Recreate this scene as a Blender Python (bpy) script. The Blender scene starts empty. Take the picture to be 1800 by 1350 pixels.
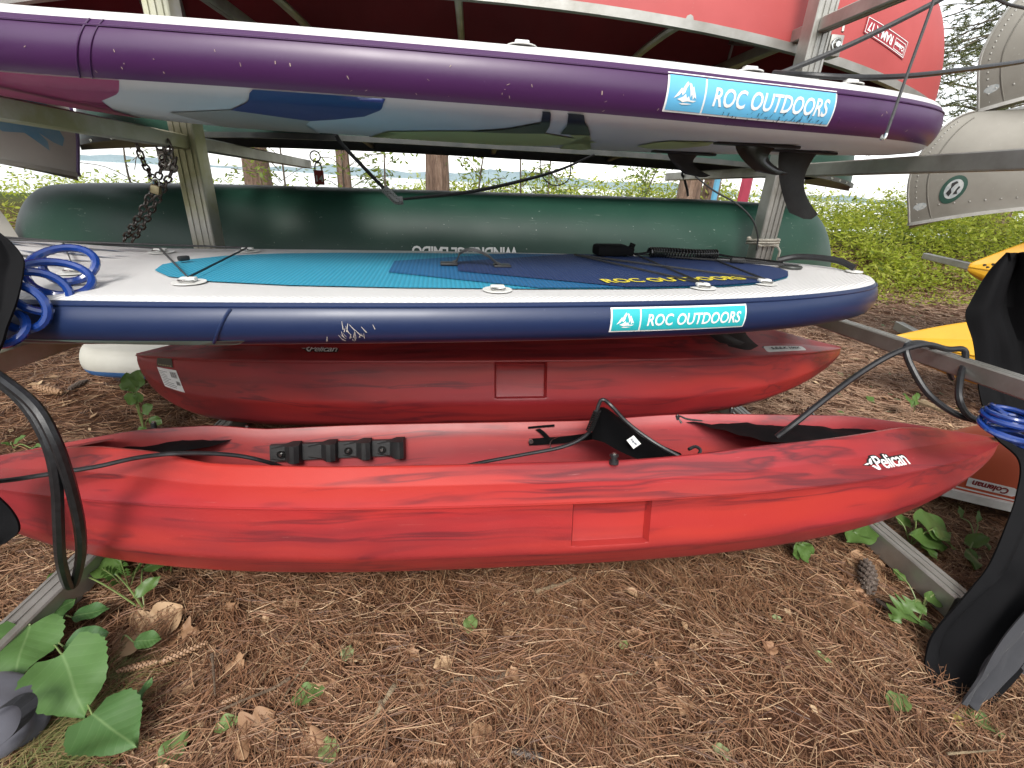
import bpy, bmesh, math, random
import numpy as np
from mathutils import Vector, Matrix, Euler
R = math.radians
random.seed(7)
rng = np.random.default_rng(11)
scene = bpy.context.scene
COL = scene.collection

# ---------------------------------------------------------------- camera
cam_d = bpy.data.cameras.new('camera')
cam = bpy.data.objects.new('camera', cam_d)
COL.objects.link(cam)
cam_d.sensor_width = 36.0
cam_d.lens = 16.4
cam_d.clip_start = 0.02
cam_d.clip_end = 3000
cam.matrix_world = Matrix((
    (0.99567, -0.01549, -0.09170, 0.0),
    (-0.07790, 0.39973, -0.91331, 0.0),
    (0.05081, 0.91650, 0.39680, 1.12),
    (0, 0, 0, 1)))
scene.camera = cam

# ---------------------------------------------------------------- light
SUN_EL, SUN_AZ = R(44), R(190)          # azimuth the light comes from, measured from +Y towards +X
world = bpy.data.worlds.new('World')
scene.world = world
world.use_nodes = True
wn = world.node_tree.nodes
wl = world.node_tree.links
wn.clear()
wo = wn.new('ShaderNodeOutputWorld')
bg = wn.new('ShaderNodeBackground')
sky = wn.new('ShaderNodeTexSky')
sky.sky_type = 'NISHITA'
sky.sun_disc = False
sky.sun_elevation = SUN_EL
sky.sun_rotation = SUN_AZ
sky.dust_density = 1.0
sky.air_density = 1.0
hs = wn.new('ShaderNodeHueSaturation')
hs.inputs['Saturation'].default_value = 0.15
wl.new(sky.outputs['Color'], hs.inputs['Color'])
wl.new(hs.outputs['Color'], bg.inputs['Color'])
bg.inputs['Strength'].default_value = 0.15
wl.new(bg.outputs['Background'], wo.inputs['Surface'])
sun_d = bpy.data.lights.new('sun', 'SUN')
sun_d.energy = 1.5
sun_d.angle = R(22)
sun_d.color = (1.0, 0.96, 0.9)
sun = bpy.data.objects.new('sun', sun_d)
COL.objects.link(sun)
sdir = Vector((math.sin(SUN_AZ) * math.cos(SUN_EL), math.cos(SUN_AZ) * math.cos(SUN_EL), math.sin(SUN_EL)))
sun.rotation_euler = sdir.to_track_quat('Z', 'Y').to_euler()
scene.view_settings.view_transform = 'Standard'
scene.view_settings.look = 'None'
scene.view_settings.exposure = 1.32
scene.view_settings.gamma = 1.0
scene.view_settings.use_curve_mapping = False
scene.render.engine = 'CYCLES'
scene.cycles.max_bounces = 8
scene.cycles.transparent_max_bounces = 8

# ---------------------------------------------------------------- materials
def nodes(name):
    m = bpy.data.materials.new(name)
    m.use_nodes = True
    nt = m.node_tree
    b = nt.nodes['Principled BSDF']
    return m, nt, b

def col4(c):
    return (c[0], c[1], c[2], 1.0)

def mixrgb(nt, fac, a, b, blend='MIX'):
    n = nt.nodes.new('ShaderNodeMix')
    n.data_type = 'RGBA'
    n.blend_type = blend
    for sock, v in ((n.inputs[0], fac), (n.inputs[6], a), (n.inputs[7], b)):
        if hasattr(v, 'is_linked') or hasattr(v, 'links'):
            nt.links.new(v, sock)
        elif isinstance(v, (int, float)):
            sock.default_value = v
        else:
            sock.default_value = col4(v)
    return n.outputs[2]

def noise(nt, scale, detail=4, rough=0.55, vec=None, dist=0.0):
    n = nt.nodes.new('ShaderNodeTexNoise')
    n.inputs['Scale'].default_value = scale
    n.inputs['Detail'].default_value = detail
    n.inputs['Roughness'].default_value = rough
    n.inputs['Distortion'].default_value = dist
    if vec is not None:
        nt.links.new(vec, n.inputs['Vector'])
    return n.outputs[0]

def coords(nt, scale=(1, 1, 1), rot=(0, 0, 0), kind='Object'):
    t = nt.nodes.new('ShaderNodeTexCoord')
    mp = nt.nodes.new('ShaderNodeMapping')
    mp.inputs['Scale'].default_value = scale
    mp.inputs['Rotation'].default_value = rot
    nt.links.new(t.outputs[kind], mp.inputs['Vector'])
    return mp.outputs[0]

def ramp(nt, fac, stops):
    r = nt.nodes.new('ShaderNodeValToRGB')
    e = r.color_ramp.elements
    while len(e) < len(stops):
        e.new(0.5)
    for i, (p, c) in enumerate(stops):
        e[i].position = p
        e[i].color = col4(c) if not isinstance(c, (int, float)) else (c, c, c, 1)
    nt.links.new(fac, r.inputs[0])
    return r.outputs[0]

def bump(nt, b, height, strength, dist=0.01):
    n = nt.nodes.new('ShaderNodeBump')
    n.inputs['Strength'].default_value = strength
    n.inputs['Distance'].default_value = dist
    nt.links.new(height, n.inputs['Height'])
    nt.links.new(n.outputs[0], b.inputs['Normal'])

def mat(name, c1, c2=None, scale=8.0, rough=0.5, metal=0.0, bstr=0.0, bscale=60.0, bdist=0.004,
        stretch=(1, 1, 1), lo=0.35, hi=0.7, spec=0.5, r2=None):
    m, nt, b = nodes(name)
    v = coords(nt, stretch)
    b.inputs['Roughness'].default_value = rough
    b.inputs['Metallic'].default_value = metal
    b.inputs['Specular IOR Level'].default_value = spec
    if c2 is None:
        c2 = tuple(x * 0.82 for x in c1)
    f = ramp(nt, noise(nt, scale, 6, 0.6, v), [(lo, 0.0), (hi, 1.0)])
    nt.links.new(mixrgb(nt, f, c1, c2), b.inputs['Base Color'])
    if r2 is not None:
        mr = nt.nodes.new('ShaderNodeMapRange')
        mr.inputs[3].default_value = rough
        mr.inputs[4].default_value = r2
        nt.links.new(noise(nt, scale * 2.3, 5, 0.6, v), mr.inputs[0])
        nt.links.new(mr.outputs[0], b.inputs['Roughness'])
    if bstr > 0:
        bump(nt, b, noise(nt, bscale, 4, 0.6, v), bstr, bdist)
    return m

M = {}
M['aluminium'] = mat('weathered aluminium', (0.42, 0.41, 0.385), (0.25, 0.24, 0.21), 5, 0.36, 0.75, 0.12, 90, stretch=(1, 1, 1), r2=0.6)
M['aluminium_stained'] = mat('aluminium with green stain', (0.50, 0.49, 0.45), (0.34, 0.33, 0.19), 4, 0.42, 0.6, 0.1, 90, lo=0.4, hi=0.62)
M['bright_metal'] = mat('bright steel', (0.62, 0.62, 0.6), None, 20, 0.25, 1.0)
M['chain_steel'] = mat('chain steel', (0.20, 0.19, 0.18), (0.08, 0.06, 0.05), 40, 0.45, 0.9)
M['brass'] = mat('dull brass', (0.42, 0.36, 0.22), None, 20, 0.4, 0.9)
M['black_plastic'] = mat('black plastic', (0.012, 0.012, 0.013), (0.022, 0.022, 0.022), 30, 0.45, 0, 0.15, 200, spec=0.4)
M['black_gloss'] = mat('black glossy plastic', (0.012, 0.012, 0.012), None, 30, 0.16, 0)
M['black_rubber'] = mat('black rubber', (0.010, 0.010, 0.011), (0.02, 0.02, 0.022), 40, 0.38, 0, 0.1, 150, spec=0.4)
M['cable_black'] = mat('black vinyl cable', (0.010, 0.010, 0.011), (0.02, 0.02, 0.022), 60, 0.34, 0, 0.1, 150, spec=0.35)
M['cord_black'] = mat('black bungee cord', (0.02, 0.02, 0.022), (0.04, 0.04, 0.04), 200, 0.6, 0, 0.3, 400)
M['rope'] = mat('pale rope', (0.5, 0.47, 0.4), (0.3, 0.27, 0.22), 120, 0.8, 0, 0.5, 300)
M['blue_coil'] = None
M['white_plastic'] = mat('white plastic', (0.72, 0.72, 0.70), (0.55, 0.54, 0.51), 12, 0.4)
M['white_print'] = mat('white print', (0.78, 0.78, 0.77), (0.66, 0.66, 0.64), 25, 0.45)
M['black_print'] = mat('black print', (0.012, 0.012, 0.012), None, 25, 0.45)
M['yellow_print'] = mat('yellow print', (0.72, 0.60, 0.05), None, 25, 0.5)
M['dark_label'] = mat('dark label', (0.05, 0.045, 0.03), None, 25, 0.4)

def mk_coil():
    m, nt, b = nodes('translucent blue coated cable')
    b.inputs['Base Color'].default_value = (0.012, 0.055, 0.30, 1)
    b.inputs['Roughness'].default_value = 0.18
    b.inputs['Coat Weight'].default_value = 0.5
    b.inputs['Coat Roughness'].default_value = 0.08
    v = coords(nt)
    nt.links.new(mixrgb(nt, noise(nt, 14, 3, 0.5, v), (0.005, 0.022, 0.13), (0.012, 0.05, 0.25)), b.inputs['Base Color'])
    return m
M['blue_coil'] = mk_coil()

def mk_kayak(name, seed):
    m, nt, b = nodes(name)
    b.inputs['Roughness'].default_value = 0.42
    v = coords(nt, (1, 1, 1))
    # streak field: long along the hull, slanting, warped
    w = nt.nodes.new('ShaderNodeVectorMath'); w.operation = 'MULTIPLY_ADD'
    nz = nt.nodes.new('ShaderNodeTexNoise'); nz.inputs['Scale'].default_value = 1.6; nz.inputs['Detail'].default_value = 2
    nt.links.new(v, nz.inputs['Vector'])
    nt.links.new(nz.outputs['Color'], w.inputs[0])
    w.inputs[1].default_value = (0.5, 0.07, 0.09)
    nt.links.new(v, w.inputs[2])
    mp = nt.nodes.new('ShaderNodeMapping')
    mp.inputs['Location'].default_value = (seed, seed * 2.3, seed * 0.7)
    mp.inputs['Rotation'].default_value = (0.2, R(12), R(5))
    mp.inputs['Scale'].default_value = (0.55, 4.0, 6.0)
    nt.links.new(w.outputs[0], mp.inputs['Vector'])
    n1 = noise(nt, 1.0, 4, 0.5, mp.outputs[0], 0.25)
    streak = ramp(nt, n1, [(0.40, 0.0), (0.52, 0.75), (0.58, 0.35), (0.70, 0.9)])
    mp2 = nt.nodes.new('ShaderNodeMapping')
    mp2.inputs['Scale'].default_value = (0.55, 14.0, 20.0)
    mp2.inputs['Rotation'].default_value = (0.0, R(7), R(-4))
    nt.links.new(w.outputs[0], mp2.inputs['Vector'])
    fine = ramp(nt, noise(nt, 1.0, 3, 0.55, mp2.outputs[0], 0.3), [(0.53, 0.0), (0.585, 0.85), (0.64, 0.05)])
    orange = mixrgb(nt, ramp(nt, noise(nt, 1.3, 2, 0.5, mp.outputs[0]), [(0.35, 0.0), (0.6, 1.0)]), (0.32, 0.020, 0.026), (0.37, 0.029, 0.022))
    base = mixrgb(nt, streak, orange, (0.17, 0.016, 0.020))
    msk = ramp(nt, noise(nt, 2.1, 3, 0.6, coords(nt, (1.0, 1.6, 2.2))), [(0.36, 0.25), (0.58, 1.0)])
    fm = nt.nodes.new('ShaderNodeMath'); fm.operation = 'MULTIPLY'
    nt.links.new(fine, fm.inputs[0]); nt.links.new(msk, fm.inputs[1])
    base = mixrgb(nt, fm.outputs[0], base, (0.085, 0.012, 0.017))
    # the moulded ends are a darker maroon
    sx = nt.nodes.new('ShaderNodeSeparateXYZ'); nt.links.new(w.outputs[0], sx.inputs[0])
    ab = nt.nodes.new('ShaderNodeMath'); ab.operation = 'ABSOLUTE'; 
    sb = nt.nodes.new('ShaderNodeMath'); sb.operation = 'SUBTRACT'; sb.inputs[1].default_value = 0.25
    nt.links.new(sx.outputs[0], sb.inputs[0]); nt.links.new(sb.outputs[0], ab.inputs[0])
    endf = ramp(nt, ab.outputs[0], [(0.0, 0.0), (1.0, 0.0)])
    mr = nt.nodes.new('ShaderNodeMapRange'); mr.inputs[1].default_value = 1.0; mr.inputs[2].default_value = 1.55
    mr.inputs[3].default_value = 0.0; mr.inputs[4].default_value = 0.75
    nt.links.new(ab.outputs[0], mr.inputs[0])
    base = mixrgb(nt, mr.outputs[0], base, (0.12, 0.012, 0.018))
    nt.links.new(base, b.inputs['Base Color'])
    vsc = coords(nt, (2.5, 60, 90), (0.2, R(20), R(14)))
    scr = ramp(nt, noise(nt, 3.0, 3, 0.6, vsc, 0.8), [(0.70, 0.0), (0.735, 0.32), (0.76, 0.0)])
    nt.links.new(mixrgb(nt, scr, base, (0.50, 0.22, 0.20)), b.inputs['Base Color'])
    bump(nt, b, noise(nt, 420, 3, 0.6, v), 0.22, 0.0015)
    r = nt.nodes.new('ShaderNodeMapRange'); r.inputs[3].default_value = 0.30; r.inputs[4].default_value = 0.50
    nt.links.new(noise(nt, 9, 5, 0.6, v), r.inputs[0]); nt.links.new(r.outputs[0], b.inputs['Roughness'])
    return m
M['kayak_a'] = mk_kayak('swirled red polyethylene', 1.3)
M['kayak_b'] = mk_kayak('swirled red polyethylene two', 5.1)

def mk_scuffed(name, c1, c2, rough, scratch=(0.35, 0.38, 0.34), amount=0.6, sc=1.0):
    m, nt, b = nodes(name)
    v = coords(nt)
    base = mixrgb(nt, ramp(nt, noise(nt, 2.2, 5, 0.6, v), [(0.35, 0.0), (0.7, 1.0)]), c1, c2)
    vs = coords(nt, (1.2 * sc, 9 * sc, 14 * sc), (0.3, R(14), R(9)))
    s1 = ramp(nt, noise(nt, 5.0, 6, 0.7, vs, 1.0), [(0.64, 0.0), (0.69, amount * 0.5), (0.72, 0.0)])
    s2 = ramp(nt, noise(nt, 60, 2, 0.5, v), [(0.73, 0.0), (0.78, amount)])
    base = mixrgb(nt, s1, base, scratch)
    base = mixrgb(nt, s2, base, scratch)
    nt.links.new(base, b.inputs['Base Color'])
    mr = nt.nodes.new('ShaderNodeMapRange'); mr.inputs[3].default_value = rough; mr.inputs[4].default_value = rough + 0.18
    nt.links.new(noise(nt, 6, 5, 0.6, v), mr.inputs[0]); nt.links.new(mr.outputs[0], b.inputs['Roughness'])
    bump(nt, b, noise(nt, 3, 2, 0.5, v), 0.06, 0.02)
    return m
M['canoe_green'] = mk_scuffed('scuffed dark green plastic', (0.008, 0.040, 0.027), (0.013, 0.052, 0.034), 0.40)
M['canoe_red'] = mk_scuffed('faded red plastic', (0.37, 0.06, 0.058), (0.31, 0.045, 0.044), 0.5, (0.3, 0.2, 0.18), 0.3)
M['canoe_red_inside'] = mk_scuffed('dark red plastic with inside shade', (0.24, 0.016, 0.018), (0.18, 0.012, 0.014), 0.6, (0.2, 0.05, 0.05), 0.2)  # inside of the red hull: its shade is put into the darker red
M['canoe_orange'] = mk_scuffed('faded orange red plastic', (0.52, 0.085, 0.025), (0.44, 0.065, 0.02), 0.5, (0.35, 0.2, 0.15), 0.3)
M['canoe_aluminium'] = mk_scuffed('dull oxidised aluminium hull', (0.20, 0.19, 0.165), (0.135, 0.125, 0.105), 0.55, (0.42, 0.41, 0.38), 0.25)
M['canoe_aluminium'].node_tree.nodes['Principled BSDF'].inputs['Metallic'].default_value = 0.35
M['canoe_white'] = mk_scuffed('stained white hull', (0.55, 0.54, 0.49), (0.42, 0.41, 0.36), 0.5, (0.3, 0.28, 0.24), 0.4)
M['hull_blue'] = mat('blue hull paint', (0.05, 0.16, 0.42), (0.07, 0.22, 0.5), 6, 0.45)
M['blue_paint'] = mat('worn blue paint', (0.10, 0.27, 0.42), (0.20, 0.33, 0.40), 9, 0.6, 0, 0.1, 40)
M['dark_trim'] = mat('dark vinyl trim', (0.03, 0.035, 0.032), (0.06, 0.06, 0.055), 14, 0.45)
M['yellow_plastic'] = mk_scuffed('yellow polyethylene', (0.60, 0.33, 0.015), (0.52, 0.26, 0.012), 0.42, (0.4, 0.28, 0.08), 0.4)

def mk_sup(name, c, rough=0.30):
    m, nt, b = nodes(name)
    v = coords(nt)
    c2 = tuple(x * 0.86 for x in c)
    base = mixrgb(nt, noise(nt, 3, 4, 0.6, v), c, c2)
    s = ramp(nt, noise(nt, 42, 3, 0.6, coords(nt, (0.5, 1, 1), (0, 0.5, 0.3)), 0.6), [(0.72, 0.0), (0.77, 0.35)])
    base = mixrgb(nt, s, base, tuple(min(1, x * 1.2 + 0.12) for x in c))
    nt.links.new(base, b.inputs['Base Color'])
    mr = nt.nodes.new('ShaderNodeMapRange'); mr.inputs[3].default_value = rough; mr.inputs[4].default_value = rough + 0.14
    nt.links.new(noise(nt, 7, 5, 0.6, v), mr.inputs[0]); nt.links.new(mr.outputs[0], b.inputs['Roughness'])
    bump(nt, b, noise(nt, 4, 3, 0.5, v), 0.10, 0.012)
    return m
M['sup_navy'] = mk_sup('navy vinyl rail', (0.010, 0.022, 0.072))
M['sup_purple'] = mk_sup('purple vinyl rail', (0.054, 0.014, 0.072))
M['sup_white'] = mk_sup('white vinyl', (0.60, 0.59, 0.58), 0.5)
M['sup_pink'] = mk_sup('magenta print', (0.30, 0.012, 0.11), 0.42)
M['sup_blue'] = mk_sup('blue print', (0.014, 0.03, 0.15), 0.42)
M['sup_mint'] = mk_sup('mint print', (0.25, 0.48, 0.44), 0.42)
M['sup_sky'] = mat('sky blue sticker', (0.12, 0.42, 0.66), (0.10, 0.37, 0.60), 6, 0.4)
M['sup_teal'] = mat('teal sticker', (0.02, 0.40, 0.43), (0.02, 0.35, 0.39), 6, 0.4)

def mk_halftone(name, c, c2):
    m, nt, b = nodes(name)
    v = coords(nt)
    a = nt.nodes.new('ShaderNodeTexVoronoi'); a.inputs['Scale'].default_value = 170; a.inputs['Randomness'].default_value = 0.0
    nt.links.new(v, a.inputs['Vector'])
    f = ramp(nt, a.outputs['Distance'], [(0.28, 1.0), (0.42, 0.0)])
    nt.links.new(mixrgb(nt, f, c, c2), b.inputs['Base Color'])
    b.inputs['Roughness'].default_value = 0.45
    return m
M['sup_grey'] = mk_halftone('grey halftone print', (0.34, 0.31, 0.28), (0.10, 0.09, 0.085))
M['sup_lime'] = mk_halftone('lime halftone print', (0.40, 0.42, 0.16), (0.10, 0.11, 0.03))

def mk_pad(name, c, ang, dark=0.72, period=520):
    m, nt, b = nodes(name)
    v = coords(nt, (1, 1, 1), (0, 0, ang))
    wv = nt.nodes.new('ShaderNodeTexWave'); wv.inputs['Scale'].default_value = period / 20.0
    wv.inputs['Distortion'].default_value = 0.25; wv.inputs['Detail'].default_value = 1
    nt.links.new(v, wv.inputs['Vector'])
    base = mixrgb(nt, noise(nt, 6, 5, 0.6, v), c, tuple(x * 0.84 for x in c))
    base = mixrgb(nt, ramp(nt, wv.outputs['Fac'], [(0.0, 1.0), (0.3, 0.0)]), base, tuple(x * dark for x in c))
    nt.links.new(base, b.inputs['Base Color'])
    b.inputs['Roughness'].default_value = 0.62
    bump(nt, b, wv.outputs['Fac'], 0.5, 0.004)
    return m
M['pad_teal'] = mk_pad('teal foam deck pad', (0.03, 0.29, 0.44), 0.0)
M['pad_blue'] = mk_pad('mid blue foam deck pad', (0.012, 0.115, 0.27), 0.0)
M['pad_navy'] = mk_pad('navy foam deck pad', (0.012, 0.032, 0.115), 0.0)
M['deck_white'] = mk_pad('ribbed white deck vinyl', (0.60, 0.59, 0.58), R(58), 0.90, 700)

def mk_fabric(name, c, c2, sheen=0.2):
    m, nt, b = nodes(name)
    v = coords(nt)
    nt.links.new(mixrgb(nt, noise(nt, 7, 5, 0.6, v), c, c2), b.inputs['Base Color'])
    b.inputs['Roughness'].default_value = 0.75
    b.inputs['Sheen Weight'].default_value = sheen
    b.inputs['Specular IOR Level'].default_value = 0.08
    bump(nt, b, noise(nt, 700, 2, 0.5, v), 0.3, 0.001)
    return m
M['black_fabric'] = mk_fabric('black nylon cloth', (0.004, 0.004, 0.0045), (0.008, 0.008, 0.009), 0.0)
M['grey_fabric'] = mk_fabric('charcoal nylon band', (0.030, 0.031, 0.035), (0.045, 0.045, 0.05), 0.1)
M['blue_grey_fabric'] = mk_fabric('blue grey cloth', (0.065, 0.066, 0.08), (0.09, 0.09, 0.105), 0.1)

def mk_bark(name, c, c2):
    m, nt, b = nodes(name)
    v = coords(nt, (5, 5, 0.9))
    n = noise(nt, 3.2, 8, 0.7, v, 0.8)
    nt.links.new(ramp(nt, n, [(0.3, tuple(x * 0.3 for x in c)), (0.5, c), (0.72, c2)]), b.inputs['Base Color'])
    b.inputs['Roughness'].default_value = 0.9
    bump(nt, b, n, 1.0, 0.06)
    return m
M['bark_pine'] = mk_bark('pine bark', (0.19, 0.12, 0.085), (0.34, 0.25, 0.19))
M['bark_thin'] = mk_bark('sapling bark', (0.15, 0.12, 0.09), (0.26, 0.22, 0.17))

def mk_leaf(name, cols, rough=0.5, trans=0.35, island=True):
    m, nt, b = nodes(name)
    g = nt.nodes.new('ShaderNodeNewGeometry')
    n = len(cols)
    src = g.outputs['Random Per Island']
    if not island:
        oi = nt.nodes.new('ShaderNodeObjectInfo'); src = oi.outputs['Random']
    c = ramp(nt, src, [(i / max(1, n - 1), x) for i, x in enumerate(cols)])
    nt.links.new(c, b.inputs['Base Color'])
    b.inputs['Roughness'].default_value = rough
    if trans > 0:
        tr = nt.nodes.new('ShaderNodeBsdfTranslucent')
        nt.links.new(c, tr.inputs['Color'])
        mx = nt.nodes.new('ShaderNodeMixShader'); mx.inputs[0].default_value = trans
        out = nt.nodes['Material Output']
        nt.links.new(b.outputs[0], mx.inputs[1]); nt.links.new(tr.outputs[0], mx.inputs[2])
        nt.links.new(mx.outputs[0], out.inputs['Surface'])
    return m
M['needles'] = mk_leaf('dry pine needles', [(0.045, 0.018, 0.009), (0.155, 0.068, 0.032), (0.22, 0.105, 0.052), (0.31, 0.17, 0.09), (0.10, 0.042, 0.02), (0.46, 0.31, 0.18)], 0.6, 0.0)
M['needles_sunlit'] = mk_leaf('sunlit dry pine needles', [(0.12, 0.06, 0.035), (0.32, 0.18, 0.11), (0.40, 0.25, 0.16), (0.48, 0.33, 0.22), (0.22, 0.11, 0.065)], 0.6, 0.0)  # dry needles, coloured lighter so the ground behind looks sunlit
M['chips'] = mk_leaf('dry leaf flakes', [(0.22, 0.12, 0.06), (0.38, 0.25, 0.14), (0.46, 0.33, 0.2), (0.30, 0.17, 0.09)], 0.7, 0.0)
M['shrub'] = mk_leaf('shrub leaves', [(0.17, 0.24, 0.025), (0.44, 0.50, 0.05), (0.33, 0.40, 0.04), (0.55, 0.56, 0.09), (0.09, 0.14, 0.02)], 0.5, 0.5)
M['sapling_leaf'] = mk_leaf('sapling leaves', [(0.10, 0.17, 0.025), (0.22, 0.30, 0.035), (0.29, 0.35, 0.05), (0.07, 0.12, 0.02)], 0.5, 0.5)
M['pine_green'] = mk_leaf('pine foliage', [(0.07, 0.10, 0.035), (0.12, 0.14, 0.05), (0.17, 0.17, 0.07), (0.09, 0.12, 0.03)], 0.6, 0.3)
M['grass'] = mk_leaf('grass blades', [(0.07, 0.12, 0.03), (0.14, 0.17, 0.05), (0.25, 0.22, 0.09), (0.34, 0.26, 0.12)], 0.6, 0.3)
M['fern'] = mk_leaf('fern leaves', [(0.05, 0.11, 0.022), (0.09, 0.17, 0.035)], 0.5, 0.3)
M['weed'] = mk_leaf('weed leaves', [(0.06, 0.12, 0.03), (0.10, 0.18, 0.04), (0.14, 0.20, 0.06)], 0.45, 0.3)

def mk_broad():
    m, nt, b = nodes('broad green leaf with pale veins')
    uv = nt.nodes.new('ShaderNodeTexCoord')
    sp = nt.nodes.new('ShaderNodeSeparateXYZ'); nt.links.new(uv.outputs['UV'], sp.inputs[0])
    # u across (-1..1 mapped 0..1), v along
    def math_(op, a, c=None):
        n = nt.nodes.new('ShaderNodeMath'); n.operation = op
        for i, q in enumerate((a, c)):
            if q is None: continue
            if isinstance(q, (int, float)): n.inputs[i].default_value = q
            else: nt.links.new(q, n.inputs[i])
        return n.outputs[0]
    u = math_('ABSOLUTE', math_('SUBTRACT', sp.outputs[0], 0.5))
    mid = ramp(nt, u, [(0.0, 1.0), (0.022, 0.0)])
    ph = math_('SUBTRACT', math_('MULTIPLY', sp.outputs[1], 7.0), math_('MULTIPLY', u, 6.0))
    fr = math_('ABSOLUTE', math_('SUBTRACT', math_('FRACT', ph), 0.5))
    side = ramp(nt, fr, [(0.0, 0.35), (0.05, 0.0)])
    veins = math_('MAXIMUM', mid, side)
    oi = nt.nodes.new('ShaderNodeObjectInfo')
    base = mixrgb(nt, oi.outputs['Random'], (0.032, 0.085, 0.024), (0.060, 0.125, 0.032))
    base = mixrgb(nt, ramp(nt, noise(nt, 5, 5, 0.6), [(0.4, 0.0), (0.75, 0.5)]), base, (0.05, 0.10, 0.03))
    base = mixrgb(nt, veins, base, (0.10, 0.17, 0.06))
    nt.links.new(base, b.inputs['Base Color'])
    b.inputs['Roughness'].default_value = 0.6
    b.inputs['Specular IOR Level'].default_value = 0.3
    bump(nt, b, fr, 0.18, 0.004)
    return m
M['broad_leaf'] = mk_broad()
M['stem'] = mat('green stem', (0.12, 0.19, 0.05), (0.18, 0.2, 0.08), 30, 0.5)
M['dead_leaf'] = mk_leaf('dead leaf', [(0.20, 0.105, 0.05), (0.34, 0.20, 0.11), (0.42, 0.28, 0.16), (0.28, 0.15, 0.08)], 0.65, 0.1, False)
M['green_leaf'] = mk_leaf('fallen green leaf', [(0.11, 0.18, 0.05), (0.2, 0.26, 0.09), (0.26, 0.31, 0.15)], 0.55, 0.2, False)
M['yellow_leaf'] = mk_leaf('fallen yellow leaf', [(0.42, 0.33, 0.09), (0.36, 0.30, 0.08)], 0.55, 0.2, False)
M['twig'] = mk_bark('twig bark', (0.20, 0.135, 0.085), (0.36, 0.26, 0.17))
M['twig_pale'] = mk_bark('pale twig', (0.34, 0.25, 0.15), (0.48, 0.38, 0.25))
M['cone'] = mat('pine cone scales', (0.20, 0.105, 0.055), (0.34, 0.21, 0.12), 60, 0.6, lo=0.4, hi=0.6)
M['cone_dark'] = mat('dark pine cone scales', (0.07, 0.05, 0.04), (0.36, 0.30, 0.24), 70, 0.6, lo=0.55, hi=0.68)

def mk_soil():
    m, nt, b = nodes('needle litter and soil')
    v = coords(nt)
    n1 = noise(nt, 26, 8, 0.75, v, 1.5)
    n2 = noise(nt, 1.3, 5, 0.6, v)
    litter = ramp(nt, n1, [(0.36, (0.018, 0.009, 0.005)), (0.50, (0.065, 0.029, 0.015)), (0.60, (0.14, 0.068, 0.036)), (0.72, (0.28, 0.165, 0.095))])
    litter = mixrgb(nt, ramp(nt, n2, [(0.35, 0.0), (0.65, 0.55)]), litter, (0.13, 0.058, 0.032))
    # moss and leaf litter take over on the bank under the shrubs
    sx = nt.nodes.new('ShaderNodeSeparateXYZ'); nt.links.new(v, sx.inputs[0])
    mr = nt.nodes.new('ShaderNodeMapRange'); mr.inputs[1].default_value = 6.6; mr.inputs[2].default_value = 8.2
    nt.links.new(sx.outputs[1], mr.inputs[0])
    green = mixrgb(nt, noise(nt, 18, 6, 0.7, v), (0.03, 0.045, 0.012), (0.09, 0.12, 0.03))
    nt.links.new(mixrgb(nt, mr.outputs[0], litter, green), b.inputs['Base Color'])
    b.inputs['Roughness'].default_value = 0.95
    b.inputs['Specular IOR Level'].default_value = 0.15
    bump(nt, b, n1, 0.8, 0.02)
    return m
M['soil'] = mk_soil()

def mk_water():
    m, nt, b = nodes('lake water')
    b.inputs['Base Color'].default_value = (0.03, 0.05, 0.055, 1)
    b.inputs['Roughness'].default_value = 0.12
    v = coords(nt, (1, 3, 1))
    nt.links.new(mixrgb(nt, noise(nt, 0.6, 4, 0.5, v), (0.03, 0.05, 0.055), (0.05, 0.075, 0.08)), b.inputs['Base Color'])
    bump(nt, b, noise(nt, 2.0, 4, 0.6, v), 0.15, 0.03)
    return m
M['water'] = mk_water()
M['hills'] = mat('distant forest', (0.16, 0.22, 0.24), (0.20, 0.26, 0.28), 0.08, 0.95, bstr=0.6, bscale=0.15, bdist=3)  # haze over the far shore is put into this pale blue colour

# ---------------------------------------------------------------- helpers
def tag(o, label=None, cat=None, group=None, kind=None):
    if label: o['label'] = label
    if cat: o['category'] = cat
    if group: o['group'] = group
    if kind: o['kind'] = kind
    return o

def thing(name, label, cat, loc=(0, 0, 0), rot=(0, 0, 0), group=None, scale=1.0):
    o = bpy.data.objects.new(name, None)
    o.empty_display_size = 0.05
    o.location = loc
    o.rotation_euler = rot
    o.scale = (scale,) * 3
    COL.objects.link(o)
    return tag(o, label, cat, group)

def link(name, me, m, parent=None):
    o = bpy.data.objects.new(name, me)
    if m is not None and len(me.materials) == 0:
        me.materials.append(m)
    COL.objects.link(o)
    if parent is not None:
        o.parent = parent
    return o

def finish(bm, name, angle=35):
    bmesh.ops.recalc_face_normals(bm, faces=bm.faces)
    a = R(angle)
    for f in bm.faces:
        f.smooth = True
    for e in bm.edges:
        if len(e.link_faces) == 2 and e.calc_face_angle(0) > a:
            e.smooth = False
    me = bpy.data.meshes.new(name)
    bm.to_mesh(me)
    bm.free()
    return me

def mesh(name, geo, m, parent=None, angle=35):
    """geo: a bmesh, or (verts, faces)"""
    if not isinstance(geo, bmesh.types.BMesh):
        bm = bmesh.new()
        add(bm, geo)
    else:
        bm = geo
    return link(name, finish(bm, name, angle), m, parent)

def add(bm, geo, mtx=None):
    vs = [bm.verts.new((mtx @ Vector(v)) if mtx else Vector(v)) for v in geo[0]]
    for f in geo[1]:
        try:
            bm.faces.new([vs[i] for i in f])
        except ValueError:
            pass
    return vs

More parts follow.
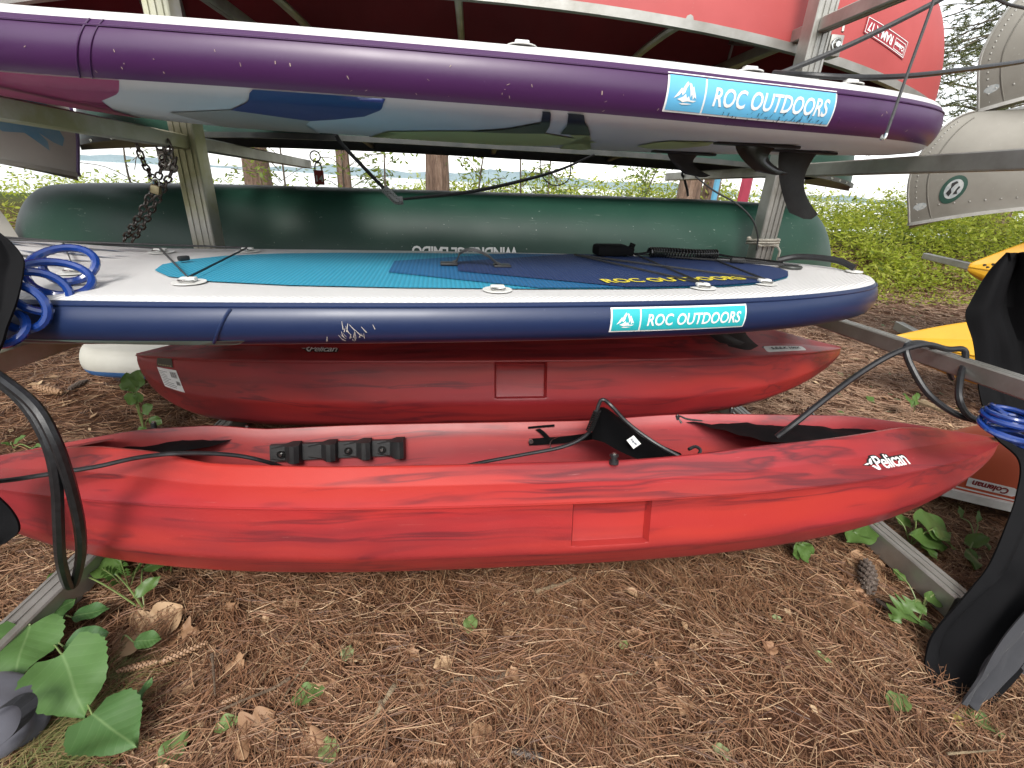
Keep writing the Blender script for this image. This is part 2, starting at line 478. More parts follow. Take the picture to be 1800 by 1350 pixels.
def catmull(pts, n=6, closed=False):
    P_ = [Vector(p) for p in pts]
    out = []
    N = len(P_)
    for i in range(N if closed else N - 1):
        p0 = P_[(i - 1) % N] if closed or i > 0 else P_[0] * 2 - P_[1]
        p1 = P_[i]
        p2 = P_[(i + 1) % N]
        p3 = P_[(i + 2) % N] if closed or i + 2 < N else P_[-1] * 2 - P_[-2]
        for k in range(n):
            t = k / n
            out.append(0.5 * ((2 * p1) + (p2 - p0) * t + (2 * p0 - 5 * p1 + 4 * p2 - p3) * t * t + (3 * p1 - p0 - 3 * p2 + p3) * t ** 3))
    if not closed:
        out.append(P_[-1])
    return out

def tube(pts, r, sides=8, n=6, closed=False, spline=True, cap=True):
    pts = catmull(pts, n, closed) if spline else [Vector(p) for p in pts]
    N = len(pts)
    rad = r if callable(r) else (lambda t: r)
    vs, fs = [], []
    prev = None
    for i, p in enumerate(pts):
        a = pts[(i - 1) % N] if (closed or i > 0) else p
        b = pts[(i + 1) % N] if (closed or i < N - 1) else p
        t = (b - a)
        if t.length < 1e-9: t = Vector((0, 0, 1))
        t.normalize()
        if prev is None:
            u = t.orthogonal().normalized()
        else:
            u = prev - t * prev.dot(t)
            u = u.normalized() if u.length > 1e-6 else t.orthogonal().normalized()
        prev = u
        w = t.cross(u)
        rr = rad(i / max(1, N - 1))
        for k in range(sides):
            an = 2 * math.pi * k / sides
            vs.append(p + (u * math.cos(an) + w * math.sin(an)) * rr)
    for i in range(N if closed else N - 1):
        j = (i + 1) % N
        for k in range(sides):
            l = (k + 1) % sides
            fs.append((i * sides + k, i * sides + l, j * sides + l, j * sides + k))
    if cap and not closed:
        fs.append(tuple(range(sides))[::-1])
        fs.append(tuple((N - 1) * sides + k for k in range(sides)))
    return vs, fs

def box(c, s, rot=None, bev=0.0):
    """box centred at c with full size s"""
    bm = bmesh.new()
    bmesh.ops.create_cube(bm, size=1.0)
    for v in bm.verts:
        v.co = Vector((v.co.x * s[0], v.co.y * s[1], v.co.z * s[2]))
    if bev > 0:
        bmesh.ops.bevel(bm, geom=bm.edges[:], offset=bev, segments=2, affect='EDGES', profile=0.5)
    mt = Matrix.Translation(Vector(c)) @ (rot.to_4x4() if rot is not None else Matrix.Identity(4))
    bm.verts.ensure_lookup_table(); bm.verts.index_update()
    vs = [mt @ v.co for v in bm.verts]
    fs = [tuple(v.index for v in f.verts) for f in bm.faces]
    bm.free()
    return vs, fs

def merge(*geos):
    vs, fs = [], []
    for g in geos:
        o = len(vs)
        vs += list(g[0])
        fs += [tuple(i + o for i in f) for f in g[1]]
    return vs, fs

def prism(poly, p0, p1, up=(0, 0, 1)):
    """extrude a closed 2-D profile (side, up) from p0 to p1"""
    p0, p1 = Vector(p0), Vector(p1)
    t = (p1 - p0).normalized()
    up = Vector(up)
    s = t.cross(up).normalized()
    u = s.cross(t).normalized()
    n = len(poly)
    vs = [p0 + s * a + u * b for a, b in poly] + [p1 + s * a + u * b for a, b in poly]
    fs = [(i, (i + 1) % n, n + (i + 1) % n, n + i) for i in range(n)]
    fs.append(tuple(range(n))[::-1]); fs.append(tuple(range(n, 2 * n)))
    return vs, fs

def channel(w, h, g=0.004, ngr=3, wall=None):
    """rectangular extrusion profile w x h with shallow grooves on its two wide faces and rounded corners"""
    p = []
    c = 0.004
    def side(x0, x1, y, d):
        pts = [(x0, y)]
        n = ngr
        for k in range(n):
            a = x0 + (x1 - x0) * (k + 0.65) / (n + 0.3) * 1.0
            b = x0 + (x1 - x0) * (k + 0.95) / (n + 0.3) * 1.0
            pts += [(a, y), (a, y - d), (b, y - d), (b, y)]
        pts.append((x1, y))
        return pts
    top = side(-w / 2 + c, w / 2 - c, h / 2, g)
    bot = [(-a, -b) for a, b in top]
    p = top + [(w / 2, h / 2 - c), (w / 2, -h / 2 + c)] + bot + [(-w / 2, -h / 2 + c), (-w / 2, h / 2 - c)]
    return p

def text_bm(s, size, bold=0.0, shear=0.0, spacing=1.0, align='CENTER', flip=False):
    cu = bpy.data.curves.new('t', 'FONT')
    cu.body = s
    cu.size = size
    cu.offset = bold
    cu.shear = shear
    cu.space_character = spacing
    cu.align_x = align
    cu.align_y = 'CENTER'
    cu.resolution_u = 3
    o = bpy.data.objects.new('t', cu)
    COL.objects.link(o)
    dg = bpy.context.evaluated_depsgraph_get()
    me = bpy.data.meshes.new_from_object(o.evaluated_get(dg))
    bm = bmesh.new()
    bm.from_mesh(me)
    bpy.data.objects.remove(o)
    bpy.data.curves.remove(cu)
    bpy.data.meshes.remove(me)
    if flip:
        for v in bm.verts:
            v.co = Vector((-v.co.x, -v.co.y, 0))
    return bm

def poly_bm(polys):
    bm = bmesh.new()
    for poly in polys:
        vs = [bm.verts.new((p[0], p[1], 0)) for p in poly]
        try:
            bm.faces.new(vs)
        except ValueError:
            pass
    bmesh.ops.triangulate(bm, faces=bm.faces)
    return bm

def patch(name, bm, fn, m, parent, step=(0.05, 0.02)):
    """cut a flat drawing into a grid, then wrap it on a surface with fn(x, y)"""
    for ax in (0, 1):
        lo = min(v.co[ax] for v in bm.verts); hi = max(v.co[ax] for v in bm.verts)
        k = math.floor(lo / step[ax]) + 1
        while k * step[ax] < hi:
            co = Vector((0, 0, 0)); co[ax] = k * step[ax]
            no = Vector((0, 0, 0)); no[ax] = 1
            bmesh.ops.bisect_plane(bm, geom=bm.verts[:] + bm.edges[:] + bm.faces[:], plane_co=co, plane_no=no, dist=1e-6)
            k += 1
    for v in bm.verts:
        v.co = Vector(fn(v.co.x, v.co.y))
    return mesh(name, bm, m, parent, 60)

def scale_bm(bm, sx, sy, dx=0, dy=0):
    for v in bm.verts:
        v.co = Vector((v.co.x * sx + dx, v.co.y * sy + dy, 0))
    return bm

def smooth(a, b, x):
    t = min(1, max(0, (x - a) / (b - a)))
    return t * t * (3 - 2 * t)

def interp(tab, x):
    for (x0, y0), (x1, y1) in zip(tab, tab[1:]):
        if x0 <= x <= x1:
            return y0 + (y1 - y0) * (x - x0) / (x1 - x0)
    return tab[0][1] if x < tab[0][0] else tab[-1][1]

def interp_s(tab, x):
    """Catmull-Rom through a table"""
    n = len(tab)
    if x <= tab[0][0]: return tab[0][1]
    if x >= tab[-1][0]: return tab[-1][1]
    for i in range(n - 1):
        x0, y0 = tab[i]; x1, y1 = tab[i + 1]
        if x0 <= x <= x1:
            m0 = (y1 - tab[i - 1][1]) / (x1 - tab[i - 1][0]) if i > 0 else (y1 - y0) / (x1 - x0)
            m1 = (tab[i + 2][1] - y0) / (tab[i + 2][0] - x0) if i + 2 < n else (y1 - y0) / (x1 - x0)
            h = x1 - x0; t = (x - x0) / h
            return (2 * t**3 - 3 * t**2 + 1) * y0 + (t**3 - 2 * t**2 + t) * h * m0 + (-2 * t**3 + 3 * t**2) * y1 + (t**3 - t**2) * h * m1

def loft(rows, closed=False):
    n = len(rows[0])
    vs = [p for r in rows for p in r]
    fs = []
    for i in range(len(rows) - 1):
        for k in range(n if closed else n - 1):
            l = (k + 1) % n
            fs.append((i * n + k, i * n + l, (i + 1) * n + l, (i + 1) * n + k))
    return vs, fs

def clean(bm, d=1e-5):
    bmesh.ops.remove_doubles(bm, verts=bm.verts, dist=d)
    return bm

def loft_mesh(name, rows, m, parent, angle=35, closed=False):
    bm = bmesh.new()
    add(bm, loft(rows, closed))
    clean(bm)
    return mesh(name, bm, m, parent, angle)

# ---------------------------------------------------------------- setting: ground, lake, far shore, sky comes from the world
def gh(x, y):
    """height of the ground: flat needle bed, a low bank behind the racks, then down to the lake"""
    h = 0.012 * math.sin(2.3 * x + 0.7) * math.sin(1.9 * y + 0.4) + 0.006 * math.sin(6.1 * x - 4.3 * y)
    h += 0.55 * smooth(5.4, 8.2, y) - 2.6 * smooth(8.8, 14.0, y)
    h -= 3.0 * smooth(14, 60, y)
    return h

def geo_axis(lo, hi, near0, near1, step, grow=1.35):
    a = list(np.arange(near0, near1 + 1e-6, step))
    s = step
    while a[-1] < hi:
        s *= grow; a.append(a[-1] + s)
    s = step
    while a[0] > lo:
        s *= grow; a.insert(0, a[0] - s)
    return a
xs = geo_axis(-900, 900, -4, 7, 0.14)
ys = geo_axis(-300, 900, -1, 14, 0.16)
rows = [[(x, y, gh(x, y)) for x in xs] for y in ys]
g = loft_mesh('ground', rows, M['soil'], None, 80)
tag(g, kind='structure')

w = mesh('water', ([(-900, 10.0, -0.72), (900, 10.0, -0.72), (900, 1100, -0.72), (-900, 1100, -0.72)], [(0, 1, 2, 3)]), M['water'])
tag(w, kind='structure')
hr = []
for i in range(160):
    x = -1100 + 2200 * i / 159
    hh = 7 + 4 * math.sin(x * 0.009 + 1) + 2.5 * math.sin(x * 0.031) + 1.2 * math.sin(x * 0.11) + rng.uniform(-0.8, 0.8)
    hr.append([(x, 560, -1.5), (x, 575, hh * 0.7), (x, 600, hh), (x, 700, -2)])
tag(loft_mesh('hills', hr, M['hills'], None, 60), kind='structure')

# ---------------------------------------------------------------- boat racks of aluminium extrusion
POST = channel(0.085, 0.085, 0.005, 3)
ARM = channel(0.046, 0.050, 0.003, 2)
BASE = channel(0.066, 0.080, 0.003, 2)

def ring(c, r, rr, axis='Y', seg=16, sides=6):
    pts = []
    for k in range(seg):
        a = 2 * math.pi * k / seg
        if axis == 'Y': pts.append((c[0] + r * math.cos(a), c[1], c[2] + r * math.sin(a)))
        elif axis == 'X': pts.append((c[0], c[1] + r * math.cos(a), c[2] + r * math.sin(a)))
        else: pts.append((c[0] + r * math.cos(a), c[1] + r * math.sin(a), c[2]))
    return tube(pts, rr, sides, closed=True, spline=False)

def disc(c, r, h, axis='Y', seg=14):
    d = {'Y': Vector((0, 1, 0)), 'X': Vector((1, 0, 0)), 'Z': Vector((0, 0, 1))}[axis]
    return tube([Vector(c) - d * h / 2, Vector(c) + d * h / 2], r, seg, spline=False)

def rack_frame(root, x, y, side, levels, near, far, post_mat, topz=2.75, bnear=None):
    """one upright with its arms, in the rack's own frame. levels: (z at y=1, slope). side: which side carries the brackets"""
    p = mesh('post', prism(POST, (x, y, 0.0), (x, y, topz), (0, 1, 0)), post_mat, root)
    mesh('base_beam', prism(BASE, (x, y - 0.046, 0.05), (x + 0.02 * side, near - 0.35 if bnear is None else bnear, 0.05)), M['aluminium'], root)
    mesh('base_beam', prism(BASE, (x, y + 0.046, 0.05), (x, far, 0.05)), M['aluminium'], root)
    for i, (z1, s) in enumerate(levels):
        za, zb = z1 + s * (near - 1), z1 + s * (y - 1)
        zc = z1 + s * (far - 1)
        am = M['aluminium_stained'] if (post_mat is M['aluminium_stained']) else M['aluminium']
        mesh('arm', prism(ARM, (x, y - 0.0455, zb), (x, near, za)), am, root)
        mesh('arm', prism(ARM, (x, y + 0.0455, zb), (x, far, zc)), M['aluminium'], root)
        # bracket block under the arm on the outer side of the upright
        bx = x + side * 0.072
        b = mesh('bracket', box((bx, y - 0.01, zb - 0.065), (0.056, 0.07, 0.075), bev=0.003), M['aluminium'], root)
        mesh('bolt', merge(ring((bx, y - 0.049, zb - 0.062), 0.020, 0.004), disc((bx, y - 0.052, zb - 0.062), 0.011, 0.014, seg=6)), M['bright_metal'], b)
    return p

rack = thing('boat_rack', 'aluminium boat rack with two ribbed posts and cantilever arms holding the paddleboards', 'boat rack')
rack_frame(rack, -1.068, 2.07, -1, [(0.694, -0.045), (1.222, -0.026), (1.757, -0.01)], 0.72, 3.45, M['aluminium_stained'])
rack_frame(rack, 1.415, 2.26, 1, [(0.704, -0.040), (1.243, -0.012), (1.760, 0.008)], 0.62, 3.60, M['aluminium'], bnear=0.88)
mesh('rail_beam', prism(BASE, (-1.0, 2.07, 2.60), (1.35, 2.26, 2.60)), M['aluminium'], rack)

rack_r = thing('boat_rack', 'aluminium boat rack behind the black cover carrying the yellow kayaks', 'boat rack', (3.5, 2.35, 0), (0, 0, R(-19)))
rack_frame(rack_r, 0, 0.0, 1, [(0.700, 0.0), (1.238, 0.0), (1.775, 0.0)], -1.4, 1.75, M['aluminium'])
rack_frame(rack_r, 2.5, 0.0, 1, [(0.700, 0.0), (1.238, 0.0), (1.775, 0.0)], -1.4, 1.75, M['aluminium'])
rack_l = thing('boat_rack', 'aluminium boat rack holding the blue painted canoe beside the main rack', 'boat rack', (-3.0, 2.2, 0), (0, 0, R(6)))
rack_frame(rack_l, 0, 0.0, -1, [(0.690, 0.0), (1.19, 0.0), (1.77, 0.0)], -1.3, 1.3, M['aluminium'])
rack_frame(rack_l, -2.5, 0.0, -1, [(0.690, 0.0), (1.19, 0.0), (1.77, 0.0)], -1.3, 1.3, M['aluminium'])

rp = []
for k in range(3):
    zz = 0.905 + 0.012 * k
    for (dx, dy) in ((-1, -1), (1, -1), (1, 1), (-1, 1)):
        rp.append((1.415 + dx * 0.05, 2.26 + dy * 0.05, zz + 0.003 * dx))
rp.append((1.46, 2.20, 0.90)); rp.append((1.468, 2.19, 0.84))
t = mesh('rope', tube(rp, 0.006, 6, 3), M['rope'])
tag(t, 'pale rope wound round the ribbed post above the navy paddleboard', 'rope')

# ---------------------------------------------------------------- canoes (built keel down, then turned over)
class Canoe:
    def __init__(s, L, B, D, rise, stem=0.30, full=2.2, rocker=0.03, recurve=0.0, rexp=3.2, n=48, m=14, flare=0.0, expo=0.62):
        s.L, s.B, s.D, s.rise, s.stem, s.full, s.rocker, s.n, s.m, s.expo = L, B, D, rise, stem, full, rocker, n, m, expo
        s.recurve, s.rexp = recurve, rexp
    def pt(s, t, k, side, off=0.0):
        """t -1..1 along, k 0 keel .. 1 gunwale, side +-1, off outward"""
        a = abs(t)
        b = s.B / 2 * (1 - a ** s.full) ** 0.9
        h = s.D + s.rise * a ** s.rexp
        zk = s.rocker * a ** 4
        th = k * math.pi / 2
        e = s.expo + 0.38 * a ** 3
        y = b * math.sin(th) ** e
        zf = (1 - math.cos(th) ** max(0.8, 1.35 - 0.5 * a)) if k < 1 else 1.0
        z = zk + (h - zk) * zf
        q = 1 - min(1, (z - zk) / (h * 0.92))
        q = max(0.0, q)
        if s.recurve:
            q2 = max(0, (q - 0.42) / 0.58)
            pull = s.recurve * max(0, (0.42 - q) / 0.42) ** 1.5 + s.stem * (1 - math.sqrt(max(0, 1 - q2 * q2)))
        else:
            pull = s.stem * (1 - math.sqrt(max(0, 1 - q * q))) + 0.03 * q
        x = t * s.L / 2 - math.copysign(1, t) * pull * a ** 5
        return Vector((x, side * (y + off * (0 if b < 1e-4 else min(1, b * 12))), z))
    def rows(s, off=0.0, tmax=1.0):
        r = []
        for i in range(s.n + 1):
            u = -1 + 2 * i / s.n
            t = math.copysign(1 - (1 - abs(u)) ** 1.5, u) * tmax
            a = [s.pt(t, k / s.m, -1, off) for k in range(s.m, 0, -1)]
            b = [s.pt(t, k / s.m, 1, off) for k in range(0, s.m + 1)]
            r.append(a + b)
        return r
    def edge(s, side, n=40, k=1.0, off=0.0, t0=-1.0, t1=1.0):
        out = []
        for i in range(n + 1):
            u = t0 + (t1 - t0) * i / n
            t = math.copysign(1 - (1 - abs(u)) ** 1.4, u) if (t0, t1) == (-1.0, 1.0) else u
            out.append(s.pt(t, k, side, off))
        return out

def strip(pts, w, h, dz=0.0):
    """rectangular moulding swept along pts: w across (sideways), h tall"""
    rows = []
    N = len(pts)
    for i, p in enumerate(pts):
        a = pts[max(0, i - 1)]; b = pts[min(N - 1, i + 1)]
        t = (b - a); t.z = 0
        t.normalize()
        sd = Vector((-t.y, t.x, 0))
        up = Vector((0, 0, 1))
        c = p + up * dz
        rows.append([c + sd * w / 2 + up * h / 2, c - sd * w / 2 + up * h / 2, c - sd * w / 2 - up * h / 2, c + sd * w / 2 - up * h / 2])
    v, f = loft(rows, True)
    f.append((0, 1, 2, 3)); n = len(v); f.append((n - 4, n - 3, n - 2, n - 1))
    return v, f

def build_canoe(label, loc, yaw, c, hull_m, in_m, gun_m, thwarts=(-0.35, 0.0, 0.35), seats=(-0.6, 0.55), group=None, roll=0.0, pitch=0.0,
                gun=(0.028, 0.022), thw_m=None, stem_band=None, name='canoe'):
    """upside-down canoe; loc is the middle of its gunwale plane"""
    root = thing(name, label, 'canoe', loc, (roll, pitch, yaw), group)
    flip = Matrix.Scale(-1, 4, Vector((0, 0, 1))) @ Matrix.Translation((0, 0, -c.D))
    def tr(geo):
        return [flip @ Vector(v) for v in geo[0]], geo[1]
    def trr(rows):
        return [[flip @ p for p in r] for r in rows]
    loft_mesh('hull', trr(c.rows()), hull_m, root, 50)
    loft_mesh('hull_inside', trr(c.rows(-0.010, 0.985)), in_m, root, 50)
    for sd in (-1, 1):
        mesh('gunwale', tr(strip(c.edge(sd), gun[0], gun[1], 0.0)), gun_m, root)
    tm = thw_m or gun_m
    for t in thwarts:
        a = c.pt(t, 1, -1); b = c.pt(t, 1, 1)
        mid = (a + b) / 2 - Vector((0, 0, 0.0))
        pts = [a + Vector((0, 0, -0.02)), a * 0.75 + b * 0.25 - Vector((0, 0, 0.035)), mid - Vector((0, 0, 0.038)), a * 0.25 + b * 0.75 - Vector((0, 0, 0.035)), b - Vector((0, 0, 0.02))]
        v, f = tube(pts, 0.018, 8, 5)
        mesh('thwart', tr((v, f)), tm, root)
    for t in seats:
        a = c.pt(t, 0.8, -1); b = c.pt(t, 0.8, 1)
        z = c.D * 0.72
        g = merge(box((a.x, 0, z), (0.26, abs(a.y) * 1.75, 0.02), bev=0.004))
        st = mesh('seat', tr(g), tm, root)
        for gx in (-0.1, 0.1):
            for sy in (-1, 1):
                mesh('seat_bracket', tr(tube([(a.x + gx, sy * abs(a.y) * 0.9, z), (a.x + gx, sy * abs(a.y) * 0.95, c.D - 0.03)], 0.008, 6, spline=False)), tm, st)
    for sg in (-1, 1):
        rows = []
        for i in range(9):
            t = sg * (0.82 + 0.18 * i / 8 * 0.995)
            a = c.pt(t, 1, -1); b = c.pt(t, 1, 1)
            zz = 0.012
            rows.append([a + Vector((0, 0, -0.004 + zz)), (a + b) / 2 + Vector((0, 0, 0.016 + zz)), b + Vector((0, 0, -0.004 + zz))])
        loft_mesh('deck_plate', trr(rows), tm, root)
        if stem_band is not None:
            pts = [flip @ c.pt(sg * 1.0, k / 16, 1) + Vector((sg * 0.004, 0, 0)) for k in range(1, 17)]
            mesh('stem_band', tube(pts, 0.007, 6, 2), stem_band, root)
    def srf(t_x, k, side, off=0.002):
        """point on the outside of the turned hull at local x and height fraction k"""
        # invert x -> t by bisection
        lo, hi = -1.0, 1.0
        for _ in range(30):
            m_ = (lo + hi) / 2
            if c.pt(m_, k, side).x < t_x: lo = m_
            else: hi = m_
        return flip @ c.pt((lo + hi) / 2, k, side, off)
    return root, srf

# green canoe on the far side at board height
cg = Canoe(4.66, 0.90, 0.385, 0.10, stem=0.30, full=3.6, rocker=0.03, expo=0.58)
zg = 0.675
canoe_g, srf_g = build_canoe('dark green canoe lying upside down on the middle arms behind the navy paddleboard', (-0.09, 2.76, zg), R(0.5), cg,
                             M['canoe_green'], M['canoe_green'], M['dark_trim'], pitch=R(-1.15))
# partly hidden lettering, upside down along its side
bm = text_bm('WINDRIDGE LMIDO', 0.075, 0.002, 0, 0.92, 'CENTER', True)
scale_bm(bm, 0.80, 1.0, 0.06, 0)
patch('lettering', bm, lambda x, v: srf_g(x, 0.722 - v * 1.6 + 0.0, -1, 0.003), M['white_print'], canoe_g, (0.04, 0.03))

cg2 = Canoe(4.15, 0.88, 0.36, 0.07, stem=0.26, full=3.4)
canoe_g2, srf_g2 = build_canoe('green canoe with black trim turned over on the upper far arms under the purple board', (0.13, 2.78, 1.262), R(0.6), cg2,
                               M['canoe_green'], M['dark_trim'], M['dark_trim'], pitch=R(-0.2), thw_m=M['dark_trim'])
for k in range(5):
    p = cg2.edge(-1, 40)
for sd, t in ((-1, 0.86), (-1, 0.90), (-1, 0.94), (-1, -0.86), (-1, -0.93)):
    q = cg2.pt(t, 1, sd, 0.016)
    mesh('rivet', disc((q.x, q.y, cg2.D - q.z), 0.007, 0.008, 'Y', 8), M['bright_metal'], canoe_g2)

# red canoe on the top arms
cr = Canoe(5.10, 0.92, 0.40, 0.19, stem=0.34, full=2.9, expo=0.55, rexp=1.9)
canoe_r, srf_r = build_canoe('faded red canoe with aluminium gunwales turned over on the top arms', (-0.02, 2.78, 1.790), R(0), cr,
                             M['canoe_red'], M['canoe_red_inside'], M['aluminium'], thwarts=(-0.33, -0.02, 0.36), seats=(-0.62, 0.62), gun=(0.03, 0.034), thw_m=M['aluminium'])
def on_red(x0, y0, ang):
    ca, sa = math.cos(ang), math.sin(ang)
    return lambda x, v: srf_r(x0 + x * ca - v * sa, y0 - (x * sa + v * ca) * 1.35, -1, 0.003)
lab = on_red(1.96, 0.80, R(-9))
patch('label_plate', poly_bm([[(-0.155, -0.036), (0.155, -0.036), (0.155, 0.036), (-0.155, 0.036)]]), lab, mat('red label', (0.30, 0.02, 0.03), None, 20, 0.4), canoe_r, (0.04, 0.02))
lab2 = lambda x, v: lab(x, v) + Vector((0, -0.002, 0.0005))
fr = 0.0028
patch('label_border', poly_bm([[(-0.150, -0.032), (0.150, -0.032), (0.150, -0.032 + fr), (-0.150, -0.032 + fr)], [(-0.150, 0.032 - fr), (0.150, 0.032 - fr), (0.150, 0.032), (-0.150, 0.032)],
                               [(-0.150, -0.032), (-0.150 + fr, -0.032), (-0.150 + fr, 0.032), (-0.150, 0.032)], [(0.150 - fr, -0.032), (0.150, -0.032), (0.150, 0.032), (0.150 - fr, 0.032)],
                               [(0.058, -0.026), (0.140, -0.026), (0.140, -0.0235), (0.058, -0.0235)], [(0.058, 0.016), (0.140, 0.016), (0.140, 0.0185), (0.058, 0.0185)],
                               [(0.058, -0.026), (0.0605, -0.026), (0.0605, 0.0185), (0.058, 0.0185)], [(0.1375, -0.026), (0.140, -0.026), (0.140, 0.0185), (0.1375, 0.0185)]]),
      lab2, M['white_print'], canoe_r, (0.04, 0.02))
bm = text_bm('RAM-X 17', 0.052, 0.0012, 0, 0.95, 'CENTER', True); scale_bm(bm, 0.82, 1.0, -0.048, 0.0)
patch('lettering', bm, lab2, M['white_print'], canoe_r, (0.04, 0.03))
bm = text_bm('Coleman', 0.026, 0.0009, 0.2, 0.95, 'CENTER', True); scale_bm(bm, 0.8, 1.0, 0.099, -0.004)
patch('lettering', bm, lab2, M['white_print'], canoe_r, (0.04, 0.03))

M['worn_paint'] = mat('worn pale paint spot', (0.34, 0.35, 0.34), (0.18, 0.21, 0.22), 40, 0.6)
# aluminium canoes on the rack at the right
ca = Canoe(4.6, 0.9, 0.42, 0.24, stem=0.24, full=2.4, expo=0.6, recurve=0.09)
YA = R(-17)
def alu(label, tip, group=None, dz=0.0):
    d = Vector((math.cos(YA), math.sin(YA), 0))
    c0 = Vector(tip) + d * 2.3
    root, srf = build_canoe(label, (c0.x, c0.y, tip[2] + 0.235), YA, ca, M['canoe_aluminium'], M['canoe_aluminium'], M['aluminium'], gun=(0.03, 0.02), stem_band=M['aluminium'], group=group)
    # riveted seam a hand's breadth from the stem and a tie hole
    for off in (0.075,):
        pts = []
        for i in range(16):
            k = 0.25 + 0.74 * i / 15
            x0 = (Matrix.Scale(-1, 4, Vector((0, 0, 1))) @ Vector(ca.pt(-1, k, -1))).x
            pts.append(srf(x0 + off, k, -1, 0.002))
        mesh('seam', tube(pts, 0.0035, 5, 2), M['canoe_aluminium'], root)
    rv = []
    for i in range(22):
        k = 0.3 + 0.68 * i / 21
        x0 = ca.pt(-1, k, -1).x
        p = srf(x0 + 0.03, k, -1, 0.002)
        rv.append(disc((p.x, p.y, p.z), 0.004, 0.004, 'Y', 6))
    for i in range(40):
        p = srf(-2.25 + i * 0.06, 0.93, -1, 0.002)
        rv.append(disc((p.x, p.y, p.z), 0.004, 0.004, 'Y', 6))
    o = mesh('rivets', merge(*rv), M['aluminium'], root); o['kind'] = 'stuff'
    hole = poly_bm([[(0.026 * math.cos(a) , 0.009 * math.sin(a)) for a in [i * math.pi / 5 for i in range(10)]]])
    patch('bow_eye', hole, lambda x, v: srf(-2.205 + x, 0.93 + v * 2.0, -1, 0.003), M['worn_paint'], root)
    return root, srf
alu_low, srf_al = alu('dull aluminium canoe with a green round emblem upside down on the far rack', (2.694, 2.950, 1.007), dz=0)
alu_up, srf_au = alu('dull aluminium canoe without emblem turned over on the top arms beside the red canoe', (2.864, 2.950, 1.645))
# round emblem: green ring, pale disc, dark swirl
ec = (-2.10, 0.85)
def emb(sc, off):
    return lambda x, v: srf_al(ec[0] + x * sc, ec[1] + v * sc * 1.55, -1, off)
circ = lambda r, n=28: [(r * math.cos(2 * math.pi * i / n), r * math.sin(2 * math.pi * i / n)) for i in range(n)]
patch('emblem', poly_bm([circ(0.072)]), emb(0.72, 0.003), mat('green emblem', (0.008, 0.045, 0.03), None, 20, 0.5), alu_low, (0.03, 0.03))
patch('emblem_disc', poly_bm([circ(0.050)]), emb(0.72, 0.0045), M['worn_paint'], alu_low, (0.03, 0.03))
patch('emblem_figure', poly_bm([[(-0.035, 0.02), (-0.012, 0.038), (-0.004, 0.02), (-0.016, 0.0), (-0.002, -0.022), (0.012, -0.03), (0.0, -0.04), (-0.026, -0.03), (-0.02, -0.008)],
                                [(0.006, 0.03), (0.03, 0.028), (0.022, 0.012), (0.034, -0.006), (0.022, -0.012), (0.014, 0.004)]]), emb(0.72, 0.006), M['black_print'], alu_low, (0.03, 0.03))

# canoes at the left
M['canoe_grey'] = mk_scuffed('grey painted hull', (0.44, 0.42, 0.38), (0.34, 0.325, 0.29), 0.55, (0.5, 0.48, 0.44), 0.3)
cl = Canoe(4.6, 0.88, 0.40, 0.15, recurve=0.05, stem=0.12, full=2.4, expo=0.6)
ltip = (-1.827, 2.600, 1.067)
yl = R(7)
dl = Vector((math.cos(yl), math.sin(yl), 0))
c0 = Vector(ltip) - dl * 2.3
canoe_b, srf_b = build_canoe('grey canoe with flaking blue paint upside down at the end of the left rack', (c0.x, c0.y, ltip[2] + 0.13), yl, cl, M['canoe_grey'], M['canoe_grey'], M['aluminium'],
                             gun=(0.03, 0.02), stem_band=mat('violet edge tape', (0.14, 0.09, 0.22), None, 20, 0.5))
wave = [[(-0.62, 0.36), (-0.50, 0.52), (-0.34, 0.50), (-0.20, 0.66), (-0.19, 0.56), (-0.235, 0.475), (-0.15, 0.56), (-0.09, 0.59), (-0.055, 0.50), (-0.075, 0.40), (-0.11, 0.30), (-0.11, 0.08), (-0.8, 0.08), (-0.8, 0.5)]]
patch('paint_wave', poly_bm(wave), lambda x, v: srf_b(2.275 + x * 0.40, 0.64 + v * 0.43, -1, 0.003), M['blue_paint'], canoe_b, (0.05, 0.05))
c1 = Vector((-2.24, 2.62, 0)) - dl * 2.3
cl2 = Canoe(4.6, 0.88, 0.36, 0.12, stem=0.22, full=2.4, expo=0.6)
canoe_l, _ = build_canoe('plain grey canoe end low at the left edge of the picture', (c1.x, c1.y, 0.735), yl, cl2, M['canoe_grey'], M['canoe_grey'], M['aluminium'], gun=(0.03, 0.02))

# orange red canoe lying on the ground at the right
co = Canoe(4.6, 0.86, 0.27, 0.05, stem=0.7, full=2.4, expo=0.6)
yo = R(-14)
do_ = Vector((math.cos(yo), math.sin(yo), 0))
c2 = Vector((1.70, 1.56, 0)) + do_ * 2.3
canoe_o, srf_o = build_canoe('orange red canoe with white gunwales lying upside down on the ground', (c2.x, c2.y, 0.115), yo, co, M['canoe_orange'], M['canoe_orange'], M['white_plastic'], gun=(0.034, 0.034))
ol = lambda x, v: srf_o(-1.955 + x * 0.8, 0.885 - v * 1.7, -1, 0.003)
patch('logo_plate', poly_bm([[(-0.085, -0.022), (-0.085, 0.022), (0.07, 0.022), (0.105, 0.0), (0.07, -0.022)]]), ol, M['white_print'], canoe_o, (0.04, 0.02))
ol2 = lambda x, v: srf_o(-1.955 + x * 0.8, 0.885 - v * 1.7, -1, 0.0045)
bm = text_bm('Coleman', 0.042, 0.0014, 0.2, 0.95, 'CENTER', True); scale_bm(bm, 0.85, 1.0, -0.006, 0.0)
patch('lettering', bm, ol2, M['canoe_red_inside'], canoe_o, (0.04, 0.03))
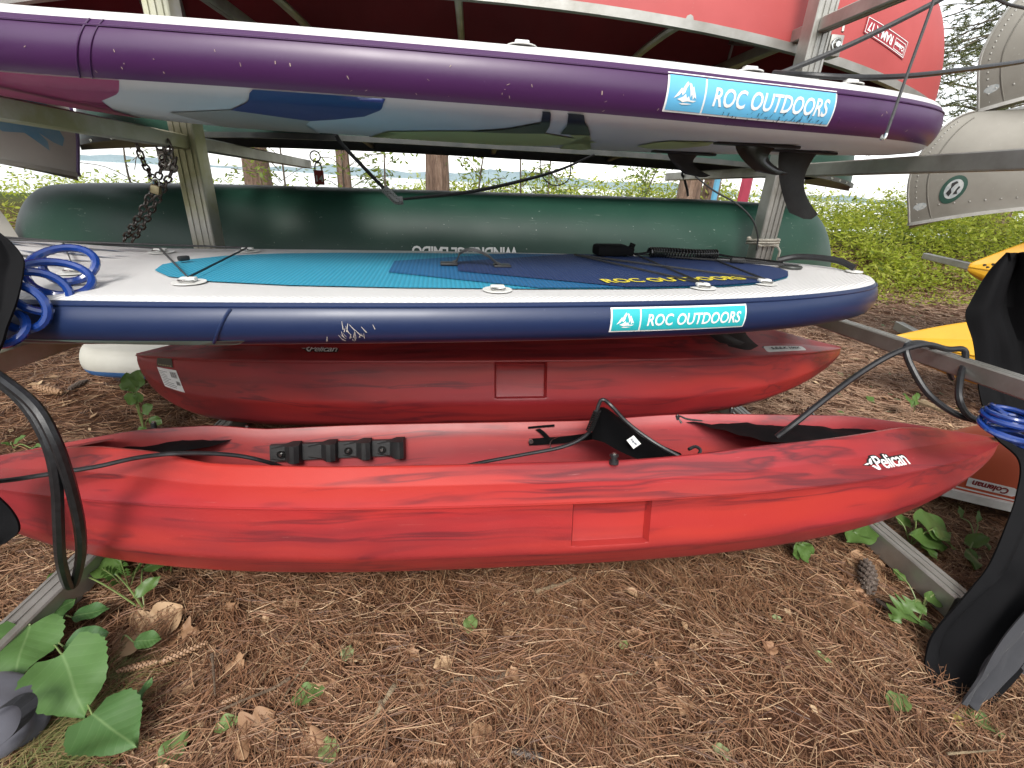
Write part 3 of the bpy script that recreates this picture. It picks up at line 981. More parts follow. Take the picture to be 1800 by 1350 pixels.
patch('logo_line', poly_bm([[(-0.12, -0.040), (-0.12, -0.033), (0.085, -0.033), (0.115, -0.012), (0.118, -0.020), (0.09, -0.040)]]), ol2, M['white_print'], canoe_o, (0.04, 0.02))
patch('number_spot', poly_bm([[(0.185 + 0.03 * math.cos(2 * math.pi * i / 20), 0.0 + 0.026 * math.sin(2 * math.pi * i / 20)) for i in range(20)]]), ol2, M['white_print'], canoe_o, (0.04, 0.02))

# ---------------------------------------------------------------- inflatable paddleboards
def rootm(root):
    return Matrix.LocRotScale(root.location, root.rotation_euler, root.scale)

def world_geo(root, geo):
    """bring world coordinates into the frame of root"""
    inv = rootm(root).inverted()
    return [inv @ Vector(v) for v in geo[0]], geo[1]

class Board:
    def __init__(s, tab, T, zc, edge=55):
        s.tab, s.T, s.zc = tab, T, zc
        s.x0, s.x1 = tab[0][0], tab[-1][0]
        s.E = R(edge)
    def w(s, x):
        return max(0.0, interp_s(s.tab, x))
    def r(s, x):
        return min(s.T / 2, max(1e-4, s.w(x) * 0.98))
    def rail(s, x, ph, side=-1, off=0.0):
        w, r = s.w(x), s.r(x)
        h = s.T / 2 * (0.35 + 0.65 * min(1, w / 0.12))
        return Vector((x, side * ((w - r) + (r + off) * math.cos(ph)), s.zc(x) + (h + off) * math.sin(ph)))
    def top(s, x, y, off=0.002):
        w, r = s.w(x), s.r(x)
        h = s.T / 2 * (0.35 + 0.65 * min(1, w / 0.12))
        a = abs(y) - (w - r)
        if a > 0:
            return Vector((x, y, s.zc(x) + off + h * math.sqrt(max(0, 1 - min(1, a / r) ** 2))))
        return Vector((x, y, s.zc(x) + h + off))
    def bot(s, x, y, off=0.002):
        p = s.top(x, y, 0)
        return Vector((x, y, 2 * s.zc(x) - p.z - off))
    def xs(s, n=90):
        out = []
        for i in range(n + 1):
            u = -1 + 2 * i / n
            t = math.copysign(1 - (1 - abs(u)) ** 1.8, u)
            out.append(s.x0 + (s.x1 - s.x0) * (t + 1) / 2)
        return out
    def build(s, root, deck_m, rail_m, bot_m, low=-50):
        lo = R(low)
        xs_ = s.xs()
        deck, bott = [], []
        for x in xs_:
            w, r = s.w(x), s.r(x)
            d = [s.rail(x, s.E + (math.pi / 2 - s.E) * k / 4, -1) for k in range(5)]
            mid = [s.top(x, -(w - r) + 2 * (w - r) * k / 12, 0) for k in range(1, 12)]
            d2 = [s.rail(x, math.pi / 2 - (math.pi / 2 - s.E) * k / 4, 1) for k in range(5)]
            deck.append(d + mid + d2)
            b = [s.rail(x, lo - (math.pi / 2 + lo) * k / 4, -1) for k in range(5)]
            mid = [s.bot(x, -(w - r) + 2 * (w - r) * k / 12, 0) for k in range(1, 12)]
            b2 = [s.rail(x, -math.pi / 2 + (math.pi / 2 + lo) * k / 4, 1) for k in range(5)]
            bott.append(b + mid + b2)
        D = loft_mesh('deck', deck, deck_m, root, 60)
        for sd in (-1, 1):
            rows = [[s.rail(x, lo + (s.E - lo) * k / 12, sd) for k in range(13)] for x in xs_]
            loft_mesh('rail', rows, rail_m, root, 60)
        B = loft_mesh('bottom', bott, bot_m, root, 60)
        return D, B
    def seam(s, root, m, ph, off=0.0015, r=0.0022, x0=None, x1=None):
        xs_ = [x for x in s.xs() if (x0 or s.x0 + .03) <= x <= (x1 or s.x1 - .02)]
        mesh('seam', tube([s.rail(x, ph, -1, off) for x in xs_], r, 5, 1, spline=False), m, root)

def fin_geo(x, y, z, base, depth, rake, th=0.010, down=-1):
    """swept fin hanging under a board: outline in x-z, lens-thick in y"""
    out = []
    n = 12
    lead, trail = [], []
    for i in range(n + 1):
        t = i / n
        lx = base * (-0.5) + rake * (t ** 1.7) * 1.0
        tx = base * 0.5 - base * 0.33 * math.sin(t * math.pi) * 0.8 + (rake - base * 0.12) * t ** 2.2
        if t > 0.9:
            m_ = (lx + tx) / 2
            q = math.sqrt(max(0, 1 - ((t - 0.9) / 0.1) ** 2))
            lx, tx = m_ + (lx - m_) * (0.25 + 0.75 * q), m_ + (tx - m_) * (0.25 + 0.75 * q)
        lead.append((lx, t)); trail.append((tx, t))
    rows = []
    for (lx, t), (tx, _) in zip(lead, trail):
        zz = z + down * depth * t
        tt = th * (1 - 0.55 * t)
        r = []
        for k in range(9):
            f = k / 8
            r.append(Vector((x + lx + (tx - lx) * f, y - tt * math.sin(math.pi * f) ** 0.7, zz)))
        for k in range(7, 0, -1):
            f = k / 8
            r.append(Vector((x + lx + (tx - lx) * f, y + tt * math.sin(math.pi * f) ** 0.7, zz)))
        rows.append(r)
    v, f = loft(rows, True)
    n2 = len(rows[0])
    f.append(tuple(range(len(v) - n2, len(v))))
    return v, f

def roc_sticker(board, root, xc, phc, half, hp, colour, toff=0.0015):
    """name sticker on the near rail. half: half length in m, hp: half height in radians of rail arc"""
    rr = board.T / 2
    f0 = lambda off: (lambda x, v: board.rail(xc + x, phc + v / rr, -1, off))
    h = hp * rr
    st = (0.05, 0.006)
    s = patch('name_sticker', poly_bm([[(-half, -h), (half, -h), (half, h), (-half, h)]]), f0(toff), M['white_print'], root, st)
    b = 0.0045
    xm = -half + 2 * half * 0.205
    patch('sticker_field', poly_bm([[(-half + b, -h + b), (xm - b / 2, -h + b), (xm - b / 2, h - b), (-half + b, h - b)],
                                    [(xm + b / 2, -h + b), (half - b, -h + b), (half - b, h - b), (xm + b / 2, h - b)]]), f0(toff + 0.001), colour, s, st)
    # lettering
    bm = text_bm('ROC OUTDOORS', 1.0, 0.018, 0.12, 1.0)
    wd = max(v.co.x for v in bm.verts) - min(v.co.x for v in bm.verts)
    hd = max(v.co.y for v in bm.verts) - min(v.co.y for v in bm.verts)
    cxm = (max(v.co.x for v in bm.verts) + min(v.co.x for v in bm.verts)) / 2
    cym = (max(v.co.y for v in bm.verts) + min(v.co.y for v in bm.verts)) / 2
    tw = 2 * half * 0.70; thh = 2 * h * 0.46
    tx = xm + (half - xm) * 0.50
    for v in bm.verts:
        v.co = Vector(((v.co.x - cxm) * tw / wd + tx, (v.co.y - cym) * thh / hd - h * 0.04, 0))
    patch('lettering', bm, f0(toff + 0.002), M['white_print'], s, st)
    mx = (-half + xm) / 2; S = (xm + half) * 0.62
    def mp(p): return [(mx + a * S, b_ * S * 0.92) for a, b_ in p]
    peaks = [[(-0.5, -0.22), (-0.30, 0.05), (-0.22, 0.16), (-0.18, 0.10), (-0.12, 0.22), (-0.04, 0.34), (0.02, 0.40), (0.07, 0.30), (-0.02, 0.16), (-0.06, 0.0), (-0.16, -0.10), (-0.2, 0.0), (-0.3, -0.12)],
             [(0.10, 0.36), (0.18, 0.31), (0.22, 0.18), (0.27, 0.24), (0.33, 0.08), (0.40, -0.06), (0.44, -0.18), (0.36, -0.12), (0.30, -0.22), (0.24, -0.02), (0.19, -0.16), (0.15, 0.05), (0.11, 0.20)],
             [(-0.34, -0.24), (-0.12, -0.14), (-0.02, -0.04), (0.05, -0.18), (0.12, -0.10), (0.2, -0.24), (0.47, -0.24), (0.34, -0.30), (0.1, -0.28), (-0.1, -0.33), (-0.2, -0.28)],
             [(-0.24, -0.37), (0.1, -0.35), (0.3, -0.37), (0.12, -0.40), (-0.1, -0.41)]]
    patch('mountain_mark', poly_bm([mp(p) for p in peaks]), f0(toff + 0.002), M['white_print'], s, st)
    return s

# ---- navy board on the lower arms
TB = 0.113
tab_b = [(-1.90, 0.0), (-1.885, 0.07), (-1.82, 0.15), (-1.65, 0.24), (-1.40, 0.315), (-1.1, 0.37), (-0.7, 0.415), (-0.2, 0.430), (0.25, 0.425), (0.65, 0.400), (0.95, 0.355), (1.18, 0.295), (1.34, 0.225), (1.425, 0.15), (1.46, 0.07), (1.467, 0.0)]
zc_b = lambda x: TB / 2 + 0.05 * smooth(-0.9, -1.9, x) * 1.6 + 0.006 * smooth(0.8, 1.5, x)
board_b = Board(tab_b, TB, zc_b, 58)
sup_b = thing('paddleboard', 'navy railed inflatable paddleboard with white deck and teal and blue foam pad', 'paddleboard', (-0.10, 1.485, 0.749), (0, R(-0.95), R(3.6)))
board_b.build(sup_b, M['deck_white'], M['sup_navy'], M['sup_white'], -62)
board_b.seam(sup_b, M['sup_navy'], R(44))
def cross_seam(board, root, x, m, r=0.0035):
    mesh('seam', tube([board.rail(x + 0.006 * k, R(-50 + 90 * k / 9), -1, 0.001) for k in range(10)], r, 6, 2), m, root)
cross_seam(board_b, sup_b, -0.50, M['sup_navy'])
topb = lambda off: (lambda x, y: board_b.top(x, y, off))
pad = [(-0.93, 0.0), (-0.905, -0.09), (-0.83, -0.175), (-0.70, -0.235), (-0.50, -0.275), (-0.2, -0.298), (0.15, -0.305), (0.5, -0.295), (0.75, -0.265), (0.93, -0.215), (1.06, -0.13), (1.12, -0.05), (1.13, 0.0)]
pad = [(a + 0.11 * (1 - smooth(-0.9, 1.2, a)) + 0.04, b) for a, b in pad]
PADX = pad[-1][0]
pad = pad + [(a, -b) for a, b in pad[-2:0:-1]]
def clip_pad(front, cut, xlim):
    """part of the pad to the right of a pointed front edge"""
    up = [p for p in pad if p[1] < 0 and p[0] > xlim + 0.001]
    ye = interp([(a, b) for a, b in pad if b <= 0][:13], xlim)
    low = [(cut, -front), (xlim, ye)] + up + [(PADX, 0.0)] + [(a, -b) for a, b in up[::-1]] + [(xlim, -ye), (cut, front)]
    return low
pm = patch('deck_pad', poly_bm([pad]), topb(0.004), M['pad_teal'], sup_b, (0.06, 0.06))
patch('pad_panel', poly_bm([clip_pad(0.10, -0.14, 0.26)]), topb(0.0065), M['pad_blue'], pm, (0.06, 0.06))
patch('pad_panel', poly_bm([clip_pad(0.085, 0.06, 0.50)]), topb(0.009), M['pad_navy'], pm, (0.06, 0.06))
bm = text_bm('ROC OUTDOORS', 0.075, 0.0022, 0.0, 1.0)
scale_bm(bm, 0.78, 0.95, 0.0, 0.0)
ta = R(8)
for v in bm.verts:
    v.co = Vector((0.685 + v.co.x * math.cos(ta) - v.co.y * math.sin(ta), -0.205 + v.co.x * math.sin(ta) + v.co.y * math.cos(ta), 0))
patch('lettering', bm, topb(0.0115), M['yellow_print'], pm, (0.1, 0.1))
# blue sketch lines printed on the nose
sk = []
for i in range(26):
    x0 = rng.uniform(-1.5, -1.0); y0 = rng.uniform(0.0, 0.26); l = rng.uniform(0.05, 0.17); a = rng.uniform(-0.25, 0.5)
    w_ = rng.uniform(0.003, 0.008)
    dx, dy = l * math.cos(a), l * math.sin(a)
    sk.append([(x0, y0), (x0 + dx * 0.5, y0 + dy * 0.5 - w_), (x0 + dx, y0 + dy), (x0 + dx * 0.5, y0 + dy * 0.5 + w_)])
patch('nose_print', poly_bm(sk), topb(0.003), mat('faded blue print', (0.10, 0.13, 0.2), None, 20, 0.5), sup_b, (0.1, 0.1))
roc_sticker(board_b, sup_b, 0.615, R(7), 0.194, R(32), M['sup_teal'])
# scuff marks where the rail rubbed
sc = []
for i in range(26):
    x0 = -0.20 + rng.normal(0, 0.022); y0 = rng.uniform(-0.045, -0.005); l = rng.uniform(0.006, 0.022); a = rng.uniform(1.2, 2.3); q = rng.uniform(0.0006, 0.0018)
    sc.append([(x0 - q, y0), (x0 + q, y0), (x0 + l * math.cos(a) + q * .4, y0 + l * math.sin(a)), (x0 + l * math.cos(a) - q * .4, y0 + l * math.sin(a))])
patch('scuff_mark', poly_bm(sc), lambda x, v: board_b.rail(x, v / (TB / 2), -1, 0.001), mat('scuff', (0.45, 0.42, 0.38), None, 60, 0.8), sup_b, (0.1, 0.006))['kind'] = 'stuff'
# bottom print
botb = lambda x, y: board_b.bot(x, y, 0.002)
patch('bottom_print', poly_bm([[(-1.8, -0.5), (-0.35, -0.5), (-0.45, -0.40), (-0.7, -0.30), (-1.8, -0.2)]]), lambda x, y: board_b.bot(x, max(y, -board_b.w(x) + 0.012), 0.002), M['sup_mint'], sup_b, (0.06, 0.03))
# D-rings, handle, valve, fittings
def dring(root, p, yaw=0.0, big=1.0):
    a = mesh('anchor_patch', tube([Vector(p) + Vector((0, 0, 0.0006)), Vector(p) + Vector((0, 0, 0.0022))], 0.042 * big, 20, spline=False), M['white_plastic'], root)
    c = Vector(p)
    rz = Matrix.Rotation(yaw, 3, 'Z')
    mesh('anchor', box(c + Vector((0, 0, 0.008)), (0.036, 0.020, 0.010), rz, 0.003), M['white_plastic'], a)
    rg = [c + rz @ Vector((0.016 * math.cos(t), -0.012 - 0.014 * math.sin(t), 0.007)) for t in [math.pi * k / 8 for k in range(9)]]
    mesh('ring', tube(rg, 0.0022, 6, 2, closed=True), M['bright_metal'], a)
def BT(x, y, off=0.003): return board_b.top(x, y, off)
anch = {'f1': (-0.60, -0.245), 'f2': (-0.90, 0.235), 'f3': (-0.65, 0.285), 'f4': (-1.16, 0.21), 'f5': (-0.92, -0.13),
        'd': (0.15, -0.318), 'r1': (0.73, -0.275), 'r2': (0.96, -0.215), 'r3': (0.75, 0.285), 'r4': (1.02, 0.235), 'r5': (0.62, 0.30)}
for k, p in anch.items():
    if k != 'r5': dring(sup_b, BT(*p), 0.0, 0.9)
def bungee(name, keys, h=0.012, r=0.0034):
    pts = []
    for i, k in enumerate(keys):
        p = BT(*(anch[k] if isinstance(k, str) else k)) + Vector((0, 0, h))
        pts.append(p)
    mesh(name, tube(pts, r, 6, 1, spline=False), M['cord_black'], sup_b)
bungee('bungee_cord', ['f2', 'f1', 'f3', (-1.32, 0.16)])
bungee('bungee_cord', [(-1.38, 0.19), 'f2'])
bungee('bungee_cord', ['f4', 'f5', (-1.36, 0.10)])
bungee('bungee_cord', ['r3', 'r1', (0.50, 0.24)])
bungee('bungee_cord', ['r3', (1.20, 0.03)])
bungee('bungee_cord', ['r4', 'r2', (0.52, 0.22)])
bungee('bungee_cord', ['r4', (1.25, 0.02)])
mesh('cord_knot', box(BT(-0.735, 0.03) + Vector((0, 0, 0.014)), (0.03, 0.016, 0.014), Matrix.Rotation(0.9, 3, 'Z'), 0.004), M['black_plastic'], sup_b)
mesh('cord_knot', box(BT(1.075, 0.11) + Vector((0, 0, 0.016)), (0.05, 0.022, 0.018), Matrix.Rotation(-0.3, 3, 'Z'), 0.005), M['black_plastic'], sup_b)
# carry handle in the middle
hp = [(0.045, 0.03, 0.004), (0.06, 0.028, 0.010), (0.072, 0.022, 0.028), (0.11, 0.015, 0.036), (0.155, 0.006, 0.024), (0.18, 0.0, 0.010), (0.195, -0.002, 0.005)]
hp = catmull(hp, 5)
rows = []
for p in hp:
    b0 = BT(p.x, p.y, 0.006)
    p.z *= 1.35
    rows.append([b0 + Vector((0, -0.017, p.z)), b0 + Vector((0, -0.013, p.z + 0.006)), b0 + Vector((0, 0.013, p.z + 0.006)), b0 + Vector((0, 0.017, p.z)), b0 + Vector((0, 0.0, p.z - 0.003))])
loft_mesh('carry_handle', rows, M['black_rubber'], sup_b, 40, True)
for hx in (0.035, 0.20):
    mesh('handle_patch', box(BT(hx, 0.025 if hx < 0.1 else -0.002, 0.008) + Vector((0, 0, 0.004)), (0.055, 0.046, 0.008), None, 0.003), M['black_rubber'], sup_b)
# air valve and tail handle
vp = BT(1.245, 0.05)
v_ = mesh('valve', merge(ring(vp + Vector((0, 0, 0.004)), 0.034, 0.005, 'Z', 24), ring(vp + Vector((0, 0, 0.004)), 0.020, 0.004, 'Z', 20), disc(vp + Vector((0, 0, 0.003)), 0.016, 0.008, 'Z', 18)), M['dark_trim'], sup_b)
th = [BT(1.27, 0.155) + Vector((0, 0, 0.010)), BT(1.33, 0.12) + Vector((0, 0, 0.028)), BT(1.40, 0.03) + Vector((0, 0, 0.030)), BT(1.43, -0.03) + Vector((0, 0, 0.012))]
mesh('tail_handle', tube(th, 0.011, 8, 5), M['black_rubber'], sup_b)
for p in (BT(1.265, 0.16), BT(1.425, -0.035)):
    mesh('anchor_patch', tube([p + Vector((0, 0, 0.0006)), p + Vector((0, 0, 0.004))], 0.026, 16, spline=False), M['white_plastic'], sup_b)
for (fx, fy, fb, fd) in ((1.03, 0.0, 0.15, 0.17), (0.86, -0.17, 0.11, 0.09), (0.86, 0.17, 0.11, 0.09)):
    mesh('fin', fin_geo(fx, fy, board_b.bot(fx, fy).z, fb, fd, 0.10), M['black_plastic'], sup_b)

# leash: ankle cuff and coiled cord lying on the deck, a thing of its own
ls = thing('board_leash', 'black coiled leash with ankle cuff lying on the navy deck pad', 'leash', (0, 0, 0))
mb = rootm(sup_b)
def W(x, y, z): return mb @ (BT(x, y, 0.009) + Vector((0, 0, z)))
mr_ = rootm(sup_b).to_3x3()
mesh('ankle_cuff', box(W(0.645, 0.262, 0.022), (0.125, 0.075, 0.040), mr_ @ Matrix.Rotation(0.06, 3, 'Z'), 0.012), M['black_fabric'], ls, 40)
mesh('cuff_flap', box(W(0.715, 0.262, 0.020), (0.030, 0.06, 0.030), mr_ @ Matrix.Rotation(0.1, 3, 'Y'), 0.006), M['black_fabric'], ls, 40)
cp = []
n = 26
for k in range(n * 10 + 1):
    t = k / (n * 10)
    a = 2 * math.pi * n * t
    x = 0.79 + 0.25 * t; y = 0.235 - 0.05 * t + 0.012 * math.sin(t * 7)
    cp.append(W(x, y + 0.016 * math.cos(a), 0.019 + 0.016 * math.sin(a)))
mesh('leash_coil', tube(cp, 0.0042, 6, spline=False), M['black_gloss'], ls)
mesh('leash_cord', tube([W(0.715, 0.255, 0.012), W(0.75, 0.24, 0.012), W(0.79, 0.235, 0.02)], 0.004, 6, 4), M['black_gloss'], ls)
mesh('leash_cord', tube([W(1.04, 0.185, 0.02), W(1.10, 0.17, 0.012), W(1.16, 0.12, 0.012), W(1.22, 0.06, 0.01)], 0.004, 6, 4), M['black_gloss'], ls)
mesh('leash_tab', box(W(0.725, 0.262, 0.026), (0.018, 0.02, 0.045), Matrix.Rotation(0.3, 3, 'Y'), 0.003), M['black_fabric'], ls)

# ---- purple board on the upper arms
TP = 0.138
tab_p = [(-1.95, 0.0), (-1.935, 0.08), (-1.86, 0.16), (-1.65, 0.245), (-1.35, 0.33), (-0.95, 0.388), (-0.5, 0.412), (-0.1, 0.415), (0.3, 0.402), (0.65, 0.36), (0.9, 0.308), (1.1, 0.25), (1.28, 0.18), (1.38, 0.115), (1.42, 0.05), (1.43, 0.0)]
zc_p = lambda x: TP / 2 + 0.16 * smooth(-0.75, -2.0, x) ** 1.3 * 0.5 + 0.016 * smooth(0.55, 1.4, x)
board_p = Board(tab_p, TP, zc_p, 41)
sup_p = thing('paddleboard', 'purple railed inflatable paddleboard on the upper arms showing its printed white underside', 'paddleboard', (0.0, 1.565, 1.249), (R(-0.9), R(0.0), R(0.6)))
board_p.build(sup_p, M['sup_white'], M['sup_purple'], M['sup_white'], -50)
board_p.seam(sup_p, M['sup_purple'], R(28))
cross_seam(board_p, sup_p, -0.80, M['sup_purple'], 0.0018)
cross_seam(board_p, sup_p, -0.775, M['sup_purple'], 0.0012)
roc_sticker(board_p, sup_p, 0.655, R(-1), 0.232, R(33), M['sup_sky'])
pinv = rootm(sup_p).inverted()
def under(pts):
    """outline given as world points on the underside -> local x, y"""
    o = []
    for p in pts:
        q = pinv @ Vector(p)
        o.append((q.x, q.y))
    return o
def botp(off):
    def f(x, y):
        w = board_p.w(x); r = board_p.r(x)
        y = max(y, -(w - r) - r * math.cos(R(-50)) )
        return board_p.bot(x, y, off)
    return f
PK = under([(-0.979, 0.970, 1.250), (-0.890, 1.110, 1.250), (-0.804, 1.127, 1.250), (-0.673, 1.116, 1.250), (-0.781, 1.257, 1.250), (-0.906, 1.397, 1.250), (-1.031, 1.473, 1.250), (-1.036, 1.638, 1.250), (-1.169, 2.086, 1.250), (-1.236, 2.278, 1.250), (-1.616, 2.527, 1.250), (-2.717, 2.594, 1.250)])
patch('bottom_print', poly_bm([PK]), botp(0.002), M['sup_pink'], sup_p, (0.05, 0.02))
GR = under([(-0.836, 1.548, 1.250), (-0.606, 1.397, 1.250), (-0.551, 1.445, 1.250), (-0.501, 1.490, 1.250), (-0.453, 1.528, 1.250), (-0.502, 1.644, 1.250), (-0.604, 2.395, 1.250), (-0.962, 2.314, 1.250), (-0.846, 1.869, 1.250)])
patch('bottom_print', poly_bm([GR]), botp(0.002), M['sup_grey'], sup_p, (0.05, 0.02))
BL = under([(-0.415, 1.084, 1.250), (-0.302, 1.089, 1.250), (-0.160, 1.089, 1.250), (-0.208, 1.223, 1.250), (-0.269, 1.350, 1.250), (-0.364, 1.451, 1.250), (-0.453, 1.528, 1.250), (-0.501, 1.490, 1.250), (-0.551, 1.445, 1.250), (-0.606, 1.397, 1.250), (-0.509, 1.254, 1.250)])
patch('bottom_print', poly_bm([BL]), botp(0.0025), M['sup_blue'], sup_p, (0.05, 0.02))
LM = [under(q) for q in ([(-0.406, 2.010, 1.250), (-0.241, 1.737, 1.250), (-0.268, 1.680, 1.250), (-0.120, 1.581, 1.250), (0.014, 1.508, 1.250), (0.194, 1.451, 1.250), (0.279, 1.518, 1.250), (0.385, 1.604, 1.250), (0.255, 1.817, 1.250), (0.040, 1.947, 1.250), (-0.154, 2.025, 1.250)],
                         [(0.308, 1.771, 1.250), (0.348, 1.524, 1.250), (0.318, 1.432, 1.250), (0.266, 1.452, 1.250), (0.423, 1.840, 1.250), (0.337, 2.063, 1.250)],
                         [(0.522, 1.633, 1.250), (0.531, 1.504, 1.250), (0.557, 1.439, 1.250), (0.570, 1.540, 1.250), (0.639, 1.553, 1.250), (0.668, 1.410, 1.250), (0.695, 1.501, 1.250), (0.658, 1.643, 1.250), (0.580, 1.690, 1.250)])]
patch('bottom_print', poly_bm(LM), botp(0.003), M['sup_lime'], sup_p, (0.05, 0.03))
BK = [under(q) for q in ([(0.148, 1.101, 1.250), (0.161, 1.094, 1.250), (0.187, 1.291, 1.250), (0.198, 1.448, 1.250), (0.110, 1.493, 1.250), (-0.009, 1.523, 1.250), (0.088, 1.411, 1.250), (0.158, 1.245, 1.250)],
                         [(0.199, 1.102, 1.250), (0.214, 1.103, 1.250), (0.273, 1.249, 1.250), (0.319, 1.414, 1.250), (0.291, 1.417, 1.250), (0.239, 1.437, 1.250), (0.225, 1.267, 1.250)])]
patch('bottom_print', poly_bm(BK), botp(0.004), M['black_print'], sup_p, (0.05, 0.02))
for (fx, fy, fb, fd, rk) in ((1.03, 0.0, 0.13, 0.20, 0.10), (0.80, -0.15, 0.13, 0.075, 0.09), (0.74, 0.20, 0.12, 0.075, 0.09)):
    fz = board_p.bot(fx, fy).z
    f_ = mesh('fin', fin_geo(fx, fy, fz, fb, fd, rk, 0.009), M['black_plastic'] if fy != -0.15 else M['black_gloss'], sup_p)
    mesh('fin_box', box((fx, fy, fz - 0.002), (fb * 1.9, 0.034, 0.008), None, 0.003), M['black_plastic'], f_)
for ax in (0.10, 0.66, 0.98):
    p = board_p.top(ax, -board_p.w(ax) + 0.075, 0.0)
    a = mesh('anchor_patch', tube([p + Vector((0, 0, 0.0)), p + Vector((0, 0, 0.002))], 0.034, 18, spline=False), M['white_plastic'], sup_p)
    mesh('anchor', box(p + Vector((0, -0.004, 0.007)), (0.032, 0.02, 0.010), None, 0.003), M['white_plastic'], a)
# specks of dirt by the sticker
sc = []
for i in range(60):
    x0 = 0.73 + rng.normal(0, 0.075); y0 = -0.035 + rng.normal(0, 0.009); l = rng.uniform(0.002, 0.010); a = rng.uniform(0.6, 1.6); q = rng.uniform(0.0005, 0.0012)
    sc.append([(x0 - q, y0), (x0 + q, y0), (x0 + l * math.cos(a) + q, y0 + l * math.sin(a)), (x0 + l * math.cos(a) - q, y0 + l * math.sin(a))])
patch('dirt_speck', poly_bm(sc), lambda x, v: board_p.rail(x, v / (TP / 2), -1, 0.0045), M['black_print'], sup_p, (0.1, 0.008))['kind'] = 'stuff'
sc = []
for i in range(40):
    x0 = rng.uniform(-0.9, 1.25); y0 = rng.uniform(-0.055, 0.01); l = rng.uniform(0.002, 0.008); a = rng.uniform(0.3, 2.6); q = rng.uniform(0.0005, 0.0012)
    sc.append([(x0 - q, y0), (x0 + q, y0), (x0 + l * math.cos(a) + q, y0 + l * math.sin(a)), (x0 + l * math.cos(a) - q, y0 + l * math.sin(a))])
patch('scuff_mark', poly_bm(sc), lambda x, v: board_p.rail(x, v / (TP / 2), -1, 0.001), mat('pale scuff', (0.36, 0.28, 0.24), None, 60, 0.8), sup_p, (0.1, 0.008))['kind'] = 'stuff'

# white sailboard hull on the ground behind the kayaks
tab_w = [(-1.0, 0.0), (-0.995, 0.16), (-0.96, 0.26), (-0.85, 0.32), (-0.4, 0.36), (0.3, 0.36), (1.0, 0.25), (1.4, 0.1), (1.5, 0.0)]
board_w = Board(tab_w, 0.15, lambda x: 0.075, 50)
sup_w = thing('boat_hull', 'stained white hull with a blue underside lying on the ground behind the red kayaks', 'boat hull', (-1.0, 2.66, 0.10), (0, 0, R(3)))
board_w.build(sup_w, M['canoe_white'], M['canoe_white'], M['hull_blue'], -18)

# ---------------------------------------------------------------- red kayaks
def round_poly(pts, rads, n=3):
    out = [pts[0]]
    for i in range(1, len(pts) - 1):
        p = Vector((pts[i][0], pts[i][1], 0)); a = Vector((pts[i - 1][0], pts[i - 1][1], 0)); b = Vector((pts[i + 1][0], pts[i + 1][1], 0))
        r = rads[i]
        la, lb = (a - p).length, (b - p).length
        ra = min(r, la * 0.45); rb = min(r, lb * 0.45)
        pa = p + (a - p).normalized() * ra if la > 1e-9 else p
        pb = p + (b - p).normalized() * rb if lb > 1e-9 else p
        for k in range(n):
            t = k / (n - 1)
            q = pa * (1 - t) ** 2 + p * 2 * t * (1 - t) + pb * t ** 2
            out.append((q.x, q.y))
    out.append(pts[-1])
    return out

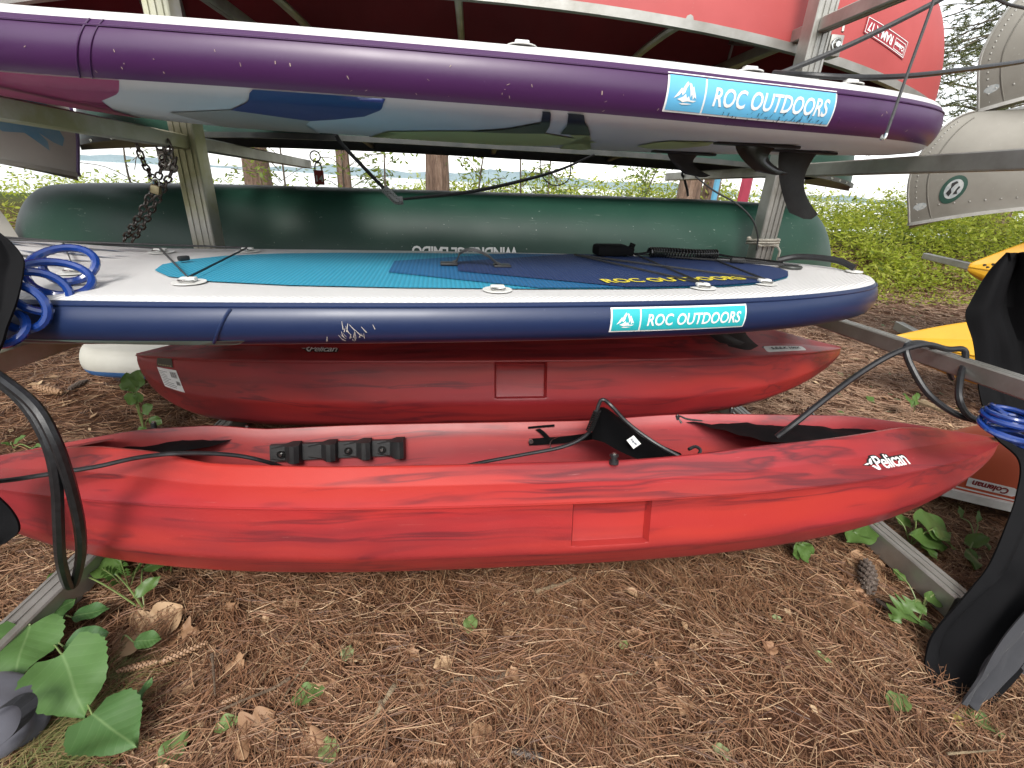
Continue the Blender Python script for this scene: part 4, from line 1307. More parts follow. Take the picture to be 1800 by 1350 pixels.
class Kayak:
    def __init__(s, L, Bm=0.33, depth=0.235, rec=(0.05, 0.26), hc=0.085, open_=0.88, pl=9.0, pr_=3.6):
        s.L, s.Bm, s.depth, s.rec, s.hc0, s.open, s.pl, s.pr = L, Bm, depth, rec, hc, open_, pl, pr_
    def B(s, t):
        a = min(1, abs(t))
        e = 2.5 if t < 0 else 2.3
        return 0.010 * (1 - a ** 30) + (s.Bm - 0.010) * (1 - a ** e) ** 0.85
    def C(s, t):
        a = abs(t) / s.open
        if a >= 1: return 0.0
        return 0.235 * (1 - a ** 3.2) ** 0.75 * min(1, s.B(t) / s.Bm * 1.05)
    def d(s, t):
        a = min(1, abs(t))
        return 0.018 + (s.depth - 0.018) * (1 - a ** (s.pl if t < 0 else s.pr)) ** (0.8 if t < 0 else 0.9)
    def sheer(s, t): return 0.035 * abs(t) ** 3 * (1 if t > 0 else 0.6)
    def hc(s, t):
        a = abs(t)
        base = s.hc0 + 0.022 * (smooth(0.12, 0.42, t) + smooth(-0.50, -0.62, t)) 
        return base * (1 - 0.92 * max(0, (a - 0.70) / 0.30) ** 1.3)
    def sec(s, t):
        """half sections: hull (keel->seam), deck (seam->coaming), tub"""
        B, C, d, hc = s.B(t), s.C(t), s.d(t), s.hc(t)
        x = t * s.L / 2
        f = d / s.depth
        ins = 0.0
        if s.rec and s.rec[0] <= x <= s.rec[1]: ins = 0.022
        hull = [(0, -d), (0.58 * B, -d), (0.75 * B, -0.90 * d), (0.945 * B, -0.60 * d), (0.950 * B, -0.53 * d), (0.9515 * B - ins, -0.51 * d), (0.975 * B - ins, -0.13 * d), (B - min(0.004, B * .2) - ins * 0.9, -0.008 * f), (B - 0.002, 0)]
        hull = round_poly(hull, [0, 0.03, 0.010, 0.010, 0.002, 0.002, 0.006, 0.004, 0])
        rx = C + 0.42 * (B - C) if C > 0.02 else max(C + 0.42 * (B - C), 0.45 * B)
        deck = [(B, 0.0), (B + 0.003 * min(1, B / .05), 0.004), (rx, hc * 0.44), (C + 0.004, hc), (max(0, C - 0.006), hc - 0.002)]
        deck = round_poly(deck, [0, 0.002, 0.003, 0.008, 0])
        ci = max(0, C - 0.006)
        tub = [(ci, hc - 0.002), (ci * 0.955, hc - 0.03), (ci * 0.90, -0.35 * d), (ci * 0.80, -d + 0.05), (0, -d + 0.045)]
        tub = round_poly(tub, [0, 0.02, 0.03, 0.03, 0])
        return hull, deck, tub
    def ts(s, n=84):
        out = []
        for i in range(n + 1):
            u = -1 + 2 * i / n
            out.append(math.copysign(1 - (1 - abs(u)) ** 1.5, u))
        if s.rec:
            for q in s.rec:
                out += [(q - 0.004) * 2 / s.L, (q + 0.004) * 2 / s.L]
        return sorted(out)
    def build(s, root, m, inm):
        H, D, T = [], [], []
        for t in s.ts():
            x = t * s.L / 2; z0 = s.sheer(t)
            h, d, tb = s.sec(t)
            H.append([Vector((x, -y, z + z0)) for y, z in h[::-1]] + [Vector((x, y, z + z0)) for y, z in h[1:]])
            D.append([Vector((x, -y, z + z0)) for y, z in d] + [Vector((x, y, z + z0)) for y, z in d[::-1]])
            T.append([Vector((x, -y, z + z0)) for y, z in tb] + [Vector((x, y, z + z0)) for y, z in tb[::-1][1:]])
        loft_mesh('hull', H, m, root, 32)
        # deck: two sides that meet on the centre line beyond the cockpit
        bm = bmesh.new()
        n = len(D[0]); hlf = n // 2
        vs = [[bm.verts.new(p) for p in r] for r in D]
        tl = s.ts()
        for i in range(len(D) - 1):
            for k in range(n - 1):
                if k == hlf - 1 and (s.C(tl[i]) > 0.007 or s.C(tl[i + 1]) > 0.007): continue
                bm.faces.new((vs[i][k], vs[i][k + 1], vs[i + 1][k + 1], vs[i + 1][k]))
        clean(bm)
        mesh('deck', bm, m, root, 32)
        loft_mesh('cockpit', [r for r, t in zip(T, tl) if abs(t) < s.open], inm, root, 40)
        # rolled lip along the seam
        for sd in (-1, 1):
            pts = [Vector((t * s.L / 2, sd * (s.B(t) + 0.001), s.sheer(t) + 0.001)) for t in tl]
            mesh('seam_lip', tube(pts, 0.0035, 5, spline=False), m, root)
    def side(s, x, k, sd=-1, off=0.002):
        """k 0..1 between seam and ridge on the deck side; k -1..0 between seam and the upper hull chine"""
        t = x * 2 / s.L
        B, C, d, hc = s.B(t), s.C(t), s.d(t), s.hc(t)
        rx = C + 0.42 * (B - C) if C > 0.02 else max(C + 0.42 * (B - C), 0.45 * B)
        z0 = s.sheer(t)
        if k >= 0:
            y = B + (rx - B) * k; z = hc * 0.44 * k
            nrm = Vector((0, hc * 0.44, B - rx)).normalized()
        else:
            pts = [(0.975 * B, -0.13 * d), (0.945 * B, -0.56 * d), (0.75 * B, -0.90 * d)]
            q = -k * 2
            i = min(1, int(q)); f = q - i
            y = pts[i][0] + (pts[i + 1][0] - pts[i][0]) * f; z = pts[i][1] + (pts[i + 1][1] - pts[i][1]) * f
            nrm = Vector((0, -(pts[i + 1][1] - pts[i][1]), -(pts[i][0] - pts[i + 1][0]))).normalized()
        return Vector((x, sd * (y + nrm.y * off), z0 + z + nrm.z * off))

def pelican_logo(name, fn, parent, sc, step=(0.03, 0.02)):
    """white name with black outline and a bird's head in front"""
    def dr(layer):
        bm = text_bm('Pelican', 1.0, 0.012, 0.08, 0.9)
        if layer == 0:
            base_ = bpy.data.meshes.new('b'); bm.to_mesh(base_)
            for k in range(10):
                n0 = len(bm.verts); bm.from_mesh(base_); bm.verts.ensure_lookup_table()
                for v in bm.verts[n0:]: v.co += Vector((0.13 * math.cos(k * math.pi / 5), 0.085 * math.sin(k * math.pi / 5), 0))
            bpy.data.meshes.remove(base_)
        return bm
    ref = dr(1)
    wd = max(v.co.x for v in ref.verts) - min(v.co.x for v in ref.verts)
    x0 = min(v.co.x for v in ref.verts); 
    ymid = 0.02
    ref.free()
    head_o = [(-0.62, 0.02), (-0.40, 0.12), (-0.30, 0.16), (-0.20, 0.34), (-0.06, 0.44), (0.12, 0.40), (0.2, 0.1), (0.14, -0.30), (0.06, -0.52), (-0.10, -0.46), (-0.22, -0.28), (-0.34, -0.16), (-0.40, -0.06)]
    head_w = [[(-0.55, 0.02), (-0.36, 0.08), (-0.28, 0.10), (-0.30, 0.0), (-0.40, -0.02)], [(-0.22, 0.14), (-0.12, 0.30), (0.0, 0.38), (-0.04, 0.20), (-0.10, 0.02), (-0.18, -0.06), (-0.26, 0.02)],
              [(-0.24, -0.14), (-0.10, -0.10), (0.02, -0.30), (0.04, -0.46), (-0.06, -0.40), (-0.14, -0.26)]]
    out = None
    for layer in (0, 1):
        bm = dr(layer)
        hb = poly_bm([head_o] if layer == 0 else head_w)
        hm = bpy.data.meshes.new('h'); hb.to_mesh(hm); hb.free()
        for v in bm.verts:
            v.co = Vector(((v.co.x - x0) * 1.75 / wd + 0.02, (v.co.y - ymid) * 1.28, 0))
        bm.from_mesh(hm); bpy.data.meshes.remove(hm)
        for v in bm.verts:
            v.co = Vector(((v.co.x - 0.6) * sc, v.co.y * sc, 0))
        o = patch(name if layer == 0 else 'logo_face', bm, fn(0.002 + 0.0015 * layer), M['black_print'] if layer == 0 else M['white_print'], parent if layer == 0 else out, step)
        if layer == 0: out = o
    return out

KA = Kayak(3.20, 0.325, 0.225, (0.078, 0.268), hc=0.074, pl=4.6)
kay_a = thing('kayak', 'front red swirled kayak with open cockpit lying on the base beams', 'kayak', (0.175, 1.20, 0.340), (R(-15.5), R(-1.2), R(0.8)))
KA.build(kay_a, M['kayak_a'], M['kayak_a'])
kinv = rootm(kay_a).inverted()
def ka_fn(xc, kc):
    return lambda off: (lambda x, v: KA.side(xc + x, kc + v / 0.105, -1, off))
pelican_logo('name_logo', ka_fn(1.00, 0.62), kay_a, 0.072)

# foot braces: toothed rails on both inner walls
def brace(sd):
    x0, x1 = -0.805, -0.385
    t = (x0 + x1) / KA.L
    def wall(x, z, off=0.0):
        tt = x * 2 / KA.L
        C = max(0, KA.C(tt) - 0.006)
        d = KA.d(tt); hc = KA.hc(tt)
        f = smooth(0, 1, 0)
        zt, zb = hc - 0.03, -0.35 * d
        q = (z - zb) / (zt - zb)
        y = C * (0.90 + 0.055 * q)
        return Vector((x, sd * (y - off), z + 0.022 + KA.sheer(tt)))
    rows = []
    for i in range(13):
        x = x0 + (x1 - x0) * i / 12
        rows.append([wall(x, -0.052, 0.001), wall(x, -0.050, 0.014), wall(x, 0.002, 0.014), wall(x, 0.004, 0.001)])
    b = loft_mesh('foot_brace', rows, M['black_plastic'], kay_a, 30)
    for i in range(4):
        x = x0 + 0.055 + (x1 - x0 - 0.095) * i / 3
        pg = []
        prof = [(-0.052, 0.016), (-0.01, 0.020), (0.012, 0.045), (0.026, 0.050), (0.038, 0.040), (0.040, 0.014)]
        for j, (dx, o) in enumerate(prof):
            pinch = 0.55 if j == 0 else (0.8 if j == 1 else 1.0)
            zc_, hz = -0.024, 0.037 * pinch
            pg.append([wall(x + dx, zc_ - hz, 0.012), wall(x + dx, zc_ - hz * 0.75, o), wall(x + dx, zc_ + hz * 0.75, o), wall(x + dx, zc_ + hz, 0.012)])
        bm = bmesh.new(); v, f = loft(pg, True); n_ = len(v); f.append((0, 1, 2, 3)); f.append((n_ - 4, n_ - 3, n_ - 2, n_ - 1)); add(bm, (v, f))
        mesh('foot_peg', bm, M['black_plastic'], b, 30)
        if i != 1:
            sx = x - 0.035 if i else x - 0.020
            p = wall(sx, -0.026, 0.021)
            mesh('screw', merge(disc(p, 0.013, 0.006, 'Y', 12)), M['black_gloss'], b)
            mesh('screw', merge(disc(wall(sx, -0.026, 0.027), 0.005, 0.004, 'Y', 8)), M['bright_metal'], b)
brace(1); brace(-1)

# mesh covers over bow and stern wells, held by studs
def cover(pts, sag, studs):
    bm = poly_bm([[(a, b) for a, b in pts]])
    def fn(x, y):
        t = x * 2 / KA.L
        q = math.sin(x * 37 + y * 21) * 0.004 + math.sin(x * 71 - y * 33) * 0.0025
        return Vector((x, y, KA.hc(t) + KA.sheer(t) - sag + q - 0.02 * (1 - min(1, abs(y) / 0.2))))
    c = patch('well_cover', bm, fn, M['black_fabric'], kay_a, (0.03, 0.03))
    for (x, y, dz) in studs:
        t = x * 2 / KA.L
        p = Vector((x, y, KA.hc(t) + KA.sheer(t) + dz))
        s_ = mesh('stud', merge(disc(p, 0.008, 0.016, 'Z', 10), tube([p, p + Vector((0.012, -0.012, -0.018))], 0.004, 6, spline=False)), M['black_plastic'], c)
        mesh('stud_cap', merge(disc(p + Vector((0, 0, 0.010)), 0.0055, 0.005, 'Z', 8)), M['bright_metal'], c)
cover([(-1.20, 0.02), (-1.17, 0.07), (-1.05, 0.135), (-0.93, 0.175), (-0.90, 0.165), (-0.98, 0.04), (-1.05, -0.05), (-1.17, -0.04)], 0.035, [(-0.885, 0.185, -0.012), (-1.13, 0.13, 0.002)])
cover([(0.60, 0.20), (0.66, 0.20), (0.90, 0.195), (1.10, 0.14), (1.24, 0.075), (1.24, -0.06), (1.10, -0.12), (0.95, -0.16), (0.80, -0.05)], 0.03, [(0.575, 0.212, -0.012), (0.78, 0.215, 0.006), (1.05, 0.175, 0.006)])
mesh('cover_cord', tube([(0.58, 0.212, KA.hc(0.37) - 0.005), (0.61, 0.203, KA.hc(0.37) - 0.016), (0.66, 0.195, KA.hc(0.4) - 0.022)], 0.004, 6, 3), M['cord_black'], kay_a)

# seat: back pad folded forward, cushion, straps
sp = lambda p: kinv @ Vector(p)
st = []
A0 = [(0.409, 1.340, 0.447), (0.441, 1.340, 0.460), (0.493, 1.320, 0.431), (0.584, 1.280, 0.376), (0.691, 1.240, 0.334)]
A1 = [(0.371, 1.200, 0.421), (0.401, 1.170, 0.427), (0.446, 1.140, 0.413), (0.507, 1.100, 0.406), (0.573, 1.060, 0.413)]
A0 = catmull([sp(p) for p in A0], 4); A1 = catmull([sp(p) for p in A1], 4)
rows = []
for a, b in zip(A0, A1):
    r = []
    for k in range(9):
        t = k / 8
        r.append(a.lerp(b, t) + Vector((0, 0, 0.026 * math.sin(math.pi * t))))
    rows.append(r)
bm = bmesh.new(); add(bm, loft(rows))
ret = bmesh.ops.solidify(bm, geom=bm.faces[:], thickness=0.018)
seat = mesh('seat', bm, M['black_fabric'], kay_a, 50)
bm = bmesh.new()
for v, f in [box((0, 0, 0), (0.30, 0.30, 0.05), None, 0.018)]:
    add(bm, (v, f), Matrix.Translation((0.28, 0.0, -KA.depth + 0.075)))
mesh('seat_cushion', bm, M['black_fabric'], seat, 40)
tagp = [sp(p) for p in ((0.457, 1.170, 0.420), (0.480, 1.180, 0.430), (0.498, 1.160, 0.414), (0.474, 1.150, 0.403))]
tn = (tagp[1] - tagp[0]).cross(tagp[3] - tagp[0]).normalized()
if tn.y > 0: tn = -tn
tagp = [p + tn * 0.045 for p in tagp]
tg = mesh('seat_tag', (tagp, [(0, 1, 2, 3)]), M['white_print'], seat)
bm = text_bm('Ergofit', 0.0085, 0.0002)
tu = (tagp[2] - tagp[1]).normalized(); tv = (tagp[1] - tagp[0]).normalized(); tc = sum(tagp, Vector()) / 4
for v in bm.verts: v.co = tc + tu * v.co.x + tv * v.co.y + tn * 0.001
mesh('lettering', bm, M['sup_navy'], seat)
def strap(pts, w, m=None, name='strap', up=Vector((0, 0.35, 1))):
    pts = catmull([sp(p) for p in pts], 4)
    rows = []
    for p in pts:
        rows.append([p - up.normalized() * w / 2, p + up.normalized() * w / 2])
    bm = bmesh.new(); add(bm, loft(rows)); bmesh.ops.solidify(bm, geom=bm.faces[:], thickness=0.003)
    return mesh(name, bm, m or M['black_fabric'], kay_a, 50)
strap([(0.212, 1.405, 0.289), (0.271, 1.400, 0.297), (0.348, 1.385, 0.313), (0.419, 1.330, 0.359)], 0.024)
strap([(0.241, 1.420, 0.333), (0.261, 1.410, 0.321), (0.288, 1.400, 0.293)], 0.018, up=Vector((1, 0.1, 0.2)))
strap([(0.208, 1.425, 0.335), (0.251, 1.425, 0.340), (0.301, 1.425, 0.345)], 0.008)
mesh('buckle', merge(disc(sp((0.217, 1.395, 0.297)), 0.009, 0.006, 'Y', 10)), M['bright_metal'], kay_a)
mesh('strap_loop', tube([sp(p) for p in ((0.313, 1.370, 0.331), (0.283, 1.360, 0.323), (0.279, 1.350, 0.302), (0.298, 1.340, 0.295))], 0.0022, 5, 4), M['bright_metal'], kay_a)
# rubber plug on the near edge, paddle-park hook
tt = 0.12
tq = 0.195 * 2 / KA.L
pp = Vector((0.195, -(KA.C(tq) + 0.012), KA.hc(tq) + KA.sheer(tq) - 0.006))
pl_ = mesh('rim_stud', merge(disc(pp + Vector((0, 0, 0.005)), 0.012, 0.010, 'Z', 12), disc(pp + Vector((0, 0, 0.016)), 0.008, 0.012, 'Z', 12), disc(pp + Vector((0, 0, 0.022)), 0.0115, 0.005, 'Z', 12)), M['black_rubber'], kay_a)
mesh('stud_cap', disc(pp + Vector((0, 0, 0.027)), 0.006, 0.004, 'Z', 10), M['bright_metal'], pl_)
hk = [sp(p) for p in ((0.615, 1.080, 0.460), (0.637, 1.090, 0.463), (0.649, 1.080, 0.458), (0.641, 1.070, 0.447))]
mesh('hook', tube(hk, 0.005, 6, 4), M['black_rubber'], kay_a)
# grab hole moulded in the bow deck
gh_ = [KA.side(-1.26 + 0.075 * math.cos(a), 0.0) * 0 + Vector((-1.245 + 0.075 * math.cos(a), 0.02 + 0.028 * math.sin(a), KA.hc(-0.81) + KA.sheer(-0.81) - 0.004 + 0.012 * math.cos(a))) for a in [2 * math.pi * k / 16 for k in range(16)]]
mesh('grab_recess', (gh_, [tuple(range(16))]), M['canoe_red_inside'], kay_a)

# ---- second kayak leaning behind the first
KB = Kayak(2.90, 0.335, 0.245, (-0.090, 0.085), hc=0.09)
kay_b = thing('kayak', 'rear red swirled kayak with a white sticker on its end, wedged under the navy paddleboard', 'kayak', (0.178, 1.80, 0.452), (R(-19), R(-1.4), R(0.6)))
KB.build(kay_b, M['kayak_b'], M['kayak_b'])
def kb_fn(xc, kc):
    return lambda off: (lambda x, v: KB.side(xc + x, kc + v / 0.105, -1, off))
pelican_logo('name_logo', kb_fn(-0.70, 1.0), kay_b, 0.056)
badge = []
for (cx_, cy_, a0) in ((0.098, 0.012, 0), (-0.098, 0.012, 90), (-0.098, -0.012, 180), (0.098, -0.012, 270)):
    for k in range(5):
        a = R(a0 + k * 22.5)
        badge.append((cx_ + 0.012 * math.cos(a), cy_ + 0.012 * math.sin(a)))
bd = patch('model_badge', poly_bm([[(a * 1.06, b * 1.18) for a, b in badge]]), kb_fn(1.08, 0.45)(0.002), M['black_print'], kay_b, (0.03, 0.01))
patch('badge_plate', poly_bm([badge]), kb_fn(1.08, 0.45)(0.004), mat('grey badge', (0.52, 0.52, 0.5), None, 30, 0.4), bd, (0.03, 0.01))
bm = text_bm('S.E.E.K 100X', 0.030, 0.0013, 0, 1.05); scale_bm(bm, 0.95, 0.85)
patch('lettering', bm, kb_fn(1.08, 0.45)(0.0075), M['black_print'], bd, (0.03, 0.01))
def kbh(xc, kc):
    return lambda off: (lambda x, v: KB.side(xc + x + v * -0.35, kc + v / 0.20, -1, off))
sf = kbh(-1.262, -0.30)
s1 = patch('data_sticker', poly_bm([[(-0.045, -0.046), (0.045, -0.046), (0.045, 0.040), (-0.045, 0.040)]]), sf(0.002), M['white_print'], kay_b, (0.03, 0.012))
lines = []
for i in range(9):
    y = 0.024 - i * 0.0075
    x1 = -0.04 + rng.uniform(0.02, 0.045 if i < 4 else 0.065)
    lines.append([(-0.04, y), (x1, y), (x1, y + 0.0018), (-0.04, y + 0.0018)])
for i in range(9):
    x = 0.012 + i * 0.0032
    w_ = 0.0009 + 0.0009 * (i % 3 == 0)
    lines.append([(x, 0.006), (x + w_, 0.006), (x + w_, 0.030), (x, 0.030)])
for i in range(6):
    x = 0.024 + i * 0.0028
    lines.append([(x, -0.022), (x + 0.0012, -0.022), (x + 0.0012, -0.006), (x, -0.006)])
patch('sticker_print', poly_bm(lines), sf(0.0032), M['black_print'], s1, (0.05, 0.05))
patch('metal_label', poly_bm([[(-0.038, 0.046), (0.038, 0.050), (0.038, 0.064), (-0.038, 0.060)]]), sf(0.0022), M['dark_label'], kay_b, (0.03, 0.012))
patch('label_print', poly_bm([[(-0.03 + i * 0.008, 0.0525), (-0.025 + i * 0.008, 0.053), (-0.025 + i * 0.008, 0.058), (-0.03 + i * 0.008, 0.0575)] for i in range(8)]), sf(0.0034), M['brass'], kay_b, (0.05, 0.05))

# ---- yellow sit-on-top kayaks on the right hand rack
def yellow(label, tip, yaw, blunt):
    d = Vector((math.cos(yaw), math.sin(yaw), 0))
    k = Kayak(2.9, 0.34, 0.16 if blunt else 0.22, None, hc=0.25 if blunt else 0.14, open_=0.5, pl=5 if blunt else 4, pr_=4)
    c = Vector(tip) + d * 1.45
    r = thing('kayak', label, 'kayak', tuple(c), (R(0), 0, yaw))
    k.build(r, M['yellow_plastic'], M['yellow_plastic'])
    return r, k
ky1, k1 = yellow('yellow kayak nose with four bolt holes on the middle arm of the right rack', (3.116, 2.750, 0.756), R(-20), True)
for (dx, dk) in ((0.05, 0.35), (0.085, 0.42), (0.04, 0.75), (0.075, 0.80)):
    p = k1.side(-1.45 + dx + 0.02, dk, -1, 0.001)
    mesh('bolt_hole', disc(p, 0.008, 0.012, 'Y', 10), M['black_plastic'], ky1)
ky2, k2 = yellow('yellow kayak with a flat topped nose low on the right rack', (2.484, 2.450, 0.369), R(-14), False)

# ---------------------------------------------------------------- cables, cords, chain
def cable(name, label, cat, strands, m, r, group=None, sides=8, n=8):
    o = mesh(name, merge(*[tube(s, r, sides, n) for s in strands]), m)
    return tag(o, label, cat, group)

cable('security_cable', 'thick black cable hanging in a long double loop round the left base beam', 'cable',
      [[(-1.117, 1.000, 0.710), (-0.994, 0.960, 0.713), (-0.887, 0.900, 0.697), (-0.835, 0.870, 0.654), (-0.812, 0.850, 0.596), (-0.815, 0.840, 0.523), (-0.842, 0.840, 0.424), (-0.887, 0.860, 0.314), (-0.958, 0.920, 0.187), (-0.985, 0.950, 0.138),
        (-0.966, 0.950, 0.160), (-0.883, 0.900, 0.284), (-0.834, 0.870, 0.384), (-0.803, 0.850, 0.481), (-0.788, 0.840, 0.557), (-0.787, 0.840, 0.622), (-0.814, 0.860, 0.676), (-0.870, 0.890, 0.709), (-0.979, 0.950, 0.730), (-1.112, 1.000, 0.723)]],
      M['cable_black'], 0.0105)
cable('lock_cable', 'thin black cable crossing the bow of the front red kayak into its cockpit', 'cable',
      [[(-1.084, 0.930, 0.458), (-1.011, 0.950, 0.456), (-0.944, 0.970, 0.458), (-0.860, 0.990, 0.464), (-0.783, 1.010, 0.475), (-0.711, 1.020, 0.480), (-0.652, 1.050, 0.463), (-0.588, 1.080, 0.437), (-0.530, 1.100, 0.405), (-0.471, 1.160, 0.332), (-0.310, 1.200, 0.274), (-0.105, 1.180, 0.314), (0.029, 1.150, 0.369), (0.160, 1.150, 0.398), (0.274, 1.150, 0.425), (0.337, 1.150, 0.463), (0.356, 1.150, 0.513), (0.366, 1.160, 0.559), (0.377, 1.160, 0.572), (0.400, 1.150, 0.557), (0.438, 1.100, 0.528), (0.497, 1.050, 0.499), (0.562, 1.020, 0.473)]],
      M['cable_black'], 0.0055)
cable('cable_wrap', 'coiled black wire wound round the cable above the kayak seat', 'cable wrap',
      [[Vector((0.344, 1.145, 0.481)).lerp(Vector((0.359, 1.145, 0.545)), k / 60) + Vector((0.010 * math.cos(k * 1.05), 0.010 * math.sin(k * 1.05), 0)) for k in range(61)]],
      M['black_gloss'], 0.0022, n=1, sides=5)
cable('security_cable', 'black cable knotted over the right arm and running into the front kayak', 'cable',
      [[(0.895, 1.120, 0.478), (0.941, 1.120, 0.528), (1.022, 1.140, 0.592), (1.127, 1.170, 0.661), (1.219, 1.180, 0.721), (1.304, 1.180, 0.751), (1.382, 1.180, 0.739), (1.431, 1.180, 0.740), (1.427, 1.160, 0.722), (1.367, 1.100, 0.681), (1.342, 1.060, 0.638), (1.364, 1.040, 0.599), (1.400, 1.020, 0.585), (1.454, 1.000, 0.586)],
       [(1.460, 1.000, 0.576), (1.411, 1.020, 0.582), (1.355, 1.060, 0.589), (1.291, 1.100, 0.632), (1.260, 1.150, 0.693), (1.253, 1.180, 0.734), (1.280, 1.200, 0.747), (1.347, 1.220, 0.742), (1.444, 1.260, 0.710), (1.564, 1.320, 0.642), (1.636, 1.340, 0.584)]],
      M['cable_black'], 0.0085)

def coil(name, label, centres, rads, normals, m, r, tail=None, turns_per=1.0):
    """loose coil: one turn round each centre"""
    pts = []
    N = len(centres) - 1
    steps = int(N * turns_per * 14)
    nv = [Vector(x).normalized() for x in normals]
    for i in range(steps + 1):
        t = i / steps * N
        k = min(N - 1, int(t)); f = t - k
        c = Vector(centres[k]).lerp(Vector(centres[k + 1]), f)
        rr = rads[k] + (rads[k + 1] - rads[k]) * f
        nn = nv[k].lerp(nv[k + 1], f).normalized()
        u = nn.cross(Vector((0, 0, 1)))
        u = (u if u.length > 1e-3 else Vector((1, 0, 0))).normalized()
        w = nn.cross(u)
        a = i / 14 * 2 * math.pi
        pts.append(c + (u * math.cos(a) + w * math.sin(a)) * rr)
    if tail: pts += [Vector(p) for p in tail]
    o = mesh(name, tube(pts, r, 8, 2), m)
    return tag(o, label, 'cable lock')
coil('coiled_cable_lock', 'bright blue coiled cable lock lying over the nose of the navy paddleboard',
     [(-0.944, 1.200, 0.905), (-0.914, 1.140, 0.883), (-0.913, 1.080, 0.865), (-0.914, 1.020, 0.844), (-0.932, 0.990, 0.826), (-0.977, 0.970, 0.785)],
     [0.050, 0.062, 0.060, 0.050, 0.055, 0.05],
     [(0.1, -0.8, 0.5), (0.35, -0.45, 0.8), (0.45, -0.35, 0.8), (0.3, -0.9, 0.1), (0.3, -0.8, 0.4), (0.2, -0.3, 0.9)], M['blue_coil'], 0.0088)
coil('coiled_cable_lock', 'dark blue coiled cable lock bunched under the right arm end',
     [(1.331, 0.930, 0.665), (1.321, 0.920, 0.653), (1.334, 0.920, 0.638), (1.319, 0.910, 0.628), (1.334, 0.910, 0.612), (1.358, 0.920, 0.593), (1.327, 0.920, 0.642), (1.341, 0.930, 0.660)],
     [0.040, 0.046, 0.050, 0.052, 0.048, 0.042, 0.050, 0.040],
     [(0.1, 0.25, 0.95), (-0.15, -0.1, 0.95), (0.2, 0.12, 0.9), (-0.1, -0.2, 0.95), (0.15, 0.05, 0.95), (0.3, -0.1, 0.9), (-0.2, 0.5, 0.8), (0.2, -0.4, 0.9)], M['blue_coil'], 0.0062)
cable('tie_cable', 'black cable running level from the purple board to the right hand canoes', 'cable',
      [[(0.845, 1.500, 1.441), (0.868, 1.400, 1.421), (0.984, 1.360, 1.415), (1.157, 1.380, 1.433), (1.379, 1.450, 1.475), (1.648, 1.550, 1.531), (2.149, 1.750, 1.648)]], M['cable_black'], 0.0068)
cable('tie_strap', 'black strap rising from the purple board past the top of the ribbed post', 'strap',
      [[(0.847, 1.480, 1.435), (0.875, 1.470, 1.446), (1.028, 1.460, 1.514), (1.212, 1.450, 1.612), (1.367, 1.450, 1.702)]], M['cord_black'], 0.0068)
bc = thing('bungee_cord', 'thin black bungee cord stretched over the tail of the purple board with an end hook', 'bungee cord')
mesh('cord', tube([(1.051, 1.260, 1.616), (1.036, 1.240, 1.537), (1.006, 1.210, 1.400), (0.965, 1.165, 1.267)], 0.0036, 6, 4), M['cord_black'], bc)
mesh('hook', tube([(0.964, 1.163, 1.269), (0.962, 1.162, 1.259), (0.956, 1.165, 1.257), (0.962, 1.170, 1.265)], 0.003, 6, 3), M['bright_metal'], bc)
cable('tie_line', 'thin dark line crossing the corner above the plain aluminium canoe', 'line',
      [[(1.947, 2.200, 1.958), (2.119, 2.200, 1.898), (2.242, 2.200, 1.881), (2.513, 2.200, 1.870)]], M['cord_black'], 0.006)
pd = thing('tow_cord', 'black cord with a woven grip hanging below the purple board near the middle', 'cord')
mesh('cord', tube([(-0.514, 2.030, 1.251), (-0.500, 2.060, 1.219), (-0.428, 2.080, 1.142), (-0.352, 2.100, 1.064), (-0.325, 2.100, 1.044)], 0.0075, 6, 5), M['cord_black'], pd)
mesh('cord', tube([(-0.303, 2.100, 1.029), (-0.210, 2.100, 1.043), (-0.023, 2.100, 1.071), (0.163, 2.080, 1.116), (0.344, 2.060, 1.172), (0.484, 2.040, 1.237)], lambda t: 0.0045 + 0.003 * math.sin(math.pi * min(1, t * 1.1)), 6, 6), M['cord_black'], pd)
M['woven'] = mk_halftone('woven black and white cord', (0.35, 0.35, 0.35), (0.01, 0.01, 0.01))
gp = catmull([(-0.355, 2.095, 1.068), (-0.328, 2.090, 1.044), (-0.308, 2.090, 1.027), (-0.284, 2.095, 1.028)], 4)
mesh('grip', tube(gp, 0.017, 8, spline=False), M['woven'], pd)
cable('thin_wire', 'thin dark wire arching beside the ribbed post over the lower green canoe', 'wire',
      [[(1.005, 2.240, 1.186), (1.106, 2.240, 1.131), (1.218, 2.220, 1.081), (1.298, 2.200, 1.019), (1.346, 2.200, 0.945), (1.358, 2.200, 0.880)]], M['cord_black'], 0.0038)
cable('thin_wire', 'small drooping wire loop below the upper green canoe near the middle', 'wire',
      [[(0.331, 2.500, 1.273), (0.333, 2.500, 1.178), (0.371, 2.500, 1.129), (0.423, 2.500, 1.116), (0.478, 2.500, 1.150), (0.479, 2.500, 1.249)]], M['cord_black'], 0.0028)
cable('arm_strap', 'black strap wound round the far arm by the ribbed post', 'strap',
      [[(1.398, 3.300, 1.254), (1.379, 3.280, 1.225), (1.401, 3.280, 1.195), (1.444, 3.300, 1.127), (1.455, 3.300, 1.092)]], M['cord_black'], 0.008)

